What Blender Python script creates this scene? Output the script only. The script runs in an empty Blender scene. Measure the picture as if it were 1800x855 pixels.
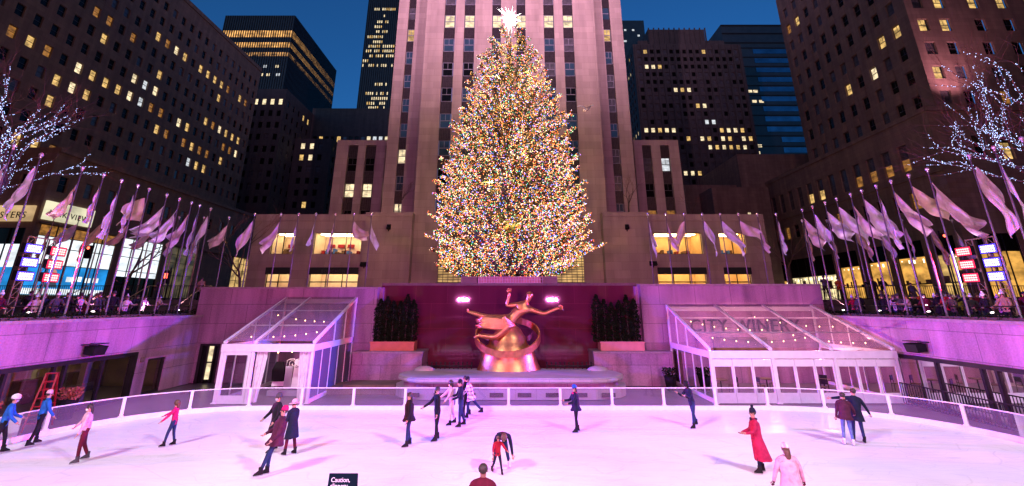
import bpy, math, random
from math import sin, cos, pi, radians, sqrt
from mathutils import Vector, Matrix

random.seed(7)
scene = bpy.context.scene
COL = scene.collection

# ------------------------------------------------------------------ camera
cam_d = bpy.data.cameras.new("camera")
cam_d.sensor_width = 36.0
cam_d.lens = 16.0
cam_d.shift_x = 0.0011
cam_d.shift_y = -0.0819
cam_d.clip_start = 0.1
cam_d.clip_end = 3000.0
cam = bpy.data.objects.new("camera", cam_d)
COL.objects.link(cam)
EYE = 4.8
PITCH = radians(17.7)
cam.location = (0, 0, EYE)
cam.rotation_euler = (pi / 2 + PITCH, 0, 0)
scene.camera = cam

# ------------------------------------------------------------------ sky
world = bpy.data.worlds.new("World")
scene.world = world
world.use_nodes = True
wn = world.node_tree
for n in list(wn.nodes):
    wn.nodes.remove(n)
w_out = wn.nodes.new("ShaderNodeOutputWorld")
w_bg = wn.nodes.new("ShaderNodeBackground")
w_sky = wn.nodes.new("ShaderNodeTexSky")
w_sky.sky_type = 'NISHITA'
w_sky.sun_disc = False
w_sky.sun_elevation = radians(6)
w_sky.sun_rotation = radians(200)
w_sky.air_density = 1.0
w_sky.dust_density = 0.3
w_sky.ozone_density = 6.5
w_bg.inputs['Strength'].default_value = 0.162
wn.links.new(w_sky.outputs[0], w_bg.inputs['Color'])
wn.links.new(w_bg.outputs[0], w_out.inputs['Surface'])

scene.view_settings.view_transform = 'Standard'
scene.view_settings.look = 'None'
scene.view_settings.exposure = 0.0
scene.view_settings.gamma = 1.0
scene.view_settings.use_curve_mapping = False
scene.render.engine = 'CYCLES'
cy = scene.cycles
cy.use_denoising = True
try:
    cy.denoiser = 'OPENIMAGEDENOISE'
    cy.denoising_input_passes = 'RGB_ALBEDO_NORMAL'
    cy.denoising_prefilter = 'ACCURATE'
except Exception:
    pass
cy.max_bounces = 6
cy.diffuse_bounces = 2
cy.glossy_bounces = 3
cy.transmission_bounces = 4
cy.transparent_max_bounces = 16
cy.sample_clamp_indirect = 2.0
cy.sample_clamp_direct = 0.0
cy.use_light_tree = True
cy.caustics_reflective = False
cy.caustics_refractive = False

# ------------------------------------------------------------------ lamps of the plaza
def aim(o, target):
    d = Vector(target) - Vector(o.location)
    o.rotation_euler = d.to_track_quat('-Z', 'Y').to_euler()

def spot(name, loc, target, power, color, angle, blend=1.0, size=0.3):
    d = bpy.data.lights.new(name, 'SPOT')
    d.energy = power
    d.color = color
    d.spot_size = radians(angle)
    d.spot_blend = blend
    d.shadow_soft_size = size
    o = bpy.data.objects.new(name, d)
    COL.objects.link(o)
    o.location = loc
    aim(o, target)
    return o

def area(name, loc, target, power, color, sx, sy, spread=180):
    d = bpy.data.lights.new(name, 'AREA')
    d.shape = 'RECTANGLE'
    d.size = sx
    d.size_y = sy
    d.energy = power
    d.color = color
    d.spread = radians(spread)
    o = bpy.data.objects.new(name, d)
    COL.objects.link(o)
    o.location = loc
    aim(o, target)
    return o

def point(name, loc, power, color, size=0.2):
    d = bpy.data.lights.new(name, 'POINT')
    d.energy = power
    d.color = color
    d.shadow_soft_size = size
    o = bpy.data.objects.new(name, d)
    COL.objects.link(o)
    o.location = loc
    return o

# the tower facade is washed pink from the low roofs either side of the viewer
TOWER_PINK = (1.0, 0.52, 0.82)
spot("tower_floodlight", (-24, -12, 27), (-3, 55, 72), 290000, TOWER_PINK, 72)
spot("tower_floodlight", (24, -12, 27), (3, 55, 72), 290000, TOWER_PINK, 72)
# rink floods, same roofs, aimed down at the ice
RINK_WHITE = (0.98, 0.84, 1.0)
for sx in (-1, 1):
    spot("rink_floodlight", (sx * 23, -9, 27), (sx * -13, 13.5, 0), 50000, RINK_WHITE, 36, 0.8, 1.1)
    spot("rink_floodlight", (sx * 22, -9, 27), (sx * 12, 14.5, 0), 25000, RINK_WHITE, 44, 0.8, 1.1)
    spot("rink_floodlight", (sx * 21, -9, 27), (0, 18, 0), 21000, RINK_WHITE, 34, 0.8, 1.1)
    spot("rink_floodlight", (sx * 25, -9, 27), (sx * 17, 13, 0), 34000, RINK_WHITE, 40, 0.9, 1.1)
# added fill lamps: weak wide wash in place of light bounced onto the facades
spot("facade_fill_light", (-24, -10, 27), (-70, 80, 36), 17000, (1.0, 0.40, 0.30), 110)
spot("facade_fill_light", (24, -10, 27), (58, 68, 36), 22000, (1.0, 0.42, 0.34), 110)
spot("facade_fill_light", (0, -12, 27), (0, 55, 14), 3500, (1.0, 0.45, 0.42), 80)

# ------------------------------------------------------------------ materials
def nt_new(name):
    m = bpy.data.materials.new(name)
    m.use_nodes = True
    nt = m.node_tree
    return m, nt, nt.nodes['Principled BSDF'], nt.nodes['Material Output']

def texco(nt, mode='Object'):
    t = nt.nodes.new('ShaderNodeTexCoord')
    return t.outputs[mode]

def mat(name, color, rough=0.6, metal=0.0, var=0.12, scale=3.0, bump=0.0, bscale=40.0, spec=0.5):
    m, nt, p, o = nt_new(name)
    co = texco(nt)
    n = nt.nodes.new('ShaderNodeTexNoise')
    n.inputs['Scale'].default_value = scale
    n.inputs['Detail'].default_value = 5
    nt.links.new(co, n.inputs['Vector'])
    r = nt.nodes.new('ShaderNodeValToRGB')
    r.color_ramp.elements[0].position = 0.3
    r.color_ramp.elements[1].position = 0.7
    r.color_ramp.elements[0].color = (*[max(0, c * (1 - var)) for c in color], 1)
    r.color_ramp.elements[1].color = (*[min(1, c * (1 + var)) for c in color], 1)
    nt.links.new(n.outputs['Fac'], r.inputs['Fac'])
    nt.links.new(r.outputs['Color'], p.inputs['Base Color'])
    p.inputs['Roughness'].default_value = rough
    p.inputs['Metallic'].default_value = metal
    p.inputs['Specular IOR Level'].default_value = spec
    if bump > 0:
        n2 = nt.nodes.new('ShaderNodeTexNoise')
        n2.inputs['Scale'].default_value = bscale
        n2.inputs['Detail'].default_value = 4
        nt.links.new(co, n2.inputs['Vector'])
        b = nt.nodes.new('ShaderNodeBump')
        b.inputs['Strength'].default_value = bump
        b.inputs['Distance'].default_value = 0.02
        nt.links.new(n2.outputs['Fac'], b.inputs['Height'])
        nt.links.new(b.outputs['Normal'], p.inputs['Normal'])
    return m

def stone(name, color, bw=1.6, bh=0.8, mortar=0.012, rough=0.75, var=0.10, stain=0.25, rough_pol=None, mcol=0.55):
    """dressed stone blocks with joints, block-to-block tone and rain streaks"""
    m, nt, p, o = nt_new(name)
    co = texco(nt)
    sep = nt.nodes.new('ShaderNodeSeparateXYZ')
    nt.links.new(co, sep.inputs[0])
    add = nt.nodes.new('ShaderNodeMath'); add.operation = 'ADD'
    nt.links.new(sep.outputs['X'], add.inputs[0]); nt.links.new(sep.outputs['Y'], add.inputs[1])
    cmb = nt.nodes.new('ShaderNodeCombineXYZ')
    nt.links.new(add.outputs[0], cmb.inputs['X']); nt.links.new(sep.outputs['Z'], cmb.inputs['Y'])
    br = nt.nodes.new('ShaderNodeTexBrick')
    br.inputs['Scale'].default_value = 1.0
    br.inputs['Brick Width'].default_value = bw
    br.inputs['Row Height'].default_value = bh
    br.inputs['Mortar Size'].default_value = mortar
    br.inputs['Mortar Smooth'].default_value = 0.3
    br.inputs['Bias'].default_value = 0.0
    br.inputs['Color1'].default_value = (*[c * (1 - var) for c in color], 1)
    br.inputs['Color2'].default_value = (*[c * (1 + var) for c in color], 1)
    br.inputs['Mortar'].default_value = (*[c * mcol for c in color], 1)
    nt.links.new(cmb.outputs[0], br.inputs['Vector'])
    # soiling
    mp = nt.nodes.new('ShaderNodeMapping')
    mp.inputs['Scale'].default_value = (0.9, 0.9, 0.10)
    nt.links.new(co, mp.inputs['Vector'])
    n = nt.nodes.new('ShaderNodeTexNoise')
    n.inputs['Scale'].default_value = 1.3; n.inputs['Detail'].default_value = 7
    nt.links.new(mp.outputs[0], n.inputs['Vector'])
    n3 = nt.nodes.new('ShaderNodeTexNoise')
    n3.inputs['Scale'].default_value = 14.0; n3.inputs['Detail'].default_value = 6
    nt.links.new(co, n3.inputs['Vector'])
    av = nt.nodes.new('ShaderNodeMath'); av.operation = 'MULTIPLY_ADD'
    nt.links.new(n3.outputs['Fac'], av.inputs[0]); av.inputs[1].default_value = 0.4
    nt.links.new(n.outputs['Fac'], av.inputs[2])
    r = nt.nodes.new('ShaderNodeMapRange')
    r.inputs['From Min'].default_value = 0.45; r.inputs['From Max'].default_value = 0.95
    r.inputs['To Min'].default_value = 1 - stain; r.inputs['To Max'].default_value = 1.0 + stain * 0.3
    nt.links.new(av.outputs[0], r.inputs['Value'])
    mx = nt.nodes.new('ShaderNodeVectorMath'); mx.operation = 'SCALE'
    nt.links.new(br.outputs['Color'], mx.inputs[0]); nt.links.new(r.outputs[0], mx.inputs['Scale'])
    nt.links.new(mx.outputs[0], p.inputs['Base Color'])
    p.inputs['Roughness'].default_value = rough
    b = nt.nodes.new('ShaderNodeBump')
    b.inputs['Strength'].default_value = 0.25; b.inputs['Distance'].default_value = 0.02
    nt.links.new(n3.outputs['Fac'], b.inputs['Height'])
    if rough > 0.4:
        nt.links.new(b.outputs['Normal'], p.inputs['Normal'])
    return m

def emit(name, color, strength, sample=False, noise=0.0, nscale=1.5, base=(0.02, 0.02, 0.02)):
    m, nt, p, o = nt_new(name)
    p.inputs['Base Color'].default_value = (*base, 1)
    p.inputs['Roughness'].default_value = 0.3
    p.inputs['Emission Color'].default_value = (*color, 1)
    p.inputs['Emission Strength'].default_value = strength
    if noise > 0:
        co = texco(nt)
        mp = nt.nodes.new('ShaderNodeMapping')
        mp.inputs['Scale'].default_value = (1.0, 1.0, 1.7)
        oi = nt.nodes.new('ShaderNodeObjectInfo'); vs = nt.nodes.new('ShaderNodeVectorMath'); vs.operation = 'ADD'
        ml = nt.nodes.new('ShaderNodeMath'); ml.operation = 'MULTIPLY'; ml.inputs[1].default_value = 71.0
        nt.links.new(oi.outputs['Random'], ml.inputs[0]); nt.links.new(co, vs.inputs[0]); nt.links.new(ml.outputs[0], vs.inputs[1])
        nt.links.new(vs.outputs[0], mp.inputs['Vector'])
        n = nt.nodes.new('ShaderNodeTexNoise')
        n.inputs['Scale'].default_value = nscale; n.inputs['Detail'].default_value = 3
        nt.links.new(mp.outputs[0], n.inputs['Vector'])
        r = nt.nodes.new('ShaderNodeMapRange')
        r.inputs['From Min'].default_value = 0.35; r.inputs['From Max'].default_value = 0.65
        r.inputs['To Min'].default_value = strength * (1 - noise); r.inputs['To Max'].default_value = strength * (1 + noise)
        nt.links.new(n.outputs['Fac'], r.inputs['Value'])
        nt.links.new(r.outputs[0], p.inputs['Emission Strength'])
    m.cycles.emission_sampling = 'AUTO' if sample else 'NONE'
    return m

def thin_glass(name, tint=(0.9, 0.9, 0.92), rough=0.02, refl=1.0, haze=0.0, hcol=(0.6, 0.6, 0.6)):
    m, nt, p, o = nt_new(name)
    nt.nodes.remove(p)
    tr = nt.nodes.new('ShaderNodeBsdfTransparent'); tr.inputs[0].default_value = (*tint, 1)
    gl = nt.nodes.new('ShaderNodeBsdfGlossy'); gl.inputs['Roughness'].default_value = rough
    fr = nt.nodes.new('ShaderNodeFresnel'); fr.inputs[0].default_value = 1.5
    mu = nt.nodes.new('ShaderNodeMath'); mu.operation = 'MULTIPLY'; mu.inputs[1].default_value = refl
    nt.links.new(fr.outputs[0], mu.inputs[0])
    mx = nt.nodes.new('ShaderNodeMixShader')
    nt.links.new(mu.outputs[0], mx.inputs[0]); nt.links.new(tr.outputs[0], mx.inputs[1]); nt.links.new(gl.outputs[0], mx.inputs[2])
    out = mx
    if haze > 0:
        df = nt.nodes.new('ShaderNodeBsdfDiffuse'); df.inputs[0].default_value = (*hcol, 1)
        mx2 = nt.nodes.new('ShaderNodeMixShader'); mx2.inputs[0].default_value = haze
        nt.links.new(mx.outputs[0], mx2.inputs[1]); nt.links.new(df.outputs[0], mx2.inputs[2])
        out = mx2
    nt.links.new(out.outputs[0], o.inputs['Surface'])
    return m

M = {}
M['limestone'] = stone('limestone', (0.41, 0.33, 0.285), 1.9, 0.95, 0.010)
M['limestone_old'] = stone('limestone_old', (0.225, 0.145, 0.10), 1.4, 0.7, 0.010, stain=0.35)
M['brownstone'] = stone('brownstone', (0.21, 0.14, 0.105), 1.2, 0.6, 0.012, stain=0.4)
M['dark_masonry'] = stone('dark_masonry', (0.070, 0.055, 0.050), 1.4, 0.7, 0.010, stain=0.35)
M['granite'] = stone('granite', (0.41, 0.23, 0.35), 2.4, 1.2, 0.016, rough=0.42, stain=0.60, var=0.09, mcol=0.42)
M['granite_dark'] = stone('granite_dark', (0.13, 0.022, 0.040), 2.2, 1.62, 0.008, rough=0.035, stain=0.22, var=0.06, mcol=1.9)
M['coping'] = mat('coping', (0.30, 0.22, 0.25), 0.5, var=0.2, scale=6)
M['spandrel'] = mat('spandrel', (0.045, 0.034, 0.036), 0.45, metal=0.4, var=0.35, scale=5)
M['dark_metal'] = mat('dark_metal', (0.022, 0.020, 0.022), 0.45, metal=0.5, var=0.3)
M['black'] = mat('black', (0.008, 0.008, 0.009), 0.7, var=0.3, spec=0.15)
M['white_frame'] = mat('white_frame', (0.78, 0.76, 0.78), 0.4, var=0.06, scale=4)
M['white_cloth'] = mat('white_cloth', (0.72, 0.70, 0.73), 0.8, var=0.12, scale=5, bump=0.3, bscale=12)
M['grey_panel'] = mat('grey_panel', (0.34, 0.34, 0.40), 0.45, var=0.12, scale=2)
M['glass_dark'] = mat('glass_dark', (0.006, 0.006, 0.006), 0.14, var=0.3, spec=0.16)
M['glass_blind'] = mat('glass_blind', (0.075, 0.070, 0.075), 0.25, var=0.35, scale=2.0, spec=0.7)
M['glass_blue'] = mat('glass_blue', (0.03, 0.06, 0.085), 0.10, var=0.3, scale=0.6, spec=0.9)
M['win_frame'] = mat('win_frame', (0.045, 0.040, 0.045), 0.5, var=0.2)
M['win_frame_pale'] = mat('win_frame_pale', (0.22, 0.22, 0.26), 0.5, var=0.2)
M['lit_warm'] = emit('lit_warm', (1.0, 0.62, 0.20), 0.72, noise=0.55, nscale=1.1)
M['lit_pale'] = emit('lit_pale', (1.0, 0.80, 0.48), 1.0, noise=0.45, nscale=1.3)
M['lit_white'] = emit('lit_white', (0.85, 0.90, 0.95), 0.75, noise=0.4, nscale=1.3)
M['lit_amber'] = emit('lit_amber', (1.0, 0.42, 0.08), 0.30, noise=0.6, nscale=1.3)
M['lit_gold'] = emit('lit_gold', (1.0, 0.62, 0.20), 0.55, noise=0.6, nscale=0.7)
M['plaza'] = stone('plaza', (0.09, 0.082, 0.082), 1.2, 1.2, 0.01, rough=0.6)
M['floor'] = stone('floor', (0.16, 0.15, 0.16), 0.9, 0.9, 0.01, rough=0.35)
M['clear_glass'] = thin_glass('clear_glass', (0.86, 0.84, 0.90), refl=1.1)
M['roof_glass'] = thin_glass('roof_glass', (0.90, 0.84, 0.90), rough=0.05, refl=0.8, haze=0.24, hcol=(0.72, 0.46, 0.60))
M['frosted'] = thin_glass('frosted', (0.40, 0.38, 0.52), rough=0.25, refl=0.8, haze=0.5, hcol=(0.20, 0.20, 0.30))
M['fence_glass'] = thin_glass('fence_glass', (0.80, 0.70, 0.84), refl=1.4, haze=0.12, hcol=(0.50, 0.30, 0.54))
M['shop_glass'] = thin_glass('shop_glass', (0.75, 0.73, 0.78), refl=2.2)

# ice: white, milky, softly reflective, cut by skate marks
def ice_mat():
    m, nt, p, o = nt_new('ice')
    co = texco(nt)
    n = nt.nodes.new('ShaderNodeTexNoise'); n.inputs['Scale'].default_value = 0.22; n.inputs['Detail'].default_value = 6
    nt.links.new(co, n.inputs['Vector'])
    w = nt.nodes.new('ShaderNodeTexNoise'); w.inputs['Scale'].default_value = 2.2; w.inputs['Detail'].default_value = 8
    mp = nt.nodes.new('ShaderNodeMapping'); mp.inputs['Scale'].default_value = (0.35, 3.2, 1); mp.inputs['Rotation'].default_value = (0, 0, 0.12)
    nt.links.new(co, mp.inputs['Vector']); nt.links.new(mp.outputs[0], w.inputs['Vector'])
    mix = nt.nodes.new('ShaderNodeMath'); mix.operation = 'MULTIPLY_ADD'; mix.inputs[1].default_value = 0.45
    nt.links.new(w.outputs['Fac'], mix.inputs[0]); nt.links.new(n.outputs['Fac'], mix.inputs[2])
    r = nt.nodes.new('ShaderNodeValToRGB')
    r.color_ramp.elements[0].position = 0.45; r.color_ramp.elements[1].position = 0.95
    r.color_ramp.elements[0].color = (0.70, 0.72, 0.80, 1); r.color_ramp.elements[1].color = (0.90, 0.90, 0.92, 1)
    nt.links.new(mix.outputs[0], r.inputs['Fac'])
    # skate cuts: thin curved scratches, several overlapping sets
    prev = r.outputs[0]
    for (sc, th, amt, rot) in ((1.1, .014, .13, .2), (2.6, .018, .09, 1.1), (.5, .008, .15, 2.2)):
        ds = nt.nodes.new('ShaderNodeTexNoise'); ds.inputs['Scale'].default_value = sc * .6
        nt.links.new(co, ds.inputs['Vector'])
        vm = nt.nodes.new('ShaderNodeVectorMath'); vm.operation = 'MULTIPLY_ADD'; vm.inputs[1].default_value = (1.6, 1.6, 0)
        nt.links.new(ds.outputs['Color'], vm.inputs[0]); nt.links.new(co, vm.inputs[2])
        m2 = nt.nodes.new('ShaderNodeMapping'); m2.inputs['Rotation'].default_value = (0, 0, rot); m2.inputs['Scale'].default_value = (.35, 1.3, 1)
        nt.links.new(vm.outputs[0], m2.inputs['Vector'])
        vo = nt.nodes.new('ShaderNodeTexVoronoi'); vo.feature = 'DISTANCE_TO_EDGE'; vo.inputs['Scale'].default_value = sc
        nt.links.new(m2.outputs[0], vo.inputs['Vector'])
        rg = nt.nodes.new('ShaderNodeMapRange'); rg.inputs['From Min'].default_value = 0; rg.inputs['From Max'].default_value = th; rg.inputs['To Min'].default_value = 1 - amt; rg.inputs['To Max'].default_value = 1
        nt.links.new(vo.outputs['Distance'], rg.inputs['Value'])
        sv = nt.nodes.new('ShaderNodeVectorMath'); sv.operation = 'SCALE'; nt.links.new(prev, sv.inputs[0]); nt.links.new(rg.outputs[0], sv.inputs['Scale'])
        prev = sv.outputs[0]
    nt.links.new(prev, p.inputs['Base Color'])
    rr = nt.nodes.new('ShaderNodeMapRange'); rr.inputs['To Min'].default_value = 0.22; rr.inputs['To Max'].default_value = 0.42
    nt.links.new(w.outputs['Fac'], rr.inputs['Value']); nt.links.new(rr.outputs[0], p.inputs['Roughness'])
    b = nt.nodes.new('ShaderNodeBump'); b.inputs['Strength'].default_value = 0.25; b.inputs['Distance'].default_value = 0.01
    nt.links.new(w.outputs['Fac'], b.inputs['Height']); nt.links.new(b.outputs['Normal'], p.inputs['Normal'])
    return m
M['ice'] = ice_mat()

# ------------------------------------------------------------------ mesh builder
class MB:
    def __init__(self):
        self.v = []; self.f = []; self.mi = []; self.sm = []
    def face(self, idx, mi=0, sm=False):
        self.f.append(idx); self.mi.append(mi); self.sm.append(sm)
    def poly(self, pts, mi=0):
        b = len(self.v); self.v += [tuple(p) for p in pts]
        self.face(list(range(b, b + len(pts))), mi)
    def box(self, x0, x1, y0, y1, z0, z1, mi=0):
        b = len(self.v)
        self.v += [(x0, y0, z0), (x1, y0, z0), (x1, y1, z0), (x0, y1, z0), (x0, y0, z1), (x1, y0, z1), (x1, y1, z1), (x0, y1, z1)]
        for q in ((3, 2, 1, 0), (4, 5, 6, 7), (0, 1, 5, 4), (1, 2, 6, 5), (2, 3, 7, 6), (3, 0, 4, 7)):
            self.face([b + i for i in q], mi)
    def beam(self, a, c, w, h, mi=0, up=(0, 0, 1)):
        """square bar from a to c"""
        a = Vector(a); c = Vector(c); d = (c - a).normalized(); u = Vector(up)
        if abs(d.dot(u)) > 0.98: u = Vector((0, 1, 0))
        s = d.cross(u).normalized(); t = s.cross(d).normalized()
        b = len(self.v)
        for p in (a, c):
            for (i, j) in ((-1, -1), (1, -1), (1, 1), (-1, 1)):
                self.v.append(tuple(p + s * (i * w / 2) + t * (j * h / 2)))
        for q in ((3, 2, 1, 0), (4, 5, 6, 7), (0, 1, 5, 4), (1, 2, 6, 5), (2, 3, 7, 6), (3, 0, 4, 7)):
            self.face([b + i for i in q], mi)
    def tube(self, pts, radii, n=6, mi=0, cap=True):
        rings = []
        P = [Vector(p) for p in pts]
        if not hasattr(radii, '__len__'): radii = [radii] * len(P)
        ref = Vector((0.13, 0.21, 0.97)).normalized()
        for i, p in enumerate(P):
            d = (P[min(i + 1, len(P) - 1)] - P[max(i - 1, 0)])
            d = d.normalized() if d.length > 1e-9 else Vector((0, 0, 1))
            r_ = ref if abs(d.dot(ref)) < 0.95 else Vector((1, 0, 0))
            s = d.cross(r_).normalized(); t = d.cross(s).normalized()
            b = len(self.v)
            for k in range(n):
                a = 2 * pi * k / n
                self.v.append(tuple(p + (s * cos(a) + t * sin(a)) * radii[i]))
            rings.append(b)
        for i in range(len(rings) - 1):
            for k in range(n):
                self.face([rings[i] + k, rings[i] + (k + 1) % n, rings[i + 1] + (k + 1) % n, rings[i + 1] + k], mi, True)
        if cap:
            self.face([rings[0] + k for k in range(n)][::-1], mi)
            self.face([rings[-1] + k for k in range(n)], mi)
    def loft(self, rings, mi=0, cap=True, sm=True):
        """rings: equal-length lists of points, closed loops"""
        n = len(rings[0]); bs = []
        for r in rings:
            bs.append(len(self.v)); self.v += [tuple(p) for p in r]
        for i in range(len(bs) - 1):
            for k in range(n):
                self.face([bs[i] + k, bs[i] + (k + 1) % n, bs[i + 1] + (k + 1) % n, bs[i + 1] + k], mi, sm)
        if cap:
            self.face([bs[0] + k for k in range(n)][::-1], mi); self.face([bs[-1] + k for k in range(n)], mi)
    def ball(self, c, r, n=8, m=5, mi=0, sq=(1, 1, 1)):
        b = len(self.v); cx, cy_, cz = c
        self.v.append((cx, cy_, cz + r * sq[2]))
        for i in range(1, m):
            t = pi * i / m
            for k in range(n):
                a = 2 * pi * k / n
                self.v.append((cx + r * sq[0] * sin(t) * cos(a), cy_ + r * sq[1] * sin(t) * sin(a), cz + r * sq[2] * cos(t)))
        self.v.append((cx, cy_, cz - r * sq[2])); e = len(self.v) - 1
        for k in range(n):
            self.face([b, b + 1 + k, b + 1 + (k + 1) % n], mi, True)
            o = b + 1 + (m - 2) * n
            self.face([e, o + (k + 1) % n, o + k], mi, True)
        for i in range(m - 2):
            for k in range(n):
                p = b + 1 + i * n
                self.face([p + k, p + n + k, p + n + (k + 1) % n, p + (k + 1) % n], mi, True)
    def octa(self, c, r, mi=0):
        b = len(self.v); x, y, z = c
        self.v += [(x + r, y, z), (x - r, y, z), (x, y + r, z), (x, y - r, z), (x, y, z + r), (x, y, z - r)]
        for q in ((0, 2, 4), (2, 1, 4), (1, 3, 4), (3, 0, 4), (2, 0, 5), (1, 2, 5), (3, 1, 5), (0, 3, 5)):
            self.face([b + i for i in q], mi)
    def mesh(self, name, mats):
        me = bpy.data.meshes.new(name)
        me.from_pydata(self.v, [], self.f)
        for m in mats: me.materials.append(m)
        me.polygons.foreach_set('material_index', self.mi)
        me.polygons.foreach_set('use_smooth', self.sm)
        me.update()
        return me
    def build(self, name, mats, parent=None, world=True):
        if not isinstance(mats, (list, tuple)): mats = [mats]
        o = bpy.data.objects.new(name, self.mesh(name, mats))
        COL.objects.link(o)
        if parent is not None:
            o.parent = parent
            if world: o.location = -gloc(parent)
        return o

def gloc(o):
    l = Vector(o.location)
    while o.parent is not None:
        o = o.parent; l += Vector(o.location)
    return l

def tag(o, label=None, cat=None, group=None, kind=None):
    if label: o['label'] = label
    if cat: o['category'] = cat
    if group: o['group'] = group
    if kind: o['kind'] = kind
    return o

def root(name, loc, label, cat, group=None, rz=0):
    o = bpy.data.objects.new(name, None)
    o.empty_display_size = 0.2
    COL.objects.link(o)
    o.location = loc; o.rotation_euler = (0, 0, rz)
    return tag(o, label, cat, group)

def children(o): return [c for c in bpy.data.objects if c.parent == o]

def copy_tree(o, kids=None):
    c = o.copy(); COL.objects.link(c)
    for ch, gk in (kids if kids is not None else tree_of(o)):
        d = ch.copy(); COL.objects.link(d); d.parent = c
        for g in gk:
            e = g.copy(); COL.objects.link(e); e.parent = d
    return c
def tree_of(o):
    return [(ch, list(ch.children)) for ch in o.children]

def text_mesh(name, txt, size, material, parent, loc, rot, depth=0.02, align='CENTER', spacing=1.0):
    cu = bpy.data.curves.new(name, 'FONT'); cu.body = txt; cu.size = size; cu.extrude = depth
    cu.align_x = align; cu.space_character = spacing; cu.resolution_u = 3
    t = bpy.data.objects.new(name + '_tmp', cu); COL.objects.link(t)
    bpy.context.view_layer.update()
    me = bpy.data.meshes.new_from_object(t.evaluated_get(bpy.context.evaluated_depsgraph_get()))
    bpy.data.objects.remove(t); bpy.data.curves.remove(cu)
    me.materials.clear(); me.materials.append(material)
    o = bpy.data.objects.new(name, me); COL.objects.link(o)
    o.rotation_euler = rot
    if parent is not None:
        o.parent = parent; o.location = Vector(loc) - gloc(parent)
    else: o.location = loc
    return o

CP, SP = cos(PITCH), sin(PITCH)
def seen_size(p, s):
    """apparent size of a thing of size s at p, 0 when outside the view"""
    x, y, z = p; z -= EYE
    w = y * CP + z * SP
    if w < 1: return 0
    u = 800 * x / w; v = 280 - 800 * (z * CP - y * SP) / w
    if abs(u) > 905 or v < -8 or v > 860: return 0
    return s / w

# ------------------------------------------------------------------ facades
def wall_with_holes(mb, O, U, V, W, H, holes, depth, mi=0):
    """holes = [(u0,u1,v0,v1)]; real openings with reveals going in along -N"""
    O = Vector(O); U = Vector(U); V = Vector(V); N = U.cross(V)
    us = sorted({0.0, W} | {round(h[0], 4) for h in holes} | {round(h[1], 4) for h in holes})
    vs = sorted({0.0, H} | {round(h[2], 4) for h in holes} | {round(h[3], 4) for h in holes})
    hs = [tuple(round(x, 4) for x in h) for h in holes]
    ui = {u: i for i, u in enumerate(us)}; vi = {v: i for i, v in enumerate(vs)}
    open_ = set()
    for h in hs:
        for i in range(ui[h[0]], ui[h[1]]):
            for j in range(vi[h[2]], vi[h[3]]): open_.add((i, j))
    P = lambda u, v, d=0: tuple(O + U * u + V * v - N * d)
    for j in range(len(vs) - 1):
        i = 0
        while i < len(us) - 1:
            if (i, j) in open_: i += 1; continue
            k = i
            while k < len(us) - 1 and (k, j) not in open_: k += 1
            mb.poly([P(us[i], vs[j]), P(us[k], vs[j]), P(us[k], vs[j + 1]), P(us[i], vs[j + 1])], mi)
            i = k
    for (a, b, c, d) in hs:
        mb.poly([P(a, c), P(a, c, depth), P(b, c, depth), P(b, c)][::-1], mi)
        mb.poly([P(a, d), P(b, d), P(b, d, depth), P(a, d, depth)][::-1], mi)
        mb.poly([P(a, c), P(a, d), P(a, d, depth), P(a, c, depth)][::-1], mi)
        mb.poly([P(b, c), P(b, c, depth), P(b, d, depth), P(b, d)][::-1], mi)

_proto = {}
def win_proto(w, h, frame, style):
    k = (round(w, 2), round(h, 2), frame, style)
    if k in _proto: return _proto[k]
    f = MB(); t = min(0.07, w * 0.07)
    f.box(0, w, -0.06, 0.0, 0, t); f.box(0, w, -0.06, 0.0, h - t, h)
    f.box(0, t, -0.058, -0.002, t, h - t); f.box(w - t, w, -0.058, -0.002, t, h - t)
    if style in ('sash', 'sash2'):
        f.box(t, w - t, -0.08, -0.01, h * 0.5 - t * 0.6, h * 0.5 + t * 0.6)
        if style == 'sash2': f.box(w / 2 - t * 0.35, w / 2 + t * 0.35, -0.05, -0.012, h * 0.5 + t * 0.6, h - t)
    me = f.mesh('window', [M[frame]])
    p = MB(); p.poly([(t * .5, -0.03, t * .5), (w - t * .5, -0.03, t * .5), (w - t * .5, -0.03, h - t * .5), (t * .5, -0.03, h - t * .5)][::1])
    pm = p.mesh('pane', [M['glass_dark']])
    _proto[k] = (me, pm); return _proto[k]

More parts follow.
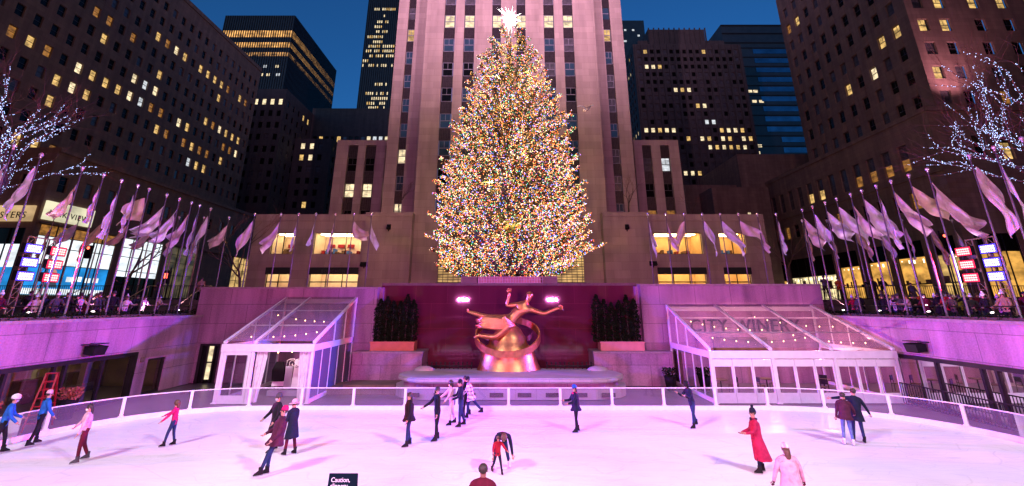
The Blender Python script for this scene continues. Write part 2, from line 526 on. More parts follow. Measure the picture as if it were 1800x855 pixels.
def add_windows(rt, wins, w, h, frame='win_frame', style='sash', panes=True, limit=100):
    """wins = [(lower-left corner on the pane plane, U, N, material key)]"""
    V = Vector((0, 0, 1))
    wins = sorted(wins, key=lambda q: -seen_size(Vector(q[0]) + Vector(q[1]) * w / 2 + V * h / 2, 1.0))
    me, pm = win_proto(w, h, frame, style)
    base = gloc(rt)
    for (c, U, N, mk) in wins[:limit]:
        U = Vector(U); N = Vector(N)
        o = bpy.data.objects.new('window', me); COL.objects.link(o)
        o.parent = rt
        R = Matrix((U, -N, V)).transposed().to_4x4()
        o.matrix_local = Matrix.Translation(Vector(c) - base) @ R
        if panes:
            p = bpy.data.objects.new('pane', pm); COL.objects.link(p); p.parent = o
            p.material_slots[0].link = 'OBJECT'; p.material_slots[0].material = M[mk]
    rest = wins[limit:]
    if rest or not panes:
        mb = MB(); keys = ['win_frame', 'glass_dark', 'glass_blind', 'lit_warm', 'lit_pale', 'lit_white', 'lit_amber', 'glass_blue', 'lit_gold', 'win_frame_pale']
        for q, (c, U, N, mk) in enumerate(rest):
            c = Vector(c); U = Vector(U); N = Vector(N)
            P = lambda u, v, d: tuple(c + U * u + V * v + N * d)
            mb.poly([P(0, 0, .02), P(w, 0, .02), P(w, h, .02), P(0, h, .02)], keys.index(mk))
            if style in ('sash', 'sash2'):
                mb.poly([P(0, h * .48, .05), P(w, h * .48, .05), P(w, h * .53, .05), P(0, h * .53, .05)], keys.index(frame))
        if rest:
            s = mb.build('windows', [M[k] for k in keys], rt); s['kind'] = 'stuff'

def grid_facade(mb, wins, O, U, W, H, cols, rows, w, h, depth, pick, mi=0):
    """cols: lower-left u of each window, rows: lower v; returns nothing, extends wins"""
    O = Vector(O); U = Vector(U); V = Vector((0, 0, 1)); N = U.cross(V)
    holes = []
    for i, u in enumerate(cols):
        for j, v in enumerate(rows):
            holes.append((u, u + w, v, v + h))
            wins.append((tuple(O + U * u + V * v - N * depth), tuple(U), tuple(N), pick(i, j)))
    wall_with_holes(mb, O, U, V, W, H, holes, depth, mi)
# ================================================================== GROUND
Z_SIDE, Z_BACK = 3.7, 5.1
def rink_path(r_off=0.0, n=14):
    """closed rounded rectangle, counter-clockwise from the near left"""
    cx, hw, y0, y1, R = 0.25, 18.35, 5.0, 24.2, 6.2
    hw += r_off; y0 -= r_off; y1 += r_off; R += r_off
    pts = []
    for (ax, ay, a0) in ((cx + hw - R, y0 + R, -90), (cx + hw - R, y1 - R, 0), (cx - hw + R, y1 - R, 90), (cx - hw + R, y0 + R, 180)):
        for i in range(n + 1):
            a = radians(a0 + 90 * i / n)
            pts.append((ax + R * cos(a), ay + R * sin(a)))
    return pts

mb = MB(); rp = rink_path()
mb.poly([(x, y, 0.0) for x, y in rp]); mb.poly([(x, y, -0.05) for x, y in rp][::-1])
tag(mb.build('ice', M['ice']), 'white lit ice of the sunken rink with faint skate marks', 'ice rink', kind='structure')

mb = MB(); mb.box(-26, 26, 3.6, 34.5, -0.4, -0.03)
tag(mb.build('lower_plaza_floor', M['floor']), 'paved floor of the sunken plaza round the rink', 'floor', kind='structure')

mb = MB(); X = 21.0
S = 900
mb.poly([(-S, -S, 3.2), (S, -S, 3.2), (S, 3.6, 3.2), (-S, 3.6, 3.2)])
mb.poly([(-S, 3.6, 3.2), (S, 3.6, 3.2), (S, 3.6, -0.4), (-S, 3.6, -0.4)])
for s in (-1, 1):
    a, b = sorted((s * X, s * S))
    mb.poly([(a, 3.6, Z_SIDE), (b, 3.6, Z_SIDE), (b, 34.6, Z_SIDE), (a, 34.6, Z_SIDE)])
    mb.poly([(a, 3.6, 3.2), (b, 3.6, 3.2), (b, 3.6, Z_SIDE), (a, 3.6, Z_SIDE)])
    mb.poly([(a, 34.6, Z_SIDE), (b, 34.6, Z_SIDE), (b, 34.6, Z_BACK), (a, 34.6, Z_BACK)])
mb.poly([(-S, 34.6, Z_BACK), (S, 34.6, Z_BACK), (S, S, Z_BACK), (-S, S, Z_BACK)])
mb.poly([(-X, 34.6, -0.4), (X, 34.6, -0.4), (X, 34.6, Z_BACK), (-X, 34.6, Z_BACK)])
tag(mb.build('plaza_ground', M['plaza']), 'dark paving of the upper plaza and streets', 'ground', kind='structure')

# ================================================================== RINK FENCE
def fence():
    rt = root('rink_fence', (0.25, 14.6, 0), 'curved glass fence with white posts and kickboard round the ice', 'fence')
    pts = rink_path(0.06, 10)
    L = [0]
    for i in range(len(pts)):
        a = Vector(pts[i]); b = Vector(pts[(i + 1) % len(pts)]); L.append(L[-1] + (b - a).length)
    tot = L[-1]
    def at(s):
        s %= tot
        for i in range(len(pts)):
            if L[i + 1] >= s:
                a = Vector(pts[i]); b = Vector(pts[(i + 1) % len(pts)]); t = (s - L[i]) / max(1e-6, L[i + 1] - L[i])
                return a.lerp(b, t), (b - a).normalized()
    kick = MB(); rail = MB()
    n = len(pts)
    for i in range(n):
        a = pts[i]; b = pts[(i + 1) % n]
        d = Vector((b[0] - a[0], b[1] - a[1], 0))
        if d.length < 1e-4: continue
        d.normalize(); e = d * 0.02
        kick.beam((a[0] - e.x, a[1] - e.y, 0.10), (b[0] + e.x, b[1] + e.y, 0.10), 0.10, 0.20)
        rail.beam((a[0] - e.x, a[1] - e.y, 0.965), (b[0] + e.x, b[1] + e.y, 0.965), 0.06, 0.036)
    kick.build('kickboard', M['white_frame'], rt); rail.build('top_rail', M['white_frame'], rt)
    m = int(round(tot / 2.48)); step = tot / m
    # a post sits at x = -7.52 on the far side
    s0 = None
    for k in range(4000):
        p, d = at(tot * k / 4000)
        if p.y > 24 and abs(p.x - (-7.55)) < 0.03: s0 = tot * k / 4000; break
    pm = MB(); pm.box(-0.058, 0.058, -0.05, 0.05, 0.2, 0.945); pm.box(-0.1, 0.1, -0.07, 0.07, 0.2, 0.24)
    pm.box(-0.045, 0.045, -0.062, -0.05, 0.25, 0.94)
    pme = pm.mesh('post', [M['white_frame']])
    base = gloc(rt)
    for i in range(m):
        p, d = at(s0 + i * step)
        o = bpy.data.objects.new('post', pme); COL.objects.link(o); o.parent = rt
        o.location = Vector((p.x, p.y, 0)) - base; o.rotation_euler = (0, 0, math.atan2(d.y, d.x))
        g = MB(); prev = None
        for k in range(7):
            q, _ = at(s0 + i * step + 0.08 + (step - 0.16) * k / 6)
            if prev is not None: g.poly([(prev.x, prev.y, 0.2), (q.x, q.y, 0.2), (q.x, q.y, 0.945), (prev.x, prev.y, 0.945)])
            prev = q
        g.build('glass_panel', M['fence_glass'], rt)
fence()

# ================================================================== SUNKEN PLAZA WALLS
def side_wall(s, label):
    """retaining wall with a dark framed shop front under it; s=-1 left, 1 right"""
    rt = root('retaining_wall', (s * 20.7, 18, 0), label, 'wall')
    mb = MB()
    x0, x1 = sorted((s * 20.5, s * 20.95))
    mb.box(x0, x1, 3.62, 27.1, 2.32, 4.0)
    if s < 0:
        mb.box(x0, x1, 27.1, 27.95, 0, 4.0); mb.box(x0, x1, 27.95, 29.35, 1.85, 4.0); mb.box(x0, x1, 29.35, 31.98, 0, 4.0)
    else:
        mb.box(x0, x1, 27.1, 31.98, 0, 4.0)
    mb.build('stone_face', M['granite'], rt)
    c = MB(); a, b = sorted((s * 20.40, s * 21.02)); c.box(a, b, 3.62, 31.96, 4.003, 4.14); c.build('coping', M['coping'], rt)
    # shop front
    f = MB(); fx = s * 20.62
    a, b = sorted((s * 20.44, s * 20.72))
    f.box(a, b, 3.7, 27.06, 2.13, 2.31)
    f.box(a, b, 26.85, 27.06, 0, 2.13)
    f.box(*sorted((s * 20.5, s * 20.7)), 3.7, 26.85, 0.0, 0.12)
    ys = [3.75, 6.8, 9.9, 13.0, 15.2, 17.3, 18.05, 20.3, 22.4, 22.95, 25.0] if s < 0 else [3.75, 7.0, 10, 13, 15.2, 17.0, 19.3, 21.1, 21.75, 24.0]
    for y in ys: f.box(*sorted((s * 20.52, s * 20.68)), y - 0.06, y + 0.06, 0.12, 2.13)
    f.build('shop_frame', M['dark_metal'], rt)
    yy = sorted(ys + [26.85])
    for i in range(len(yy) - 1):
        g = MB(); g.poly([(fx, yy[i] + .06, .12), (fx, yy[i + 1] - .06, .12), (fx, yy[i + 1] - .06, 2.13), (fx, yy[i] + .06, 2.13)])
        g.build('shop_pane', M['shop_glass'], rt)
    # the dim room behind the glass
    r = MB(); xi, xo = s * 20.96, s * 25.2
    r.poly([(xo, 3.7, 0), (xo, 31, 0), (xo, 31, 2.9), (xo, 3.7, 2.9)], 0)
    r.poly([(xi, 3.7, 2.9), (xo, 3.7, 2.9), (xo, 31, 2.9), (xi, 31, 2.9)], 0)
    r.poly([(xi, 31, 0), (xo, 31, 0), (xo, 31, 2.9), (xi, 31, 2.9)], 0)
    for k in range(9): r.box(*sorted((xo - s * .05, xo - s * .5)), 5 + k * 2.9, 6.9 + k * 2.9, 0.0, 1.1 + .5 * (k % 3 == 0), 1)
    for k in range(5): r.box(*sorted((s * 22.2, s * 22.5)), 6 + k * 5, 6.3 + k * 5, 0, 2.9, 0)
    r.build('shop_interior', [M['room'], M['shelf']], rt)
    l = MB()
    for k in range(6): l.box(*sorted((s * 22.9, s * 23.2)), 6.5 + k * 4, 7.7 + k * 4, 2.80, 2.86)
    l.build('ceiling_lamp', M['shop_lamp'], rt)
    return rt
M['room'] = mat('room', (0.34, 0.25, 0.12), 0.8, var=0.3, scale=1)
M['shelf'] = mat('shelf', (0.12, 0.07, 0.04), 0.5, var=0.4, scale=2)
M['shop_lamp'] = emit('shop_lamp', (1.0, 0.68, 0.30), 16.0, sample=True)
lw = side_wall(-1, 'granite wall along the side of the rink above dim gold shop windows, lit violet')
rw = side_wall(1, 'granite wall beside the long glass pavilion, dotted with small light reflections')
# door in the left wall
mb = MB()
mb.box(-20.72, -20.56, 27.95, 28.05, 0, 1.85); mb.box(-20.72, -20.56, 29.25, 29.35, 0, 1.85); mb.box(-20.72, -20.56, 28.05, 29.25, 1.75, 1.85)
mb.box(-20.70, -20.58, 28.05, 29.25, 0, .12)
fr = mb.build('door_frame', M['dark_metal'], lw)
g = MB(); g.poly([(-20.66, 28.05, .12), (-20.66, 29.25, .12), (-20.66, 29.25, 1.75), (-20.66, 28.05, 1.75)]); g.build('pane', M['shop_glass'], fr)
mb = MB(); mb.box(-20.49, -20.44, 27.35, 27.6, 1.75, 2.0); mb.build('wall_plate', M['brownstone'], lw)

def back_wall(x0, x1, top, label, door=None):
    rt = root('retaining_wall', ((x0 + x1) / 2, 32.3, 0), label, 'wall')
    mb = MB()
    if door:
        a, b, h = door
        mb.box(x0, a, 32, 32.6, 0, top); mb.box(b, x1, 32, 32.6, 0, top); mb.box(a, b, 32, 32.6, h, top)
    else: mb.box(x0, x1, 32, 32.6, 0, top)
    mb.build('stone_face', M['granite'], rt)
    c = MB(); c.box(x0 - .03, x1 + .03, 31.95, 32.66, top + .003, top + .12); c.build('coping', M['coping'], rt)
    return rt
bl = back_wall(-20.95, -9.0, 5.80, 'tall granite wall behind the small glass tent, with a narrow lit doorway', (-20.3, -18.95, 2.35))
mb = MB()
mb.box(-20.3, -20.12, 32.05, 32.3, 0, 2.35); mb.box(-19.13, -18.95, 32.05, 32.3, 0, 2.35); mb.box(-20.12, -19.13, 32.05, 32.3, 2.2, 2.35)
mb.box(-19.85, -19.75, 32.1, 32.25, 0, 2.2); mb.box(-19.4, -19.3, 32.1, 32.25, 0, 2.2); mb.box(-19.75, -19.4, 32.1, 32.25, 1.18, 1.26)
d = mb.build('door', M['dark_metal'], bl)
g = MB(); g.poly([(-19.75, 32.2, 0.2), (-19.4, 32.2, 0.2), (-19.4, 32.2, 2.2), (-19.75, 32.2, 2.2)]); g.build('door_glass', M['lit_pale'], d)
g = MB(); g.poly([(-20.12, 32.22, 0), (-19.13, 32.22, 0), (-19.13, 32.22, 2.2), (-20.12, 32.22, 2.2)]); g.build('door_back', M['black'], d)
brr = back_wall(8.75, 20.95, 6.0, 'tall granite wall behind the long glass pavilion, carrying its lettering')
M['dull_letter'] = mat('dull_letter', (0.045, 0.025, 0.035), 0.6)
text_mesh('wall_lettering', 'CITY WINERY', 1.08, M['dull_letter'], brr, (15.45, 31.93, 3.1), (pi / 2, 0, 0), 0.03, spacing=1.10)
mb = MB(); mb.box(13.2, 16.7, 31.80, 31.97, 1.55, 2.75); mb.build('menu_board', M['shelf'], brr)

# polished wall behind the gilded figure
rt = root('granite_wall', (0, 33.2, 0), 'polished dark plum granite wall behind the gilded sculpture', 'wall')
mb = MB(); mb.box(-9.0, 8.75, 33.0, 33.5, 0, 6.05); mb.build('stone_face', M['granite_dark'], rt)
mb = MB(); mb.box(-9.0, 8.75, 32.93, 33.55, 6.053, 6.22); mb.build('coping', M['brownstone'], rt)
mb = MB(); mb.box(-9.0, -8.8, 32.6, 32.995, 2.05, 5.92); mb.box(8.55, 8.75, 32.6, 32.995, 2.05, 6.0); mb.build('side_return', M['granite'], rt)

def terrace(x0, x1, px0, px1, hx0, hx1, label_t, label_h, label_p, pot):
    rt = root('planting_terrace', ((x0 + x1) / 2, 31.9, 0), label_t, 'terrace')
    mb = MB(); mb.box(x0, x1, 30.9, 32.98, 0, 1.86); mb.build('stone_block', M['granite'], rt)
    mb = MB(); mb.box(x0 - .04, x1 + .04, 30.84, 32.97, 1.863, 1.98); mb.build('ledge', M['coping'], rt)
    p = MB(); p.box(px0, px1, 31.35, 32.4, 1.98, 2.52); p.box(px0 - .04, px1 + .04, 31.31, 31.35, 2.44, 2.52)
    tag(p.build('planter_box', pot), label_p, 'planter')
    # a clipped evergreen screen: upright shrubs side by side
    rr = random.Random(int(x0 * 10))
    h = MB()
    n = 6; top = 5.25
    for k in range(n):
        cx = hx0 + (k + .5) * (hx1 - hx0) / n; tp = top + rr.uniform(-.35, .2) - (0.15 if k == n - 1 else 0)
        h.tube([(cx, 31.9, 2.45), (cx, 31.9, tp - .5)], [0.05, 0.02], 5, 1)
        for q in range(820):
            z = rr.uniform(2.5, tp); R = 0.34 * min(1, (tp - z) * 1.3 + .12)
            a = rr.uniform(0, 2 * pi); r_ = R * sqrt(rr.uniform(.3, 1)) * rr.uniform(.8, 1.2)
            c = Vector((cx + r_ * cos(a), 31.9 + r_ * sin(a), z)); s = rr.uniform(.05, .11)
            u = Vector((rr.uniform(-1, 1), rr.uniform(-1, 1), rr.uniform(-.2, 1))).normalized(); w = u.cross(Vector((rr.uniform(-1, 1), rr.uniform(-1, 1), 0.1))).normalized()
            h.poly([c + u * s, c + w * s * .5, c - u * s, c - w * s * .5], 0)
    tag(h.build('hedge', [M['evergreen'], M['bark']]), label_h, 'hedge')
M['evergreen'] = mat('evergreen', (0.012, 0.020, 0.008), 0.95, var=0.5, scale=3, spec=0.05)
M['bark'] = mat('bark', (0.09, 0.065, 0.05), 0.85, var=0.3, scale=8, bump=0.4)
M['orange_pot'] = mat('orange_pot', (0.62, 0.17, 0.09), 0.5, var=0.08)
M['pink_pot'] = mat('pink_pot', (0.66, 0.26, 0.24), 0.5, var=0.08)
terrace(-9.9, -5.55, -9.0, -6.2, -8.9, -6.25, 'stepped granite ledge on the tent side of the sculpture',
        'ragged dark evergreen screen in the orange planter', 'orange planter box under the ragged evergreen screen', M['orange_pot'])
terrace(5.2, 10.1, 5.75, 8.55, 5.45, 8.45, 'stepped granite ledge on the pavilion side of the sculpture',
        'square-topped dark evergreen screen in the pink planter', 'pink planter box under the square-topped evergreen screen', M['pink_pot'])

# ================================================================== FOUNTAIN
rt = root('fountain_basin', (0, 28, 0), 'long pale stone fountain basin with rounded ends below the gilded figure', 'fountain')
M['basin_stone'] = stone('basin_stone', (0.46, 0.40, 0.44), 1.1, 0.5, 0.008, rough=0.4, stain=0.2)
def stadium(hw, y0, y1, z, n=8):
    out = []; r = (y1 - y0) / 2; cyy = (y0 + y1) / 2
    for i in range(n + 1):
        a = -pi / 2 + pi * i / n; out.append((hw - r + r * cos(a), cyy + r * sin(a), z))
    for i in range(n + 1):
        a = pi / 2 + pi * i / n; out.append((-hw + r + r * cos(a), cyy + r * sin(a), z))
    return out
mb = MB(); mb.loft([stadium(6.55, 26.7, 30.8, 0), stadium(6.55, 26.7, 30.8, .52)], sm=False); mb.build('lower_step', M['basin_stone'], rt)
mb = MB(); mb.loft([stadium(6.15, 26.95, 30.6, .52), stadium(6.15, 26.95, 30.6, .80)], sm=False); mb.build('basin_side', M['granite'], rt)
mb = MB(); mb.loft([stadium(6.35, 26.6, 30.7, .803), stadium(6.42, 26.55, 30.75, .88), stadium(6.42, 26.55, 30.75, 1.0), stadium(6.3, 26.65, 30.65, 1.05)], sm=False)
mb.build('rim', M['basin_stone'], rt)
for i in range(8):
    mb = MB(); x = -5.2 + i * 1.48; mb.box(x - .36, x + .36, 26.66, 26.698, .14, .34); mb.build('vent', M['dark_metal'], rt)
# spray pipe with small nozzles behind the rim
for s in (-1, 1):
    mb = MB(); a, b = (-5.1, -2.4) if s < 0 else (2.2, 5.1)
    mb.tube([(a, 30.3, 1.22), (b, 30.3, 1.22)], .035, 6)
    k = a
    while k <= b + .01:
        mb.tube([(k, 30.3, 1.02), (k, 30.3, 1.36)], .03, 5); mb.ball((k, 30.3, 1.40), .055, 6, 4); k += .27
    mb.build('spray_pipe', M['dark_metal'], rt)
# rounded stone shoulders at each end
for s in (-1, 1):
    mb = MB(); mb.ball((s * 5.2, 29.9, .98), .55, 14, 8, sq=(1.2, .8, .55)); mb.build('shoulder', M['basin_stone'], rt)
mb = MB(); mb.box(-11.9, -6.4, 28.2, 30.6, -.03, .30); mb.box(-9.6, -6.6, 28.7, 30.4, .30, .42)
tag(mb.build('stone_plinth', M['brownstone']), 'low brown stone plinth between the small tent and the fountain', 'plinth')

# ================================================================== GILDED SCULPTURE (a plain generic reclining figure)
M['gilt'] = mat('gilt', (0.72, 0.32, 0.12), 0.32, metal=0.9, var=0.18, scale=4, bump=0.25, bscale=9)
def skinned(name, verts, edges, radii, mats, sub=2, rootv=0):
    me = bpy.data.meshes.new(name); me.from_pydata([tuple(v) for v in verts], edges, [])
    o = bpy.data.objects.new(name, me); COL.objects.link(o)
    s = o.modifiers.new('skin', 'SKIN'); s.use_smooth_shade = True
    sv = me.skin_vertices[0].data
    for i, r in enumerate(radii):
        sv[i].radius = (r, r) if not hasattr(r, '__len__') else r
        sv[i].use_root = (i == rootv)
    if sub: ss = o.modifiers.new('sub', 'SUBSURF'); ss.levels = sub; ss.render_levels = sub
    return o
def bake(objs):
    bpy.context.view_layer.update()
    dg = bpy.context.evaluated_depsgraph_get()
    for o in objs:
        me = bpy.data.meshes.new_from_object(o.evaluated_get(dg))
        old = o.data; o.modifiers.clear(); o.data = me; me.name = o.name
        bpy.data.meshes.remove(old)
    return objs
def sculpture():
    rt = root('gilded_sculpture', (-0.15, 30.2, .9), 'gilded reclining figure with outstretched arm on a tapering golden mount', 'statue')
    Y = 30.2
    V_ = [(-.15, Y - .3, 3.75), (.15, Y - .35, 4.05), (.55, Y - .4, 4.45), (.80, Y - .4, 4.72), (.98, Y - .42, 4.93), (1.16, Y - .45, 5.22), (1.16, Y - .45, 5.42),
          (.35, Y - .4, 4.78), (-.28, Y - .4, 4.72), (-.12, Y - .45, 5.30), (-.10, Y - .45, 5.52),
          (1.20, Y - .4, 4.50), (2.05, Y - .5, 4.24), (2.75, Y - .55, 4.52), (2.98, Y - .55, 4.60),
          (-.35, Y - .35, 3.95), (-1.25, Y - .5, 4.00), (-2.35, Y - .4, 4.28), (-2.68, Y - .35, 4.38), (-2.72, Y - .42, 4.55),
          (-.25, Y - .55, 3.45), (-.95, Y - .8, 2.90), (-2.0, Y - .7, 3.02), (-2.25, Y - .7, 2.86)]
    E_ = [(0, 1), (1, 2), (2, 3), (3, 4), (4, 5), (5, 6), (3, 7), (7, 8), (8, 9), (9, 10), (3, 11), (11, 12), (12, 13), (13, 14),
          (0, 15), (15, 16), (16, 17), (17, 18), (18, 19), (0, 20), (20, 21), (21, 22), (22, 23)]
    R_ = [.33, .30, .39, .32, .14, .19, .20, .17, .13, .10, .10, .18, .13, .10, .10, .28, .20, .12, .09, .08, .28, .20, .12, .08]
    b = skinned('figure', V_, E_, R_, [M['gilt']], 2)
    bake([b]); b.data.materials.clear(); b.data.materials.append(M['gilt'])
    b.parent = rt; b.location = -gloc(rt)
    f = MB()
    f.tube([(1.13, Y - .62, 5.24), (1.12, Y - .72, 5.18), (1.12, Y - .63, 5.14)], [.02, .04, .03], 6)
    for s in (-1, 1): f.ball((1.13 + s * .07, Y - .63, 5.29), .025, 6, 4)
    f.tube([(1.06, Y - .63, 5.07), (1.20, Y - .63, 5.07)], .018, 5)
    f.build('face', M['gilt'], rt)
    h = MB(); h.ball((1.18, Y - .40, 5.36), .235, 12, 8, sq=(1, 1, .85)); h.build('hair', M['gilt'], rt)
    for (cx_, cz_, dx, dz) in ((-.10, 5.52, -.2, 1), (2.98, 4.60, 1, .25), ):
        fg = MB()
        for k in range(5):
            t = (k - 2) * .07; px_, pz_ = -dz, dx
            ln = (.30, .34, .36, .33, .22)[k] * .7
            a = Vector((cx_ + px_ * t * .6, Y - .45, cz_ + pz_ * t * .6)); d = Vector((dx + px_ * t * 2.2, -.1, dz + pz_ * t * 2.2)).normalized()
            fg.tube([a, a + d * ln * .5, a + d * ln * .85 + Vector((0, -.05, 0)), a + d * ln + Vector((0, -.1, 0))], [.045, .04, .035, .02], 6)
        fg.build('fingers', M['gilt'], rt)
    # cloth over the hips, plain folds
    d = MB()
    for k in range(7):
        z = 3.40 + k * .085; o_ = .12 * sin(k * 1.7)
        pts = [(.25 - .1 * k, Y - .62 - .03 * k, z + .22), (-.5, Y - .70, z), (-1.1, Y - .66, z + .04), (-1.7 - o_ * .5, Y - .58, z + .09), (-2.05 - o_, Y - .5, z + .06)]
        d.tube(pts, [.12, .14, .13, .12, .09], 8)
    d.build('drape', M['gilt'], rt)
    # tapering mount and shallow bowl-like band, both plain
    m = MB(); prof = [(2.02, .86), (1.98, .98), (1.80, 1.35), (1.66, 1.8), (1.60, 2.15), (1.2, 2.5), (1.05, 2.9), (.72, 3.35), (.30, 3.7)]
    rr = random.Random(3); n = 22
    m.loft([[(-.15 + r * cos(2 * pi * k / n) * (1 + .03 * sin(5 * 2 * pi * k / n + z * 2)), Y + .62 * r * sin(2 * pi * k / n) * (1 + .03 * sin(3 * 2 * pi * k / n)), z) for k in range(n)] for r, z in prof])
    m.build('mount', M['gilt'], rt)
    c = MB(); n = 36; rings = []
    for k in range(n):
        a = 2 * pi * k / n; R = 1.95
        cx_, cz_ = -.2 + R * cos(a), 2.98 + .82 * R * sin(a) * (.62 if sin(a) < 0 else .55)
        p = Vector((cx_, Y + .05 + 1.35 * sin(a), cz_))
        out = Vector((cos(a), .45 * sin(a), 0)).normalized(); up = Vector((0, -.25, 1)).normalized()
        rings.append([p + out * .06 + up * .20, p - out * .03 + up * .20, p - out * .06 - up * .20, p + out * .10 - up * .20])
    bs = []
    for r_ in rings: bs.append(len(c.v)); c.v += [tuple(q) for q in r_]
    for i in range(n):
        j = (i + 1) % n
        for k in range(4): c.face([bs[i] + k, bs[i] + (k + 1) % 4, bs[j] + (k + 1) % 4, bs[j] + k], 0, False)
    c.build('band', M['gilt'], rt)
    return rt
sculpture()

# ================================================================== GLASS TENTS
def string_bulbs(rt, lines, sag=.25):
    """festoon lights: cable plus one small bulb each"""
    bm_ = MB(); bm_.ball((0, 0, 0), .035, 6, 4, sq=(1, 1, 1.3)); bme = bm_.mesh('bulb', [M['festoon']])
    cb = MB(); base = gloc(rt)
    for (a, b, n) in lines:
        a = Vector(a); b = Vector(b); pts = []
        for k in range(13):
            t = k / 12; p = a.lerp(b, t); p.z -= sag * 4 * t * (1 - t); pts.append(p)
        cb.tube(pts, .008, 4)
        for k in range(n):
            t = (k + .5) / n; p = a.lerp(b, t); p.z -= sag * 4 * t * (1 - t) + .07
            o = bpy.data.objects.new('bulb', bme); COL.objects.link(o); o.parent = rt; o.location = p - base
    cb.build('cable', M['black'], rt)
M['festoon'] = emit('festoon', (1.0, 0.60, 0.24), 10.0, sample=False)

def tent(x0, x1, rafters, y0, y1, ze, zt, label, left):
    rt = root('glass_tent', ((x0 + x1) / 2, (y0 + y1) / 2, 0), label, 'tent')
    F = MB(); b = .15
    for x in rafters:
        F.beam((x, y0, ze - .06), (x, y1, zt - .06), b, .12)
    F.build('roof_beam', M['white_frame'], rt)
    F = MB(); F.box(x0 - .08, x1 + .08, y0 - .09, y0 + .06, ze - .50, ze - .13); F.build('eaves_beam', M['white_frame'], rt)
    F = MB(); F.box(x0 - .08, x1 + .08, y1 - .1, y1 - .02, zt - .42, zt - .14); F.build('ridge_beam', M['white_frame'], rt)
    F = MB()
    for k in (1, 2):
        t = k / 3; yy = y0 + (y1 - y0) * t; zz = ze + (zt - ze) * t
        F.box(x0 + .08, x1 - .08, yy - .03, yy + .03, zz - .10, zz - .04)
    F.build('purlin', M['white_frame'], rt)
    for i in range(len(rafters) - 1):
        g = MB(); a, c = rafters[i] + .07, rafters[i + 1] - .07
        g.poly([(a, y0 + .05, ze + .01), (c, y0 + .05, ze + .01), (c, y1 - .1, zt + .0), (a, y1 - .1, zt + .0)])
        g.build('roof_panel', M['roof_glass'], rt)
    for x in rafters:
        p = MB(); p.box(x - .07, x + .07, y0 - .06, y0 + .06, 0, ze - .50); p.box(x - .13, x + .13, y0 - .12, y0 + .12, 0, .05)
        p.build('post', M['white_frame'], rt)
    # end walls: horizontal rail, mullions, panes
    for (x, sd) in ((x0, 'a'), (x1, 'b')):
        F = MB(); F.box(x - .06, x + .06, y0 + .08, y1 - .05, ze - .48, ze - .16)
        F.box(x - .05, x + .05, y0 + .08, y1 - .05, 0, .2)
        F.box(x - .06, x + .06, y1 - .16, y1 - .04, .2, zt - .2)
        nn = 5
        for k in range(1, nn):
            yy = y0 + (y1 - y0) * k / nn
            F.box(x - .03, x + .03, yy - .03, yy + .03, .2, ze - .48)
        for t in ((.45, .72) if left else (.5, .75)):
            yy = y0 + (y1 - y0) * t; F.box(x - .03, x + .03, yy - .04, yy + .04, ze - .16, ze + (zt - ze) * t - .1)
        F.build('end_frame', M['white_frame'], rt)
        for k in range(nn):
            ya = y0 + (y1 - y0) * k / nn + .03; yb = y0 + (y1 - y0) * (k + 1) / nn - .03
            g = MB(); g.poly([(x, ya, .2), (x, yb, .2), (x, yb, ze - .48), (x, ya, ze - .48)])
            g.build('end_panel', M['frosted'] if (left and sd == 'b') else M['clear_glass'], rt)
        g = MB(); g.poly([(x, y0 + .1, ze - .16), (x, y1 - .16, ze - .16), (x, y1 - .16, zt - .25), (x, y0 + .1, ze - .12)])
        g.build('gable_pane', M['roof_glass'], rt)
    return rt

# small tent, left of the sculpture
ta = tent(-15.05, -10.35, [-15.05, -13.45, -10.35], 25.75, 31.95, 2.95, 5.28, 'small clear-roofed tent sheltering the ice resurfacer behind white curtains', True)
F = MB()
for x in (-14.9, -13.62): F.box(x - .07, x + .07, 25.70, 25.80, .0, 2.45)
F.box(-14.83, -13.69, 25.70, 25.80, 2.28, 2.45); F.box(-14.83, -13.69, 25.70, 25.80, .0, .38)
F.build('side_door_frame', M['white_frame'], ta)
g = MB(); g.poly([(-14.83, 25.75, .38), (-13.69, 25.75, .38), (-13.69, 25.75, 2.28), (-14.83, 25.75, 2.28)]); g.build('side_door_pane', M['clear_glass'], ta)
def curtain(x0, x1, xt, z1, y, parent):
    """cloth gathered: hangs from x0..x1 at z1, narrows towards xt at the bottom"""
    rings = []; n = 16
    for j in range(7):
        t = j / 6; z = z1 * (1 - t) + .03; row = []
        for k in range(n + 1):
            u = k / n; xa = x0 + (x1 - x0) * u; xb = xt[0] + (xt[1] - xt[0]) * u
            x = xa + (xb - xa) * t ** 1.3
            row.append((x, y + .06 * sin(u * 5 * pi) * (.6 + .6 * t), z))
        rings.append(row)
    c = MB(); b0 = len(c.v)
    for r_ in rings: c.v += r_
    w = n + 1
    for j in range(6):
        for k in range(n): c.face([b0 + j * w + k, b0 + (j + 1) * w + k, b0 + (j + 1) * w + k + 1, b0 + j * w + k + 1], 0, True)
    c.build('curtain', M['white_cloth'], parent)
curtain(-13.35, -12.75, (-13.35, -13.0), 2.44, 25.9, ta)
curtain(-11.1, -10.45, (-10.95, -10.45), 2.44, 25.9, ta)
point('tent_lamp', (-12.6, 27.2, 2.3), 60, (1.0, .60, .50), .03)
string_bulbs(ta, [((-14.9, 27.4, 3.15), (-10.5, 28.6, 3.5), 8), ((-14.9, 30.2, 4.3), (-10.5, 29.4, 3.9), 7), ((-14.9, 26.1, 2.62), (-10.5, 26.1, 2.62), 6)], .18)

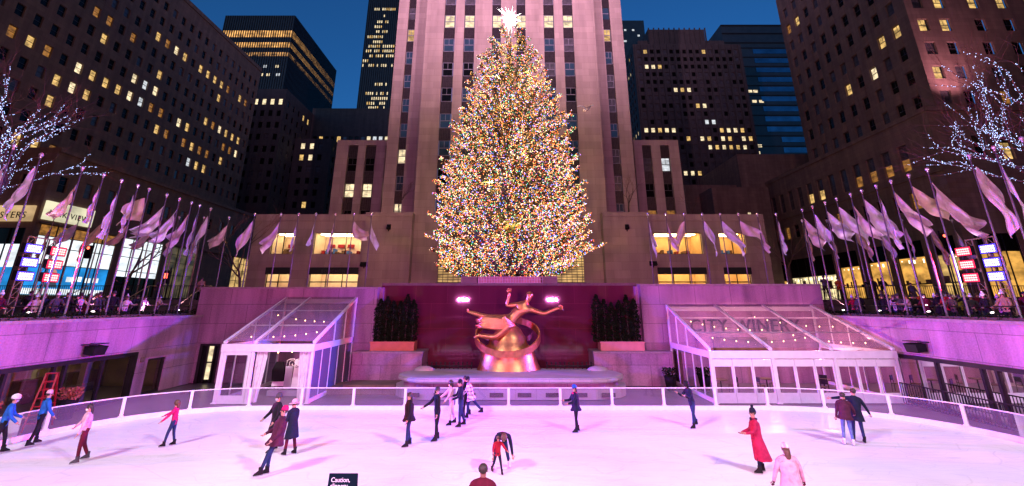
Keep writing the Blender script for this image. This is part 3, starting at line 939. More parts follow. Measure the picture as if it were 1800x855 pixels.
# long pavilion, right of the sculpture
tb = tent(10.4, 20.05, [10.4, 13.62, 16.83, 20.05], 25.75, 31.95, 2.62, 4.80, 'long clear-roofed glass pavilion with three bays and rows of glazed doors', False)
for i in range(3):
    a = 10.4 + i * 3.217
    for k in range(3):
        d0 = a + .08 + k * 1.02; d1 = d0 + 1.0
        F = MB(); F.box(d0, d0 + .06, 25.70, 25.80, .03, 2.08); F.box(d1 - .06, d1, 25.70, 25.80, .03, 2.08)
        F.box(d0 + .06, d1 - .06, 25.70, 25.80, 1.74, 2.08); F.box(d0 + .06, d1 - .06, 25.70, 25.80, .03, .5)
        dr = F.build('door', M['white_frame'], tb)
        g = MB(); g.poly([(d0 + .06, 25.75, .5), (d1 - .06, 25.75, .5), (d1 - .06, 25.75, 1.74), (d0 + .06, 25.75, 1.74)]); g.build('door_pane', M['clear_glass'], dr)
for lx in (12.0, 15.2, 18.4): point('pavilion_lamp', (lx, 29.5, 2.9), 230, (1.0, .42, .50), .03)
string_bulbs(tb, [((10.8, 29.9, 3.95), (15.2, 28.7, 3.45), 7), ((15.2, 30.8, 4.2), (19.8, 29.2, 3.6), 7), ((11.2, 27.9, 3.1), (16.4, 27.6, 3.0), 8), ((15.6, 28.6, 3.4), (19.9, 27.0, 2.85), 8), ((12.5, 26.2, 2.5), (18.8, 26.2, 2.5), 6)], .22)
F = MB(); F.box(10.42, 20.0, 25.9, 31.85, -.02, .03); F.build('deck', M['floor'], tb)
# bistro tables in the pavilion
def bistro(x, y, i, lab):
    rt = root('bistro_table', (x, y, .03), lab, 'table', 'bistro tables in the pavilion')
    mb = MB(); n = 14
    mb.loft([[(x + .38 * cos(2 * pi * k / n), y + .38 * sin(2 * pi * k / n), z) for k in range(n)] for z in (.74, .78)], sm=False); mb.build('table_top', M['shelf'], rt)
    mb = MB(); mb.tube([(x, y, .05), (x, y, .74)], .035, 6); mb.box(x - .22, x + .22, y - .03, y + .03, .03, .06); mb.box(x - .03, x + .03, y - .22, y + .22, .031, .061); mb.build('pedestal', M['dark_metal'], rt)
    return rt
def chair(x, y, rz, lab):
    rt = root('cafe_chair', (x, y, .03), lab, 'chair', 'cafe chairs in the pavilion', rz)
    def lb(fn, name, m_):
        q = MB(); fn(q); q.build(name, m_, rt, world=False)
    lb(lambda q: q.box(-.2, .2, -.2, .2, .43, .46), 'seat', M['shelf'])
    lb(lambda q: (q.box(-.19, .19, .17, .20, .62, .88), q.beam((-.18, .19, .46), (-.18, .19, .88), .03, .03), q.beam((.18, .19, .46), (.18, .19, .88), .03, .03)), 'backrest', M['dark_metal'])
    for sx in (-.18, .18):
        for sy in (-.18, .18): lb(lambda q: q.tube([(sx, sy, .43), (sx * 1.1, sy * 1.1, 0)], .016, 5), 'leg', M['dark_metal'])
for i, (x, y, nm) in enumerate(((11.8, 28.2, 'nearest the fountain'), (14.6, 28.6, 'under the middle bay of the glass roof'), (17.6, 28.2, 'in the bay next to the side wall'))):
    bistro(x, y, i, 'round wooden bistro table in the pavilion, ' + nm)
    for k in range(2):
        a = pi * k + .5 * i
        chair(x + .7 * cos(a), y + .7 * sin(a), a - pi / 2, 'cafe chair %s table %s' % (('turned to the wall at', 'turned to the fountain at')[k], nm))

# ================================================================== ICE RESURFACER in the small tent
def resurfacer():
    rt = root('ice_resurfacer', (-12.4, 28.6, 0), 'white and black ice resurfacer parked under the small tent', 'ice resurfacer')
    b = MB(); b.box(-13.35, -11.35, 28.0, 30.6, .45, .72); b.box(-13.2, -11.5, 28.4, 30.4, .72, 1.05); b.build('chassis', M['white_frame'], rt)
    t = MB(); t.loft([[(-12.15, 27.75, .42), (-11.35, 27.75, .42), (-11.35, 29.2, .42), (-12.15, 29.2, .42)], [(-12.10, 27.8, 1.85), (-11.42, 27.8, 1.85), (-11.42, 29.1, 1.95), (-12.10, 29.1, 1.95)]], sm=False)
    tank = t.build('snow_tank', M['white_frame'], rt)
    text_mesh('tank_lettering', 'Zamboni', .17, M['black'], tank, (-11.76, 27.76, 1.45), (pi / 2, 0, 0), 0.004)
    e = MB(); e.box(-11.9, -11.62, 27.77, 27.80, .6, .68); e.build('tail_lamp', M['dark_metal'], tank)
    s = MB(); s.box(-13.3, -12.7, 27.9, 28.5, .95, 1.02); s.loft([[(-13.3, 27.82, .72), (-12.7, 27.82, .72), (-12.7, 28.05, .72), (-13.3, 28.05, .72)], [(-13.34, 27.8, 1.3), (-12.66, 27.8, 1.3), (-12.66, 27.95, 1.3), (-13.34, 27.95, 1.3)], [(-13.2, 27.86, 1.72), (-12.8, 27.86, 1.72), (-12.8, 27.95, 1.72), (-13.2, 27.95, 1.72)]], sm=False)
    s.build('seat', M['black'], rt)
    h = MB(); pts = [(-12.62, 27.9, 1.45), (-12.6, 27.9, 1.78), (-12.45, 27.9, 1.86), (-12.2, 27.9, 1.86), (-12.1, 27.9, 1.7)]; h.tube(pts, .025, 6)
    for k in range(10):
        a = 2 * pi * k / 10; a2 = 2 * pi * (k + 1) / 10
        h.tube([(-12.35 + .16 * cos(a), 28.0, 1.62 + .16 * sin(a)), (-12.35 + .16 * cos(a2), 28.0, 1.62 + .16 * sin(a2))], .018, 5)
    h.tube([(-12.35, 28.0, 1.62), (-12.35, 28.25, 1.1)], .03, 6); h.build('steering_column', M['white_frame'], rt)
    k = MB(); k.box(-12.6, -12.2, 27.82, 27.95, .35, 1.5); k.build('conditioner_column', M['grey_panel'], rt)
    for (x, y) in ((-13.2, 28.6), (-11.5, 28.6), (-13.2, 30.1), (-11.5, 30.1)):
        w = MB(); w.tube([(x - .12, y, .36), (x + .12, y, .36)], .36, 18); w.build('wheel', M['black'], rt)
    c = MB(); c.box(-13.35, -11.35, 27.6, 28.0, .02, .30); c.build('blade_housing', M['grey_panel'], rt)
    l = MB(); l.tube([(-11.75, 28.4, 1.95), (-11.75, 28.4, 2.2)], .05, 6); l.box(-11.95, -11.55, 28.3, 28.5, 2.2, 2.5); l.build('work_lamp', M['black'], rt)
resurfacer()

# ================================================================== small fixtures on the walls
def speaker(loc, rz, label):
    rt = root('wall_speaker', loc, label, 'loudspeaker', rz=rz)
    q = MB(); q.loft([[(-.42, -.10, -.22), (.42, -.10, -.22), (.36, -.50, -.30), (-.36, -.50, -.30)], [(-.42, -.10, .14), (.42, -.10, .14), (.40, -.58, .10), (-.40, -.58, .10)]], sm=False)
    q.build('cabinet', M['black'], rt, world=False)
    q = MB(); q.poly([(-.33, -.512, -.26), (.33, -.512, -.26), (.37, -.586, .06), (-.37, -.586, .06)]); q.build('grille', M['dark_metal'], rt, world=False)
    q = MB(); q.box(-.55, .55, -.45, -.02, .19, .23); q.box(-.06, .06, -.1, 0, -.25, .25); q.build('bracket', M['dark_metal'], rt, world=False)
speaker((-20.5, 23.9, 2.75), pi / 2, 'black loudspeaker on the violet granite wall above the gold shop windows')
speaker((20.5, 24.5, 2.82), -pi / 2, 'black loudspeaker on the pink granite wall beside the long pavilion')

# picket railing in front of the right shop front
rt = root('picket_railing', (19.6, 19, 0), 'black picket railing in front of the shop glass beside the long pavilion', 'railing')
mb = MB(); mb.box(19.58, 19.62, 15.0, 25.3, 1.02, 1.07); mb.box(19.58, 19.62, 15.0, 25.3, .10, .14); mb.build('rail', M['dark_metal'], rt)
mb = MB(); mb.box(-.014, .014, -.014, .014, .14, 1.02); pk = mb.mesh('picket', [M['dark_metal']])
y = 15.0
while y <= 25.3:
    o = bpy.data.objects.new('picket', pk); COL.objects.link(o); o.parent = rt; o.location = Vector((19.6, y, 0)) - gloc(rt); y += .145

# red ladder and planters beyond the fence on the left
M['red_paint'] = mat('red_paint', (0.22, 0.003, 0.012), 0.4, var=0.1)
def ladder():
    rt = root('step_ladder', (-19.3, 21.0, -.03), 'red A-frame step ladder standing behind the two stewards in blue', 'ladder')
    for s in (-1, 1):
        q = MB()
        for t in (-.22, .22): q.beam((t, s * .5, 0), (t * .7, s * .03, 1.75), .05, .03)
        for k in range(1, 7):
            f = k / 7; q.beam((-.22 + .066 * f, s * (.5 - .47 * f), 1.75 * f), (.22 - .066 * f, s * (.5 - .47 * f), 1.75 * f), .04, .03)
        q.build('leg_frame', M['red_paint'], rt, world=False)
    q = MB(); q.box(-.17, .17, -.08, .08, 1.75, 1.79); q.build('top_cap', M['red_paint'], rt, world=False)
    rt.rotation_euler = (0, 0, .4); rt.scale = (1.15, 1.15, 1.17)
ladder()
def tub(x, y, lab, col):
    rt = root('plant_tub', (x, y, -.03), lab, 'planter')
    q = MB(); q.loft([[(r_ * cos(2 * pi * k / 12), r_ * sin(2 * pi * k / 12), z) for k in range(12)] for r_, z in ((.26, 0), (.36, .75), (.38, .8), (.33, .8))], sm=False); q.build('tub', M['black'], rt, world=False)
    rr = random.Random(int(x * 7)); q = MB()
    for k in range(320):
        a = rr.uniform(0, 2 * pi); t = rr.uniform(0, 1); r_ = .42 * sqrt(rr.random()); c = Vector((r_ * cos(a), r_ * sin(a), .8 + t * .45)); s = rr.uniform(.04, .08)
        u = Vector((rr.uniform(-1, 1), rr.uniform(-1, 1), rr.uniform(-1, 1))).normalized(); w = u.orthogonal().normalized()
        q.poly([c + u * s, c + w * s * .6, c - u * s, c - w * s * .6])
    q.build('foliage', col, rt, world=False)
M['rust_leaf'] = mat('rust_leaf', (0.22, 0.05, 0.03), 0.7, var=0.4)
tub(-19.8, 22.7, 'black tub of dark red foliage just beyond the red step ladder', M['rust_leaf'])
tub(-19.9, 19.3, 'black tub of dark red foliage on the viewer side of the red step ladder', M['rust_leaf'])
tub(9.4, 29.5, 'black tub of dark foliage between the fountain and the long pavilion', M['evergreen'])

# sign on the ice
rt = root('caution_sign', (-3.79, 12, 0), 'dark folding board with white caution lettering standing on the near ice', 'sign')
M['sign_dark'] = mat('sign_dark', (0.004, 0.012, 0.020), 0.9, var=0.1, spec=0.05)
M['sign_white'] = emit('sign_white', (0.8, 0.8, 0.85), 0.0, base=(0.85, 0.85, 0.88))
mb = MB(); mb.beam((-3.79, 11.82, .0), (-3.79, 12.0, 1.15), .64, .03, up=(0, -1, 0)); bd = mb.build('front_board', M['sign_dark'], rt)
mb = MB(); mb.beam((-3.79, 12.22, .0), (-3.79, 12.05, 1.12), .62, .03, up=(0, -1, 0)); mb.build('rear_board', M['sign_dark'], rt)
tilt = math.atan2(.18, 1.15)
def sign_text(t, z, size):
    f = z / 1.15
    text_mesh('lettering', t, size, M['sign_white'], bd, (-4.05, 11.82 + .18 * f - .022, z), (pi / 2 - tilt, 0, 0), 0.002, 'LEFT')
sign_text('Caution,', 0.995, .125)
sign_text('slippery.', 0.885, .125)
# ================================================================== BUILDINGS
def picker(seed, lit, p_lit=0.0, p_blind=0.25, warm=('lit_warm',), dark='glass_dark'):
    r = random.Random(seed)
    def f(i, j):
        q = r.random(); q2 = r.random()
        if (i, j) in lit:
            k = lit[(i, j)]
            return k if isinstance(k, str) else ('lit_warm', 'lit_amber', 'lit_pale', 'lit_warm', 'lit_warm')[int(q * 5)]
        if q < p_lit: return warm[int(q2 * len(warm))]
        return 'glass_blind' if q2 < p_blind else dark
    return f
ZG = Z_BACK

def add_spandrels(rt, items, limit=100):
    # dark fluted metal panels between the windows of a strip
    items = sorted(items, key=lambda q: -seen_size(((q[0] + q[1]) / 2, q[2], (q[3] + q[4]) / 2), 1))
    cache = {}; rest = MB()
    def draw(mb, a, b, y, z1, z2, n):
        mb.box(a, b, y, y + .14, z1 + .02, z2 - .02); w = (b - a) / n
        for m_ in range(1, n): mb.box(a + w * m_ - .035, a + w * m_ + .035, y - .06, y - .001, z1 + .05, z2 - .05)
    for i, (a, b, y, z1, z2, n) in enumerate(items):
        if i >= limit: draw(rest, a, b, y, z1, z2, n); continue
        k = (round(b - a, 2), round(z2 - z1, 2), n)
        if k not in cache:
            mb = MB(); draw(mb, 0, b - a, 0, 0, z2 - z1, n); cache[k] = mb.mesh('spandrel', [M['spandrel']])
        o = bpy.data.objects.new('spandrel', cache[k]); COL.objects.link(o); o.parent = rt; o.location = Vector((a, y, z1)) - gloc(rt)
    if rest.v: rest.build('spandrels', M['spandrel'], rt)['kind'] = 'stuff'

# ---- the slab tower straight ahead
def tower():
    rt = root('slab_tower', (0, 60, ZG), 'tall pink-lit limestone tower rising straight behind the lit tree', 'building')
    PITCHV = 3.78; z_base = 14.6
    # central mass, Y=55: piers with recessed strips of windows and spandrels
    strips_c = [(-9.33, -7.80), (-6.53, -5.05), (-2.62, -1.40), (.80, 2.05), (4.60, 6.05), (7.30, 8.72)]
    top = 75
    def strip_facade(x0, x1, y, z0, z1, strips, depth, name, base_rows):
        mb = MB(); O = (x0, y, z0)
        holes = [(a - x0, b - x0, base_rows[0] - z0, z1 - z0 - 1.2) for a, b in strips]
        wall_with_holes(mb, O, (1, 0, 0), (0, 0, 1), x1 - x0, z1 - z0, holes, depth)
        return mb
    mb = strip_facade(-11.9, 11.75, 55, ZG, top, strips_c, .45, 'pier', (15.3,))
    mb.poly([(-11.9, 55, ZG), (-11.9, 55, top), (-11.9, 58.6, top), (-11.9, 58.6, ZG)][::-1])
    mb.poly([(11.75, 55, ZG), (11.75, 58.6, ZG), (11.75, 58.6, top), (11.75, 55, top)][::-1])
    mb.build('centre_wall', M['limestone'], rt)
    # shallow pilaster breaks each side of the middle
    for x in (-4.2, 3.9):
        q = MB(); q.box(x - .12, x + .12, 54.93, 55.0, 11, top); q.build('pilaster', M['limestone'], rt)
    # outer masses set back
    for s in (-1, 1):
        a, b = (-16.9, -11.9) if s < 0 else (11.75, 16.6)
        st = [(-15.35, -14.3)] if s < 0 else [(13.75, 14.85)]
        q = strip_facade(a, b, 58.5, ZG, top - 4, st, .45, 'p', (z_base + .6,))
        c = b if s > 0 else a
        q.poly([(c, 58.5, ZG), (c, 90, ZG), (c, 90, top - 4), (c, 58.5, top - 4)][::s])
        q.build('side_wall', M['limestone'], rt)
    W = []; W2 = []; SPD = []
    r = random.Random(11)
    rows_z = [30.49 + k * PITCHV for k in range(-6, 12)]      # window sills
    wh = 2.05
    def mk(k, xi):
        # k row index from the bottom
        z = rows_z[k]
        if 41.0 < z < 43.0: return 'lit_pale' if xi % 1 == 0 else 'glass_blue'
        if z > 44.5 and z < 47: return 'glass_blind'
        return ('glass_blue', 'glass_blue', 'glass_blind', 'glass_blue', 'glass_dark')[r.randrange(5)]
    for xi, (a, b) in enumerate(strips_c):
        for k, z in enumerate(rows_z):
            if z < 12: continue
            W.append(((a + .04, 55.40, z), (1, 0, 0), (0, -1, 0), mk(k, xi)))
            z1 = z + wh; z2 = z + PITCHV
            SPD.append((a, b, 55.30, z1, z2, 7))
    for (a, b) in ((-15.35, -14.3), (13.75, 14.85)):
        for k, z in enumerate(rows_z):
            if z < z_base + .7 or z > 66: continue
            key = 'lit_pale' if (k in (2, 4) and a < 0) or (k == 1 and a > 0) else ('lit_warm' if 41 < z < 43 else ('glass_blue', 'glass_blind')[r.randrange(2)])
            W2.append(((a + .03, 58.9, z), (1, 0, 0), (0, -1, 0), key))
            SPD.append((a, b, 58.80, z + wh, z + PITCHV, 5))
    add_spandrels(rt, SPD)
    add_windows(rt, W, 1.38, wh, 'win_frame_pale', 'sash2', limit=84)
    add_windows(rt, W2, 1.0, wh, 'win_frame_pale', 'sash2', limit=16)
    # lattice screen of gold-lit glass over the entrance
    q = MB(); q.poly([(-8.6, 54.99, 7.2), (8.6, 54.99, 7.2), (8.6, 54.99, 11.1), (-8.6, 54.99, 11.1)]); q.build('entrance_glass', M['lit_gold'], rt)
    q = MB()
    for k in range(14): q.box(-8.6, 8.6, 54.90, 54.98, 7.2 + k * .3, 7.27 + k * .3)
    for k in range(29): q.box(-8.6 + k * .605, -8.54 + k * .605, 54.88, 54.90, 7.2, 11.1)
    q.box(-8.8, 8.8, 54.8, 54.98, 6.9, 7.2); q.build('entrance_lattice', M['spandrel'], rt)
tower()

# ---- low wings in front with lit shop windows
def wing(s):
    x0, x1 = (-30.5, -17.3) if s < 0 else (16.6, 30.2)
    rt = root('shop_wing', ((x0 + x1) / 2, 56, ZG), ('low limestone wing left of the tower base, its shop showing red goods' if s < 0 else 'low limestone wing right of the tower base, its shop lit plain amber'), 'building')
    mb = MB()
    if s < 0: ups = [(-28.2, -25.45), (-23.2, -17.6)]
    else: ups = [(16.95, 22.5), (24.6, 27.65)]
    holes = []
    for a, b in ups:
        holes.append((a - x0, b - x0, 10.4 - ZG, 12.9 - ZG)); holes.append((a - x0, b - x0, 5.3 - ZG, 8.85 - ZG))
    wall_with_holes(mb, (x0, 54, ZG), (1, 0, 0), (0, 0, 1), x1 - x0, 15.1 - ZG, holes, .35)
    ax = x0 if s < 0 else x1
    mb.poly([(ax, 54, ZG), (ax, 90, ZG), (ax, 90, 15.1), (ax, 54, 15.1)][::s])
    mb.poly([(x0, 54, 15.1), (x1, 54, 15.1), (x1, 90, 15.1), (x0, 90, 15.1)])
    mb.build('wall', M['limestone'], rt)
    q = MB(); q.box(x0, x1, 53.9, 53.998, 14.3, 14.5); q.box(x0, x1, 53.92, 53.998, 9.15, 10.1); q.build('cornice', M['limestone'], rt)
    r = random.Random(5 if s < 0 else 6)
    for a, b in ups:
        for (z0, z1, up) in ((10.4, 12.9, 1), (5.3, 8.85, 0)):
            # room behind the glass with its own ceiling lamp
            q = MB(); y = 54.36; yb = 57.5
            q.poly([(a, y, z0), (b, y, z0), (b, yb, z0), (a, yb, z0)]); q.poly([(a, yb, z0), (b, yb, z0), (b, yb, z1), (a, yb, z1)])
            q.poly([(a, y, z0), (a, yb, z0), (a, yb, z1), (a, y, z1)]); q.poly([(b, yb, z0), (b, y, z0), (b, y, z1), (b, yb, z1)])
            q.poly([(a, y, z1), (a, yb, z1), (b, yb, z1), (b, y, z1)])
            rm = q.build('shop_room', M['cream'] if s < 0 else M['amber_wall'], rt)
            q = MB(); q.box(a + .3, b - .3, 55.0, 55.4, z1 - .1, z1 - .04); q.box(a + .3, b - .3, 56.4, 56.7, z1 - .1, z1 - .04); q.build('ceiling_lamp', M['shop_lamp_bright'], rm)
            q = MB(); n = max(2, int((b - a) / 1.5))
            for k in range(n + 1):
                x = a + (b - a) * k / n; q.box(max(a, x - .04), min(b, x + .04), 54.2, 54.3, z0 + .06, z1 - .06)
            q.box(a, b, 54.2, 54.3, z0, z0 + .06); q.box(a, b, 54.2, 54.3, z1 - .06, z1)
            if not up: q.box(a, b, 54.21, 54.29, 7.2, 7.32)
            q.build('shop_frame', M['dark_metal'], rt)
            if not up:
                q = MB(); q.box(a, b, 53.7, 54.1, 8.1, 8.86); aw = q.build('awning', M['awning'], rt)
                if s < 0 and b - a > 4: text_mesh('awning_lettering', 'BOUCHON', .46, M['awning_text'], aw, (-20.4, 53.69, 8.28), (pi / 2, 0, 0), .005, spacing=1.3)
            # goods: shelves, garments on stands
            q = MB(); m = int((b - a) * 2.2)
            for k in range(m):
                x = a + .25 + (b - a - .5) * k / m; h = r.uniform(.25, .9)
                q.box(x, x + r.uniform(.12, .4), 56.3 + r.uniform(-.5, .5), 57.2, z0 + .02, z0 + h, r.choice([0, 0, 1, 2]))
            if not up or s < 0:
                for k in range(3): q.box(a + .5 + k * 1.2, a + 1.3 + k * 1.2, 57.2, 57.45, z0 + 1.1, z0 + 1.5, 1 if s < 0 else 0)
            q.build('goods', [M['shelf'], M['red_paint'], M['goods_blue']], rm)
M['cream'] = mat('cream', (0.75, 0.62, 0.45), 0.8, var=0.08)
M['amber_wall'] = mat('amber_wall', (0.72, 0.47, 0.18), 0.8, var=0.08)
M['goods_blue'] = mat('goods_blue', (0.04, 0.13, 0.4), 0.6, var=0.2)
M['shop_lamp_bright'] = emit('shop_lamp_bright', (1.0, 0.74, 0.40), 17.0, sample=True)
M['awning'] = mat('awning', (0.008, 0.014, 0.010), 0.7, var=0.2)
M['awning_text'] = mat('awning_text', (0.05, 0.055, 0.05), 0.5)
wing(-1); wing(1)
# blank end blocks between wings and tower
for s, x0, x1, lab in ((-1, -17.3, -11.7, 'blank limestone block left of the tower entrance, one floodlight on it'), (1, 10.9, 16.6, 'blank limestone block right of the tower entrance, one floodlight on it')):
    mb = MB(); mb.box(x0, x1, 53.7, 58.4, ZG, 15.3); mb.box(x0 - .05, x1 + .05, 53.6, 53.699, 14.75, 14.95)
    o = mb.build('stone_block', M['limestone']); tag(o, lab, 'building')
def wedge(loc, label, name, cat, sx=.42, sz=.4):
    q = MB(); x, y, z = loc
    q.loft([[(x - sx / 2, y, z - sz / 2), (x + sx / 2, y, z - sz / 2), (x + sx / 2, y - .45, z - sz / 2 + .1), (x - sx / 2, y - .45, z - sz / 2 + .1)], [(x - sx / 2, y, z + sz), (x + sx / 2, y, z + sz), (x + sx / 2, y - .2, z + sz), (x - sx / 2, y - .2, z + sz)]], sm=False)
    q.box(x - .05, x + .05, y - .1, y + .05, z - sz, z - sz / 2)
    tag(q.build(name, M['black']), label, cat)
wedge((-14.4, 53.69, 13.4), 'small black wedge lamp on the blank block left of the tower', 'wall_lamp', 'lamp')
wedge((13.7, 53.69, 13.4), 'small black wedge lamp on the blank block right of the tower', 'wall_lamp', 'lamp')
wedge((-16.9, 53.69, 9.1), 'square black speaker box low on the block left of the tower', 'speaker_box', 'loudspeaker', .8, .35)
wedge((16.4, 53.69, 9.2), 'square black speaker box low on the block right of the tower', 'speaker_box', 'loudspeaker', .8, .35)

# ---- medium blocks flanking the tower
def flank(s):
    rt = root('flanking_block', (s * 21, 66, ZG), ('mid-height limestone block with dark piers left of the tower' if s < 0 else 'mid-height limestone block with two window bays right of the tower'), 'building')
    x0, x1 = (-25.1, -16.9) if s < 0 else (17.7, 24.2)
    strips = [(-23.4, -22.0), (-20.9, -19.4), (-18.0, -17.1)] if s < 0 else [(18.9, 20.2), (21.5, 22.8)]
    mb = MB(); y = 62
    wall_with_holes(mb, (x0, y, ZG), (1, 0, 0), (0, 0, 1), x1 - x0, 27.5 - ZG, [(a - x0, b - x0, 15.2 - ZG, 26.7 - ZG) for a, b in strips], .4)
    mb.poly([(x0, y, 27.5), (x1, y, 27.5), (x1, 95, 27.5), (x0, 95, 27.5)])
    ax = x0 if s < 0 else x1
    mb.poly([(ax, y, ZG), (ax, 95, ZG), (ax, 95, 27.5), (ax, y, 27.5)][::s])
    mb.build('wall', M['limestone'], rt)
    W = []; SPD = []
    for a, b in strips:
        z = 15.25
        for k in range(3):
            key = {(-1, 1): 'lit_pale', (1, 2): 'glass_blind'}.get((s, k), 'glass_dark')
            if s > 0 and k == 2 and a > 21: key = 'lit_white'
            if s > 0 and k == 0: key = 'lit_amber'
            W.append(((a + .04, y + .36, z), (1, 0, 0), (0, -1, 0), key)); SPD.append((a, b, y + .24, z + 2.0, z + 3.8, 5)); z += 3.8
    add_spandrels(rt, SPD)
    add_windows(rt, W, 1.32 if s < 0 else 1.22, 2.0, 'win_frame', 'sash2')
flank(-1); flank(1)

# ---- big limestone slab on the left (windows 2.67 m apart along the street)
LIT_L = [(5,4,0),(6,4,0),(7,0,0),(7,4,1),(8,0,0),(8,2,0),(8,3,0),(9,0,0),(9,3,0),(9,4,0),(9,7,1),(10,3,0),(10,4,0),(10,7,1),(11,4,0),(12,4,0),(12,7,1),(13,4,0),(13,5,0),(14,4,2),(14,5,2),(14,8,0),(15,4,0),(15,5,0),(15,8,0),(16,3,0),(16,4,1),(16,8,0),(17,3,1),(17,8,0),(18,4,0),(19,3,0),(19,4,0),(19,8,0),(20,2,2),(20,3,0),(20,8,0),(21,2,0),(21,3,1),(21,5,0),(21,8,0),(22,2,0),(22,3,1),(22,5,0),(22,8,0),(23,5,0),(23,8,1),(24,3,0),(24,4,0),(24,5,0),(25,4,0),(25,5,0),(25,8,0),(26,4,0),(26,5,0),(26,8,0)]
def left_slab():
    rt = root('office_slab', (-80, 80, ZG), 'long brown limestone office slab receding along the left street, scattered windows lit', 'building')
    lit = {(i, j): (None, 'lit_amber', 'lit_white')[d] or True for i, j, d in LIT_L}
    y0, y1, z0, z1 = 36.0, 117.3, 22.0, 69.5
    cols = [43.65 + 2.67 * i - .62 - y0 for i in range(-2, 28)]
    rows = [27.8 + 3.64 * j - .95 - z0 for j in range(-1, 11)]
    base = picker(3, lit, 0.02, 0.22)
    mb = MB(); W = []
    grid_facade(mb, W, (-72, y0, z0), (0, 1, 0), y1 - y0, z1 - z0, cols, rows, 1.24, 1.9, .3, lambda i, j: base(i - 2, j - 1))
    mb.poly([(-72, y0, z0), (-72, y0, z1), (-100, y0, z1), (-100, y0, z0)]); mb.poly([(-72, y1, z0), (-100, y1, z0), (-100, y1, z1), (-72, y1, z1)])
    mb.poly([(-72, y0, z1), (-72, y1, z1), (-100, y1, z1), (-100, y0, z1)])
    mb.build('wall', M['limestone_old'], rt)
    q = MB(); q.box(-72.0, -71.8, y0, y1, z1 - .9, z1 + .1); q.build('parapet', M['limestone_old'], rt)
    add_windows(rt, W, 1.24, 1.9, 'win_frame', 'sash')
left_slab()
def left_podium():
    rt = root('street_podium', (-66, 80, ZG), 'low corner building with white lit show windows and blue screens on the left street', 'building')
    X_, y0, y1, z0, z1 = -60, 57.2, 113, ZG, 24.7
    mb = MB(); W = []
    holes = []
    cols = [y - y0 for y in [58.5 + 3.9 * k for k in range(13)]]
    for u in cols:
        holes.append((u, u + 1.3, 19.0 - z0, 21.1 - z0))
        W.append(((X_ - .3, y0 + u, 19.0), (0, 1, 0), (1, 0, 0), 'glass_blind' if len(W) % 4 else 'glass_dark'))
    # shop openings at street level
    shops = [(58.0, 69.9), (71.0, 79.5), (81.0, 88.5), (100.5, 106.8)]
    for a, b in shops: holes.append((a - y0, b - y0, 5.9 - z0, 14.6 - z0))
    wall_with_holes(mb, (X_, y0, z0), (0, 1, 0), (0, 0, 1), y1 - y0, z1 - z0, holes, .3)
    # front face toward the square
    holes = [(1.5 + 4.2 * k, 2.9 + 4.2 * k, 19.0 - z0, 21.1 - z0) for k in range(4)] + [(.8, 17, 6.0 - z0, 14.0 - z0)]
    q0 = -78.0
    wall_with_holes(mb, (q0, y0, z0), (1, 0, 0), (0, 0, 1), X_ - q0, z1 - z0, holes, .3)
    for k in range(4): W.append(((q0 + 1.5 + 4.2 * k, y0 + .3, 19.0), (1, 0, 0), (0, -1, 0), 'lit_warm' if k == 1 else 'glass_dark'))
    mb.poly([(q0, y0, z1), (X_, y0, z1), (X_, y1, z1), (-90, y1, z1), (-90, y0, z1)])
    mb.build('wall', M['limestone_old'], rt)
    q = MB(); q.box(X_, X_ + .35, y0, y1, z1 - .6, z1); q.box(X_, X_ + .5, y0, y1, 14.7, 14.95); q.build('cornice', M['limestone_old'], rt)
    add_windows(rt, W, 1.3, 2.1, 'win_frame', 'sash')
    def sheet(y_0, y_1, za, zb, m_, name, d=.2):
        g = MB(); g.poly([(X_ - d, y_0, za), (X_ - d, y_1, za), (X_ - d, y_1, zb), (X_ - d, y_0, zb)]); return g.build(name, m_, rt)
    # bright studio bays
    sheet(58.0, 69.9, 9.7, 13.2, M['studio_white'], 'studio_window'); sheet(58.0, 69.9, 13.2, 14.6, M['lit_amber'], 'studio_window')
    sheet(71.0, 79.5, 8.9, 14.6, M['studio_white'], 'studio_window'); sheet(71.0, 79.5, 5.9, 8.9, M['glass_dark'], 'studio_window')
    sheet(81.0, 88.5, 5.9, 14.6, M['brown_window'], 'studio_window')
    sheet(100.5, 106.8, 5.9, 14.6, M['lit_gold'], 'studio_window')
    # blue screen wall with plain shapes
    sc = sheet(58.0, 69.9, 6.0, 9.7, M['screen_blue'], 'news_screen')
    g = MB(); x_ = X_ - .17
    g.ball((x_, 61.6, 8.6), .62, 10, 7, 0, sq=(.03, .8, 1)); g.loft([[(x_, 60.6, 6.9), (x_ + .02, 60.6, 6.9), (x_ + .02, 62.6, 6.9), (x_, 62.6, 6.9)], [(x_, 61.2, 8.1), (x_ + .02, 61.2, 8.1), (x_ + .02, 62.0, 8.1), (x_, 62.0, 8.1)]], 1, sm=False)
    g.poly([(x_, 58.0, 6.05), (x_, 69.9, 6.05), (x_, 69.9, 6.75), (x_, 58.0, 6.75)], 2)
    for (a, b, c) in ((63.6, 64.8, 8.0), (65.0, 65.9, 8.1), (66.3, 67.3, 8.0), (67.5, 68.6, 8.05)): g.poly([(x_, a, c - .3), (x_, b, c - .3), (x_, b, c + .35), (x_, a, c + .35)], 2)
    g.build('screen_graphics', [M['screen_skin'], M['screen_suit'], M['studio_white']], sc)
    # frames
    g = MB()
    for a, b in shops:
        n = max(2, int((b - a) / 2.0))
        for k in range(n + 1):
            y = a + (b - a) * k / n; g.box(X_ - .16, X_ - .08, max(a, y - .07), min(b, y + .07), 5.9, 14.6)
        for z in (9.66, 11.8, 13.2): g.box(X_ - .159, X_ - .081, a, b, z, z + .10)
    g.build('shop_frame', M['dark_metal'], rt)
    # pale fascia with cut letters
    g = MB(); g.box(X_ + .02, X_ + .30, 57.6, 64.6, 15.2, 17.6); fa = g.build('fascia', M['fascia'], rt)
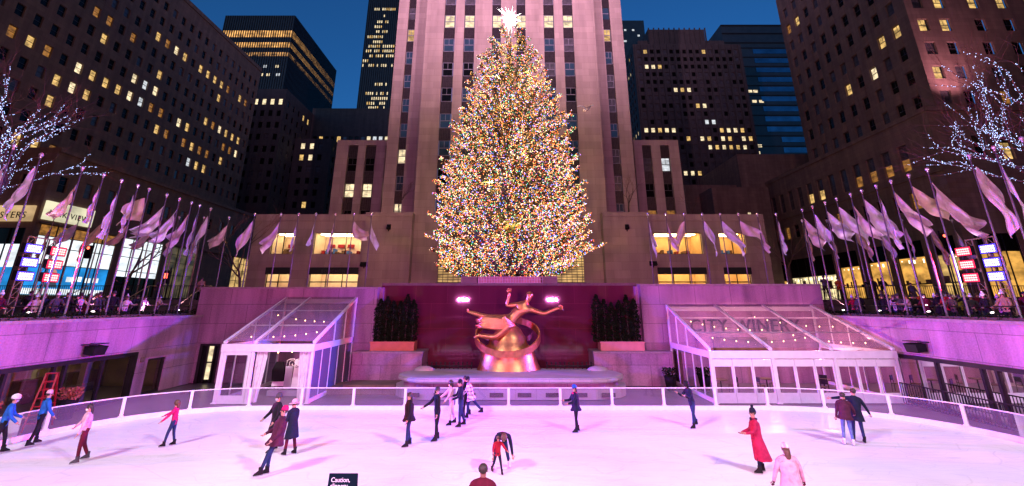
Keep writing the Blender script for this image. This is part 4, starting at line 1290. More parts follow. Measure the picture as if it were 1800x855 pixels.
    text_mesh('fascia_lettering', 'LINK VIEW', 1.05, M['black'], fa, (X_ + .31, 61.0, 15.8), (pi / 2, 0, pi / 2), .03, spacing=1.15)
    g = MB(); g.box(-66.6, X_ - .5, y0 - .30, y0 - .02, 14.8, 16.8); fb = g.build('fascia', M['fascia_warm'], rt)
    text_mesh('fascia_lettering', 'OSTERS', 1.15, M['black'], fb, (-63.4, y0 - .31, 15.2), (pi / 2, 0, 0), .03, spacing=1.15)
    g = MB(); g.poly([(-77.2, y0 + .2, 6.0), (-61, y0 + .2, 6.0), (-61, y0 + .2, 9.2), (-77.2, y0 + .2, 9.2)]); g.build('news_screen', M['screen_blue'], rt)
    g = MB(); g.poly([(-77.2, y0 + .2, 9.2), (-61, y0 + .2, 9.2), (-61, y0 + .2, 12), (-77.2, y0 + .2, 12)]); g.build('studio_window', M['studio_white'], rt)
    g = MB(); g.poly([(-77.2, y0 + .2, 12), (-61, y0 + .2, 12), (-61, y0 + .2, 14), (-77.2, y0 + .2, 14)]); g.build('studio_window', M['glass_dark'], rt)
    g = MB()
    for k in range(9): g.box(-77.2 + 2 * k, -77.06 + 2 * k, y0 + .05, y0 + .15, 6, 14)
    g.build('shop_frame', M['dark_metal'], rt)
M['studio_white'] = emit('studio_white', (0.88, 0.95, 1.0), 1.15, noise=.25, nscale=.5)
M['brown_window'] = emit('brown_window', (0.75, 0.55, 0.25), 0.10, noise=.7, nscale=.5)
M['screen_blue'] = emit('screen_blue', (0.02, 0.32, 0.85), 0.85, noise=.35, nscale=.35)
M['screen_skin'] = emit('screen_skin', (1.0, 0.45, 0.35), .6)
M['screen_suit'] = emit('screen_suit', (0.10, 0.14, 0.2), .5)
M['fascia'] = emit('fascia', (1.0, 0.93, 0.62), .75, noise=.3, nscale=.3)
M['fascia_warm'] = emit('fascia_warm', (1.0, 0.66, 0.32), .6, noise=.3, nscale=.3)
left_podium()

# ---- brown stone building on the right
def right_building():
    rt = root('corner_tower', (70, 70, ZG), 'brown stone corner building at the right, one edge washed by a pink lamp', 'building')
    mb = MB(); W = []
    z0, z1 = 28.7, 66.0
    # receding face, X=56, running from the corner (Y=55) away
    lit = {(0, 3): 'lit_warm', (1, 3): 'lit_warm', (2, 2): 'lit_pale', (4, 2): 'lit_warm', (8, 7): 'lit_amber', (7, 7): 'lit_warm', (6, 2): 'glass_blind', (1, 0): 'glass_dark'}
    pk = picker(21, lit, 0.01, 0.35)
    cols = [57.4 + 2.76 * i - .65 for i in range(9)]
    L = 81.5
    ucols = [L - (c + 1.3) for c in cols]            # U runs toward the viewer
    grid_facade(mb, W, (56, L, z0), (0, -1, 0), L - 55, z1 - z0, ucols, [31.2 + 3.78 * j - 1.0 - z0 for j in range(9)], 1.3, 1.95, .3, pk)
    # front face, Y=55
    xs = [57.85, 60.95, 65.85, 69.9, 74.0, 77.2, 81.5, 85.6]
    lit = {(0, 3): 'lit_warm', (1, 3): 'lit_warm', (1, 4): 'lit_warm', (2, 4): 'lit_warm', (3, 4): 'lit_warm', (4, 4): 'lit_warm', (2, 0): 'lit_amber', (3, 0): 'lit_warm'}
    pk2 = picker(22, lit, 0.03, 0.3)
    grid_facade(mb, W, (56, 55, z0), (1, 0, 0), 34, z1 - z0, [x - .75 - 56 for x in xs], [31.0 + 3.7 * j - .95 - z0 for j in range(9)], 1.5, 1.95, .3, pk2)
    mb.poly([(56, L, z0), (90, L, z0), (90, L, z1), (56, L, z1)]); mb.poly([(56, 55, z1), (90, 55, z1), (90, L, z1), (56, L, z1)])
    mb.build('wall', M['brownstone'], rt)
    for i in range(9):
        for j in range(8):
            q = MB(); y = cols[i]; q.box(55.93, 55.997, y + .1, y + 1.2, 31.2 + 3.78 * j + 1.0, 31.2 + 3.78 * (j + 1) - 1.1)
            q.build('fluted_panel', M['limestone_old'], rt)
    add_windows(rt, W, 1.3, 1.95, 'win_frame', 'sash2')
    # podium
    mb = MB(); W = []; zt = 28.4; zb = ZG
    ys = [56.6 + 2.83 * k for k in range(16)]
    La = 110
    holes = []
    for y in ys[:15]:
        holes.append((La - y - 1.45, La - y, 21.4 - zb, 24.9 - zb))
    up = [(La - y - 1.45, La - y, 16.4 - zb, 18.6 - zb) for y in ys[:15]]
    holes += up
    shops = [(53.8, 56.7), (58.2, 62.5), (64.0, 67.8), (69.6, 73.9), (75.0, 87.2), (88.5, 96)]
    for a, b in shops: holes.append((La - b, La - a, 5.6 - zb, 12.6 - zb))
    wall_with_holes(mb, (52, La, zb), (0, -1, 0), (0, 0, 1), La - 52.5, zt - zb, holes, .35)
    fh = [(x - 52, x - 52 + 1.5, 21.6 - zb, 24.6 - zb) for x in (56.6, 59.8, 64.5, 68.5, 73)] + [(x - 52, x - 52 + 5, 5.6 - zb, 12.6 - zb) for x in (53.2, 60, 66.6)]
    wall_with_holes(mb, (52, 52.5, zb), (1, 0, 0), (0, 0, 1), 38, zt - zb, fh, .35)
    mb.poly([(52, 52.5, zt), (90, 52.5, zt), (90, La, zt), (52, La, zt)])
    mb.build('podium_wall', M['brownstone'], rt)
    q = MB(); q.box(51.85, 51.998, 52.4, La, 20.2, 20.45); q.box(51.85, 51.998, 52.4, La, zt - .5, zt + .1); q.box(51.85, 90, 52.3, 52.498, zt - .5, zt + .1); q.build('string_course', M['brownstone'], rt)
    keys = {7: 'lit_warm', 6: 'lit_warm', 2: 'lit_amber', 3: 'lit_amber', 1: 'lit_amber', 0: 'lit_amber', 4: 'glass_blind'}
    for k, y in enumerate(ys[:15]):
        # tall window: blind above, lit sash below
        W.append(((52.32, y + 1.45, 21.4), (0, -1, 0), (-1, 0, 0), 'glass_blind'))
    add_windows(rt, W, 1.45, 3.5, 'win_frame', 'sash2')
    for k, m_ in keys.items():
        y = ys[k]; q = MB(); q.poly([(52.25, y + 1.38, 21.5), (52.25, y + .08, 21.5), (52.25, y + .08, 23.0), (52.25, y + 1.38, 23.0)]); q.build('lower_sash', M[m_], rt)
    W = [((52.32, y + 1.45, 16.4), (0, -1, 0), (-1, 0, 0), 'glass_dark' if i % 5 else 'lit_amber') for i, y in enumerate(ys[:15])]
    W += [((x, 52.82, 21.6), (1, 0, 0), (0, -1, 0), 'lit_warm' if x in (59.8,) else 'glass_dark') for x in (56.6, 59.8, 64.5, 68.5, 73)]
    add_windows(rt, W, 1.45, 2.2, 'win_frame', 'sash2')
    for (a, b), m_, t in zip(shops, ('lit_gold', 'shop_amber', 'shop_amber', 'shop_amber', 'shop_pale', 'shop_amber'), (10.5, 10.6, 10.5, 10.3, 9.4, 9.0)):
        q = MB(); q.poly([(52.3, b, 5.6), (52.3, a, 5.6), (52.3, a, t), (52.3, b, t)]); sh = q.build('shop_window', M[m_], rt)
        q = MB(); q.poly([(52.28, b, t), (52.28, a, t), (52.28, a, 12.6), (52.28, b, 12.6)]); q.build('dark_transom', M['glass_dark'], rt)
        # down-lights near the ceiling and dark goods along the sill
        q = MB(); rq = random.Random(int(a * 10)); y = a + .5
        while y < b - .4:
            q.box(52.24, 52.28, y, y + rq.uniform(.12, .3), t - rq.uniform(.35, .8), t - .3); y += rq.uniform(.7, 1.5)
        q.build('down_lights', M['lamp_hot'], sh)
        q = MB(); y = a + .2
        while y < b - .4:
            w = rq.uniform(.2, .9); q.box(52.22, 52.27, y, min(b, y + w), 7.3, 7.3 + rq.uniform(.3, 1.5)); y += w + rq.uniform(.3, 1.1)
        q.build('goods', M['shelf'], sh)
        q = MB(); n = max(2, int((b - a) / 2.1))
        for k in range(n + 1):
            y = a + (b - a) * k / n; q.box(52.12, 52.2, max(a, y - .06), min(b, y + .06), 5.6, 12.6)
        q.box(52.11, 52.19, a, b, t - .05, t + .12); q.box(52.11, 52.19, a, b, 7.2, 7.35)
        q.build('shop_frame', M['dark_metal'], rt)
    for x in (53.2, 60, 66.6):
        q = MB(); q.poly([(x, 52.8, 5.6), (x + 5, 52.8, 5.6), (x + 5, 52.8, 10.6), (x, 52.8, 10.6)]); q.build('shop_window', M['shop_amber'], rt)
        q = MB(); q.poly([(x, 52.8, 10.6), (x + 5, 52.8, 10.6), (x + 5, 52.8, 12.6), (x, 52.8, 12.6)]); q.build('dark_transom', M['glass_dark'], rt)
        q = MB()
        for k in range(4): q.box(x + k * 1.63, x + k * 1.63 + .1, 52.6, 52.7, 5.6, 12.6)
        q.build('shop_frame', M['dark_metal'], rt)
M['lamp_hot'] = emit('lamp_hot', (1.0, .85, .6), 3.0)
M['shop_amber'] = emit('shop_amber', (1.0, 0.50, 0.10), .80, noise=.55, nscale=.5)
M['shop_pale'] = emit('shop_pale', (1.0, 0.80, 0.42), 1.0, noise=.6, nscale=.8)
right_building()
# uplight on the setback at the corner: washes the first bay of the front face
spot("corner_floodlight", (57.4, 51.5, 28.85), (60.0, 55.0, 46), 9000, (1.0, .40, .60), 95, 1.0, .2)
q = MB(); q.box(57.1, 57.7, 51.9, 52.3, 28.3, 28.5); tag(q.build('uplight_fixture', M['black']), 'small black floodlight on the setback of the brown corner building', 'lamp')

# ---- distant buildings
def block(name, label, x0, x1, y0, y1, z1, material, cols, rows, w, h, pk, side=0, scols=None, frame='win_frame', style='plain', z0=ZG, depth=.25, parts=True, pks=None):
    """box with a window grid on the front, and optionally on the side at x1 (side=1) or x0 (side=-1)"""
    rt = root(name, ((x0 + x1) / 2, (y0 + y1) / 2, z0), label, 'building')
    mb = MB(); W = []
    grid_facade(mb, W, (x0, y0, z0), (1, 0, 0), x1 - x0, z1 - z0, [c - x0 for c in cols], [r - z0 for r in rows], w, h, depth, pk)
    W2 = []
    if side == 1: grid_facade(mb, W2, (x1, y0, z0), (0, 1, 0), y1 - y0, z1 - z0, [c - y0 for c in scols], [r - z0 for r in rows], w, h, depth, pks or pk)
    else: mb.poly([(x1, y0, z0), (x1, y1, z0), (x1, y1, z1), (x1, y0, z1)])
    if side == -1: grid_facade(mb, W2, (x0, y1, z0), (0, -1, 0), y1 - y0, z1 - z0, [y1 - c - w for c in scols], [r - z0 for r in rows], w, h, depth, pks or pk)
    else: mb.poly([(x0, y1, z0), (x0, y0, z0), (x0, y0, z1), (x0, y1, z1)])
    mb.poly([(x0, y0, z1), (x1, y0, z1), (x1, y1, z1), (x0, y1, z1)]); mb.poly([(x1, y1, z0), (x0, y1, z0), (x0, y1, z1), (x1, y1, z1)])
    mb.build('wall', material, rt)
    add_windows(rt, W + W2, w, h, frame, style)
    return rt

def rng(a, b, s):
    out = []
    while a < b: out.append(a); a += s
    return out
M['curtain_wall'] = mat('curtain_wall', (0.035, 0.045, 0.050), 0.35, var=0.2, scale=.4)
M['glass_band'] = mat('glass_band', (0.09, 0.20, 0.27), 0.15, metal=0.9, var=0.3, scale=.3)

# hotel-like masonry block (front, then a lower wing)
litA = {(i, 8): 'lit_pale' for i in range(0, 9)}; litA.update({(3, 11): 'lit_pale', (1, 11): 'glass_blind', (9, 2): 'lit_pale'})
pa = picker(41, litA, 0.015, .2)
block('masonry_hotel', 'dark masonry block with a row of lit windows behind the left office slab', -92, -70.6, 130, 178, 69.5, M['dark_masonry'],
      rng(-90.5, -72, 2.55), rng(33, 67, 3.9), 1.3, 2.0, pa, 1, rng(132, 177, 3.6), pks=picker(42, {(i, 8): 'lit_warm' for i in range(3, 13)} | {(i, 7): 'lit_warm' for i in range(6, 12)}, 0.02, .1))
block('masonry_wing', 'lower dark masonry wing in front of the far dark blocks, left of the tower', -70.5, -58.5, 140, 178, 56.5, M['dark_masonry'],
      rng(-68.5, -60, 2.9), rng(14, 54, 3.9), 1.4, 2.0, picker(43, {(0, 10): 'lit_pale', (1, 10): 'lit_pale', (0, 9): 'lit_warm', (1, 9): 'lit_pale', (1, 5): 'lit_warm'}, 0.02, .15), 1, rng(142, 177, 3.6), pks=picker(44, {(i, 10): 'lit_warm' for i in range(1, 6)} | {(i, 9): 'lit_warm' for i in range(4, 10)}, .02, .1))
# glass office slab with gold top floors
def glass_slab():
    rt = root('glass_office', (-107, 195, ZG), 'dark glass office block with two gold-lit floors near its flat roof', 'building')
    mb = MB(); mb.box(-124, -94, 170, 219, 60, 124.8); mb.build('core', M['curtain_wall'], rt)
    mb = MB(); mb.ball((-102.5, 183, 125.5), 3.6, 14, 8, sq=(1, 1, 1.05)); mb.build('roof_dome', M['spandrel'], rt)
    mb = MB(); x = -124.0
    while x <= -94: mb.box(x - .16, x + .16, 169.7, 169.998, 60, 124.6); x += 1.0
    y = 170.5
    while y < 219: mb.box(-93.998, -93.7, y - .16, y + .16, 60, 124.6); y += 1.0
    f = mb.build('mullions', M['dark_metal'], rt)
    for (za, zb, m_) in ((114.0, 117.2, 'gold_floor'), (109.0, 111.4, 'gold_floor'), (104.8, 106.6, 'gold_floor_dim')):
        q = MB(); q.poly([(-123.8, 169.98, za), (-94.1, 169.98, za), (-94.1, 169.98, zb), (-123.8, 169.98, zb)]); q.poly([(-93.98, 170.1, za), (-93.98, 218.9, za), (-93.98, 218.9, zb), (-93.98, 170.1, zb)])
        q.build('lit_floor', M[m_], rt)
    r = random.Random(9)
    for k in range(22):
        x = -122 + r.random() * 26; z = 72 + 3.9 * r.randrange(8); q = MB()
        q.poly([(x, 169.97, z), (x + 1.3, 169.97, z), (x + 1.3, 169.97, z + 1.2), (x, 169.97, z + 1.2)]); q.build('window', M['lit_white' if k % 3 else 'lit_pale'], rt)
M['gold_floor'] = emit('gold_floor', (1.0, 0.50, 0.14), .95, noise=.6, nscale=.35)
M['gold_floor_dim'] = emit('gold_floor_dim', (1.0, 0.50, 0.16), .50, noise=.9, nscale=.35)
glass_slab()
# wide dark block
block('dark_block', 'wide dark ribbed block between the masonry wing and the tower, four windows lit', -71, -40, 150, 175, 71.8, M['dark_masonry'],
      rng(-69.5, -42, 2.1), rng(20, 60, 3.9), 1.3, 2.1, picker(51, {(11, 10): 'lit_white', (12, 10): 'lit_pale', (10, 10): 'lit_white', (9, 10): 'lit_pale'}, .02, .1))
# dark tower left of the slab tower
def dark_tower():
    rt = root('dark_tower', (-59, 192, ZG), 'slim dark ribbed tower left of the pink tower with rows of lit floors', 'building')
    mb = MB(); mb.box(-66.2, -51.5, 180, 204, ZG, 175); mb.build('core', M['curtain_wall'], rt)
    mb = MB(); x = -66.2
    while x <= -51.4: mb.box(x - .10, x + .10, 179.6, 179.998, 40, 174.8); x += .92
    mb.build('mullions', M['dark_metal'], rt)
    r = random.Random(77); wm = {}
    rows = [(134.6, 2, 14), (131, 8, 9), (127.8, 5, 11), (125.2, 4, 11), (122.6, 4, 11), (119.9, 1, 10), (117.3, 4, 9), (115.0, 0, 15), (112.6, 0, 15), (110.1, 3, 15), (107.6, 0, 3), (105.3, 0, 15), (96, 6, 13), (91.6, 3, 14), (89.2, 3, 14), (86.9, 4, 13), (84.8, 5, 14), (82.6, 6, 15), (80.4, 6, 15), (78.2, 7, 15), (76, 8, 15), (73.8, 8, 15)]
    P_ = []
    for z, a, b in rows:
        for k in range(a, b):
            if r.random() < .78: P_.append((-66.1 + .92 * k + .14, z, .65, 1.3, r.choice(['lit_pale', 'lit_warm', 'lit_pale'])))
    for i, (x, z, w, h, m_) in enumerate(P_[:100]):
        key = m_
        if key not in wm:
            q = MB(); q.poly([(0, 0, 0), (w, 0, 0), (w, 0, h), (0, 0, h)]); wm[key] = q.mesh('window', [M[m_]])
        o = bpy.data.objects.new('window', wm[key]); COL.objects.link(o); o.parent = rt; o.location = Vector((x, 179.95, z)) - gloc(rt)
    q = MB()
    for (x, z, w, h, m_) in P_[100:]: q.poly([(x, 179.95, z), (x + w, 179.95, z), (x + w, 179.95, z + h), (x, 179.95, z + h)], 0 if m_ == 'lit_pale' else 1)
    o = q.build('windows', [M['lit_pale'], M['lit_warm']], rt); o['kind'] = 'stuff'
dark_tower()
# right side: slim far tower, ribbed masonry block, blue glass block, low brown block
rt = root('far_tower', (61, 206, ZG), 'slim dark glass tower just right of the pink tower', 'building')
mb = MB(); mb.box(54.0, 67.8, 200, 212, ZG, 143); mb.build('core', M['curtain_wall'], rt)
rr = random.Random(5)
for k in range(16):
    mb = MB(); x = 56 + rr.random() * 10; z = 108 + 3.2 * rr.randrange(10); mb.poly([(x, 199.95, z), (x + 1.1, 199.95, z), (x + 1.1, 199.95, z + 1), (x, 199.95, z + 1)]); mb.build('window', M['lit_white'], rt)
litF = {}
for (c, r_) in ((1, 17), (10, 17), (1, 15), (2, 15), (3, 15), (5, 12), (6, 12), (7, 12), (8, 10), (9, 10), (0, 7), (1, 7), (2, 7), (3, 7), (4, 7), (11, 7), (12, 7), (13, 7), (14, 7), (8, 6), (9, 6), (11, 6), (12, 6), (14, 6), (15, 6), (9, 5), (10, 5), (11, 5), (13, 5), (14, 5), (3, 2), (4, 2), (5, 2), (6, 2), (7, 2)):
    litF[(c, r_)] = 'lit_pale' if (c + r_) % 3 else 'lit_warm'
litF[(9, 8)] = 'lit_white'; litF[(10, 8)] = 'lit_white'
pf = picker(61, litF, .01, .42, dark='glass_dark')
fb = block('ribbed_block', 'wide dark block with narrow vertical piers and rows of lit windows, right of the tower', 33.6, 63.3, 110, 135, 73.2, M['dark_masonry'],
           [34.6 + 1.78 * k for k in range(16)], [31.0 + 2.31 * k for k in range(18)], 1.0, 1.25, pf, -1, rng(112, 133, 2.2))
mb = MB()
for k in range(17): mb.box(34.18 + 1.78 * k - .22, 34.18 + 1.78 * k + .12, 109.7, 109.998, 20, 73.0)
mb.build('piers', M['dark_masonry'], fb)
mb = MB(); mb.box(38.8, 54.8, 112, 128, 73.2, 79.2)
for k in range(12): mb.box(38.9 + 1.45 * k, 39.2 + 1.45 * k, 111.7, 111.99, 73.2, 79.6)
mb.box(36, 60.5, 113, 130, 73.2, 76.2); mb.build('roof_storey', M['dark_masonry'], fb)
rt = root('blue_glass_block', (92, 160, ZG), 'dark glass block with horizontal blue bands reflecting the sky, far right', 'building')
mb = MB(); mb.box(80, 118, 150, 175, ZG, 106.5); mb.build('core', M['curtain_wall'], rt)
k = 0; z = 55
while z < 97:
    mb = MB(); mb.box(90.5 if z > 60 else 95, 108, 149.85, 149.99, z, z + 1.9); mb.build('glass_band', M['glass_band'], rt)
    mb = MB(); mb.box(79.9, 118.1, 149.7, 149.99, z + 2.3, z + 2.6); mb.build('floor_band', M['spandrel'], rt); z += 3.9
for z in (98.5, 102.5, 106.0):
    mb = MB(); mb.box(79.9, 118.1, 149.6, 149.99, z, z + .35); mb.build('floor_band', M['spandrel'], rt)
for (x, z) in ((84, 78), (86, 78), (88, 78), (87, 74), (89.5, 74), (84.5, 59), (86, 57), (85, 54.5)):
    mb = MB(); mb.poly([(x, 149.9, z), (x + 1.6, 149.9, z), (x + 1.6, 149.9, z + 1), (x, 149.9, z + 1)]); mb.build('window', M['lit_pale'], rt)
rt = root('brown_annex', (55, 95, ZG), 'low brown stepped building behind the right corner building, nearly blank', 'building')
mb = MB(); mb.box(47, 75, 90, 120, ZG, 34.6); mb.build('wall', M['brownstone'], rt)
mb = MB(); mb.box(36, 47.0, 92, 120, ZG, 28.5); mb.box(39, 50, 86, 91.9, ZG, 26.5); mb.build('lower_wall', M['brownstone'], rt)
for (x, z) in ((36.4, 18.5), (39.3, 19.5), (42, 18.5), (43.6, 19.2), (45.3, 19.9)):
    yy = 91.9 if x < 39 else 85.9
    mb = MB(); mb.box(x, x + .5, yy, yy + .08, z, z + 1.6); mb.build('window', M['lit_pale'], rt)

# ---- the tall blocks of the city round the square, outside the view: they shade the plaza from the evening sky
for (x0, x1, y0, y1, z1, lab, col) in ((-130, 130, -130, -95, 78, 'broad department store block across the avenue behind the viewer', 'limestone_old'),
                                  (-105, -52, -85, 20, 82, 'tall dark block to the left behind the viewer', 'dark_masonry'),
                                  (56, 110, -85, 30, 130, 'very tall dark block to the right behind the viewer', 'dark_masonry')):
    rt = root('city_block', ((x0 + x1) / 2, (y0 + y1) / 2, 3.2), lab, 'building')
    mb = MB(); mb.box(x0, x1, y0, y1, 3.2, z1); mb.build('wall', M[col], rt)
    q = MB(); rr = random.Random(int(x0))
    for k in range(60):
        z = 8 + 3.8 * rr.randrange(int((z1 - 12) / 3.8))
        if x0 < 0 < x1: x = rr.uniform(x0, x1 - 2); q.box(x, x + 1.5, y1, y1 + .05, z, z + 2)
        else:
            y = rr.uniform(y0, y1 - 2); xx = x1 if x0 < 0 else x0; q.box(*sorted((xx, xx + (.05 if x0 < 0 else -.05))), y, y + 1.5, z, z + 2)
    o = q.build('windows', M['lit_warm'], rt); o['kind'] = 'stuff'

# ---- roofs either side of the viewer (seen only in reflections; they carry the floodlights)
for s, lab in ((-1, 'six-storey limestone garden building behind the viewer on the left'), (1, 'six-storey limestone garden building behind the viewer on the right')):
    rt = root('garden_building', (s * 26, -22, 3.2), lab, 'building')
    mb = MB(); a, b = sorted((s * 12, s * 44)); mb.box(a, b, -48, -13, 3.2, 25.8); mb.build('wall', M['limestone_old'], rt)
    q = MB()
    for i in range(7):
        for j in range(5):
            x = a + 2.6 + i * 4.2; z = 6 + j * 3.9; q.box(x, x + 1.6, -13.0, -12.9, z, z + 2.2)
    q.build('window_bays', M['lit_amber'], rt)
    q = MB(); q.box(*sorted((s * 21, s * 27)), -13.4, -12.9, 25.8, 26.6); q.build('lamp_rail', M['black'], rt)
# ================================================================== SIDE PLAZAS
def low_hedge(s):
    rr = random.Random(31 + s); q = MB()
    x0, x1 = sorted((s * 21.05, s * 21.75))
    n = 5200
    for k in range(n):
        y = rr.uniform(8, 32.2); x = rr.uniform(x0, x1); z = rr.uniform(3.95, 4.42 + .05 * sin(y * 3)); sz = rr.uniform(.035, .075)
        u = Vector((rr.uniform(-1, 1), rr.uniform(-1, 1), rr.uniform(-1, 1))).normalized(); w = u.orthogonal().normalized()
        c = Vector((x, y, z)); q.poly([c + u * sz, c + w * sz * .6, c - u * sz, c - w * sz * .6])
    q.box(x0 + .1, x1 - .1, 8, 32.1, 3.7, 4.25, 1)
    tag(q.build('hedge', [M['evergreen'], M['bark']]), 'low clipped hedge %s' % ('topping the violet wall above the gold shop windows' if s < 0 else 'topping the pink wall beside the long pavilion'), 'hedge')
    rt = root('plaza_railing', (s * 21.95, 20, Z_SIDE), 'thin dark railing behind the low hedge %s' % ('above the violet wall' if s < 0 else 'on the pavilion side'), 'railing')
    q = MB(); q.tube([(s * 21.95, 8, 4.72), (s * 21.95, 33, 4.72)], .022, 5); q.tube([(s * 21.95, 8, 4.3), (s * 21.95, 33, 4.3)], .015, 5); q.build('rail', M['dark_metal'], rt)
    for k in range(13):
        q = MB(); q.tube([(s * 21.95, 8 + 2.05 * k, 3.7), (s * 21.95, 8 + 2.05 * k, 4.72)], .02, 5); q.build('post', M['dark_metal'], rt)
low_hedge(-1); low_hedge(1)
def stairs(s):
    rt = root('plaza_steps', (s * 25.5, 33.5, Z_SIDE), 'broad dark steps with sloping handrails up to the street, %s' % ('left side' if s < 0 else 'right side, people on them'), 'steps')
    q = MB(); a, b = sorted((s * 22.2, s * 44))
    for k in range(8): q.box(a, b, 32.2 + .3 * k, 34.6, Z_SIDE + .175 * k + .001, Z_SIDE + .175 * (k + 1))
    q.build('treads', M['plaza'], rt)
    for x in (22.4, 26.5, 31):
        q = MB(); q.tube([(s * x, 31.9, 4.65), (s * x, 34.6, 6.1), (s * x, 35.4, 6.1)], .03, 6)
        for y, z in ((31.95, 3.7), (33.3, 4.3), (34.6, 5.1)): q.tube([(s * x, y, z), (s * x, y, z + (.95))], .022, 5)
        q.build('handrail', M['handrail'], rt)
    rt = root('street_railing', (s * 30, 35.4, Z_BACK), 'dark picket railing along the upper street at the top of the %s steps' % ('left' if s < 0 else 'right'), 'railing')
    q = MB(); a, b = sorted((s * 22.4, s * 44)); q.box(a, b, 35.38, 35.42, 6.1, 6.15); q.box(a, b, 35.38, 35.42, 5.2, 5.24)
    x = a
    while x < b: q.box(x - .012, x + .012, 35.39, 35.41, 5.24, 6.1); x += .16
    q.build('pickets', M['dark_metal'], rt)
M['handrail'] = mat('handrail', (0.45, 0.36, 0.25), 0.3, metal=.8)
stairs(-1); stairs(1)

# ================================================================== FLAGS
M['pole'] = mat('pole', (0.20, 0.16, 0.18), 0.4, metal=0.4, var=.1)
M['finial'] = mat('finial', (0.75, 0.70, 0.66), 0.25, metal=0.6)
def cloth_mat(name, c):
    m = mat(name, c, 0.42, metal=0.15, var=0.3, scale=2.5, bump=1.0, bscale=6)
    nt = m.node_tree; p = nt.nodes['Principled BSDF']; o = nt.nodes['Material Output']
    tl = nt.nodes.new('ShaderNodeBsdfTranslucent'); tl.inputs[0].default_value = (*c, 1)
    mx = nt.nodes.new('ShaderNodeMixShader'); mx.inputs[0].default_value = .35
    nt.links.new(p.outputs[0], mx.inputs[1]); nt.links.new(tl.outputs[0], mx.inputs[2]); nt.links.new(mx.outputs[0], o.inputs['Surface'])
    return m
M['flag_silver'] = cloth_mat('flag_silver', (0.84, 0.84, 0.86))
M['flag_gold'] = cloth_mat('flag_gold', (0.78, 0.64, 0.46))
M['flag_rose'] = cloth_mat('flag_rose', (0.80, 0.64, 0.64))
def flag_mesh(seed, sx, droop, length, hoist, m, sy=0.0):
    """cloth flag: hoist edge on the pole (z=0..-hoist), fly end falling away"""
    r = random.Random(seed); nu, nv = 18, 10
    ph = r.uniform(0, 6); fold = r.uniform(.08, .26); wv = r.uniform(5, 12)
    gather = r.uniform(.1, .6)
    q = MB()
    for i in range(nu + 1):
        u = i / nu
        for j in range(nv + 1):
            v = j / nv
            g = 1 - gather * u ** .8
            a = min(1.45, droop + .22 + .22 * sin(2.2 * u + ph))
            x = sx * (u * .82 * length * cos(a) * (1 - .10 * v))
            z = -v * hoist * g - u * .88 * length * sin(a) - .10 * hoist * u * sin(v * 4 + ph)
            y = sy * u * length * .35 + fold * sin(wv * (v + .35 * u) + ph) * (0.15 + u) + .07 * sin(9 * u - 5 * v + ph)
            q.v.append((x, y, z))
    w = nv + 1
    for i in range(nu):
        for j in range(nv): q.face([i * w + j, i * w + j + 1, (i + 1) * w + j + 1, (i + 1) * w + j], 0, True)
    return q.mesh('flag', [m])
pole_me = MB(); pole_me.tube([(0, 0, 0), (0, 0, .25), (0, 0, .3), (0, 0, 3), (0, 0, 7.45)], [.09, .09, .048, .044, .028], 8)
pole_me = pole_me.mesh('pole', [M['pole']])
fin_me = MB(); fin_me.ball((0, 0, 0), .095, 8, 6); fin_me.tube([(0, 0, -.16), (0, 0, -.08)], [.05, .05], 6); fin_me = fin_me.mesh('finial', [M['finial']])
def flagpole(x, y, zb, ztop, sx, mk, seed, droop, length, label, group, sy=0.0, hoist=1.08):
    rf = random.Random(seed * 13 + 5); droop = max(.3, droop + rf.uniform(-.38, .22)); length *= rf.uniform(.9, 1.22); hoist *= rf.uniform(.9, 1.3)
    rt = root('flagpole', (x, y, zb), label, 'flagpole', group)
    p = bpy.data.objects.new('pole', pole_me); COL.objects.link(p); p.parent = rt; p.scale = (1, 1, (ztop - zb - .1) / 7.45)
    f = bpy.data.objects.new('finial', fin_me); COL.objects.link(f); f.parent = rt; f.location = (0, 0, ztop - zb)
    g = bpy.data.objects.new('flag', flag_mesh(seed, sx, droop, length, hoist, M[mk])); COL.objects.link(g); g.parent = rt
    g.location = (sx * .05, 0, ztop - zb - .55)
ORD = ['first', 'second', 'third', 'fourth', 'fifth', 'sixth', 'seventh', 'eighth', 'ninth', 'tenth', 'eleventh', 'twelfth', 'thirteenth', 'fourteenth', 'fifteenth', 'sixteenth']
WORD = {'flag_silver': 'silver', 'flag_gold': 'gold', 'flag_rose': 'rose'}
rr = random.Random(4)
# left row along the wall (y from near to far)
mk = 'flag_silver flag_silver flag_gold flag_rose flag_silver flag_silver flag_gold flag_silver flag_silver flag_rose flag_rose flag_silver'.split()
ys = [18.5, 19.7, 21.8, 23.05, 24.2, 25.35, 26.2, 27.65, 28.8, 29.95, 30.8, 32.0]
for i, y in enumerate(ys):
    flagpole(-21.4, y, Z_SIDE, 11.3, -1, mk[i], 100 + i, [1.0, .95, .8, 1.2, .95, 1.0, .65, .95, 1.0, 1.15, 1.05, 1.0][i], [2.1, 2.3, 2.0, 1.7, 2.1, 2.0, 1.9, 2.3, 2.2, 2.1, 2.2, 2.2][i],
             'flagpole with limp %s flag, %s from the near end of the left wall row' % (WORD[mk[i]], ORD[i]), 'flagpoles along the left side wall', sy=rr.uniform(-.2, .2))
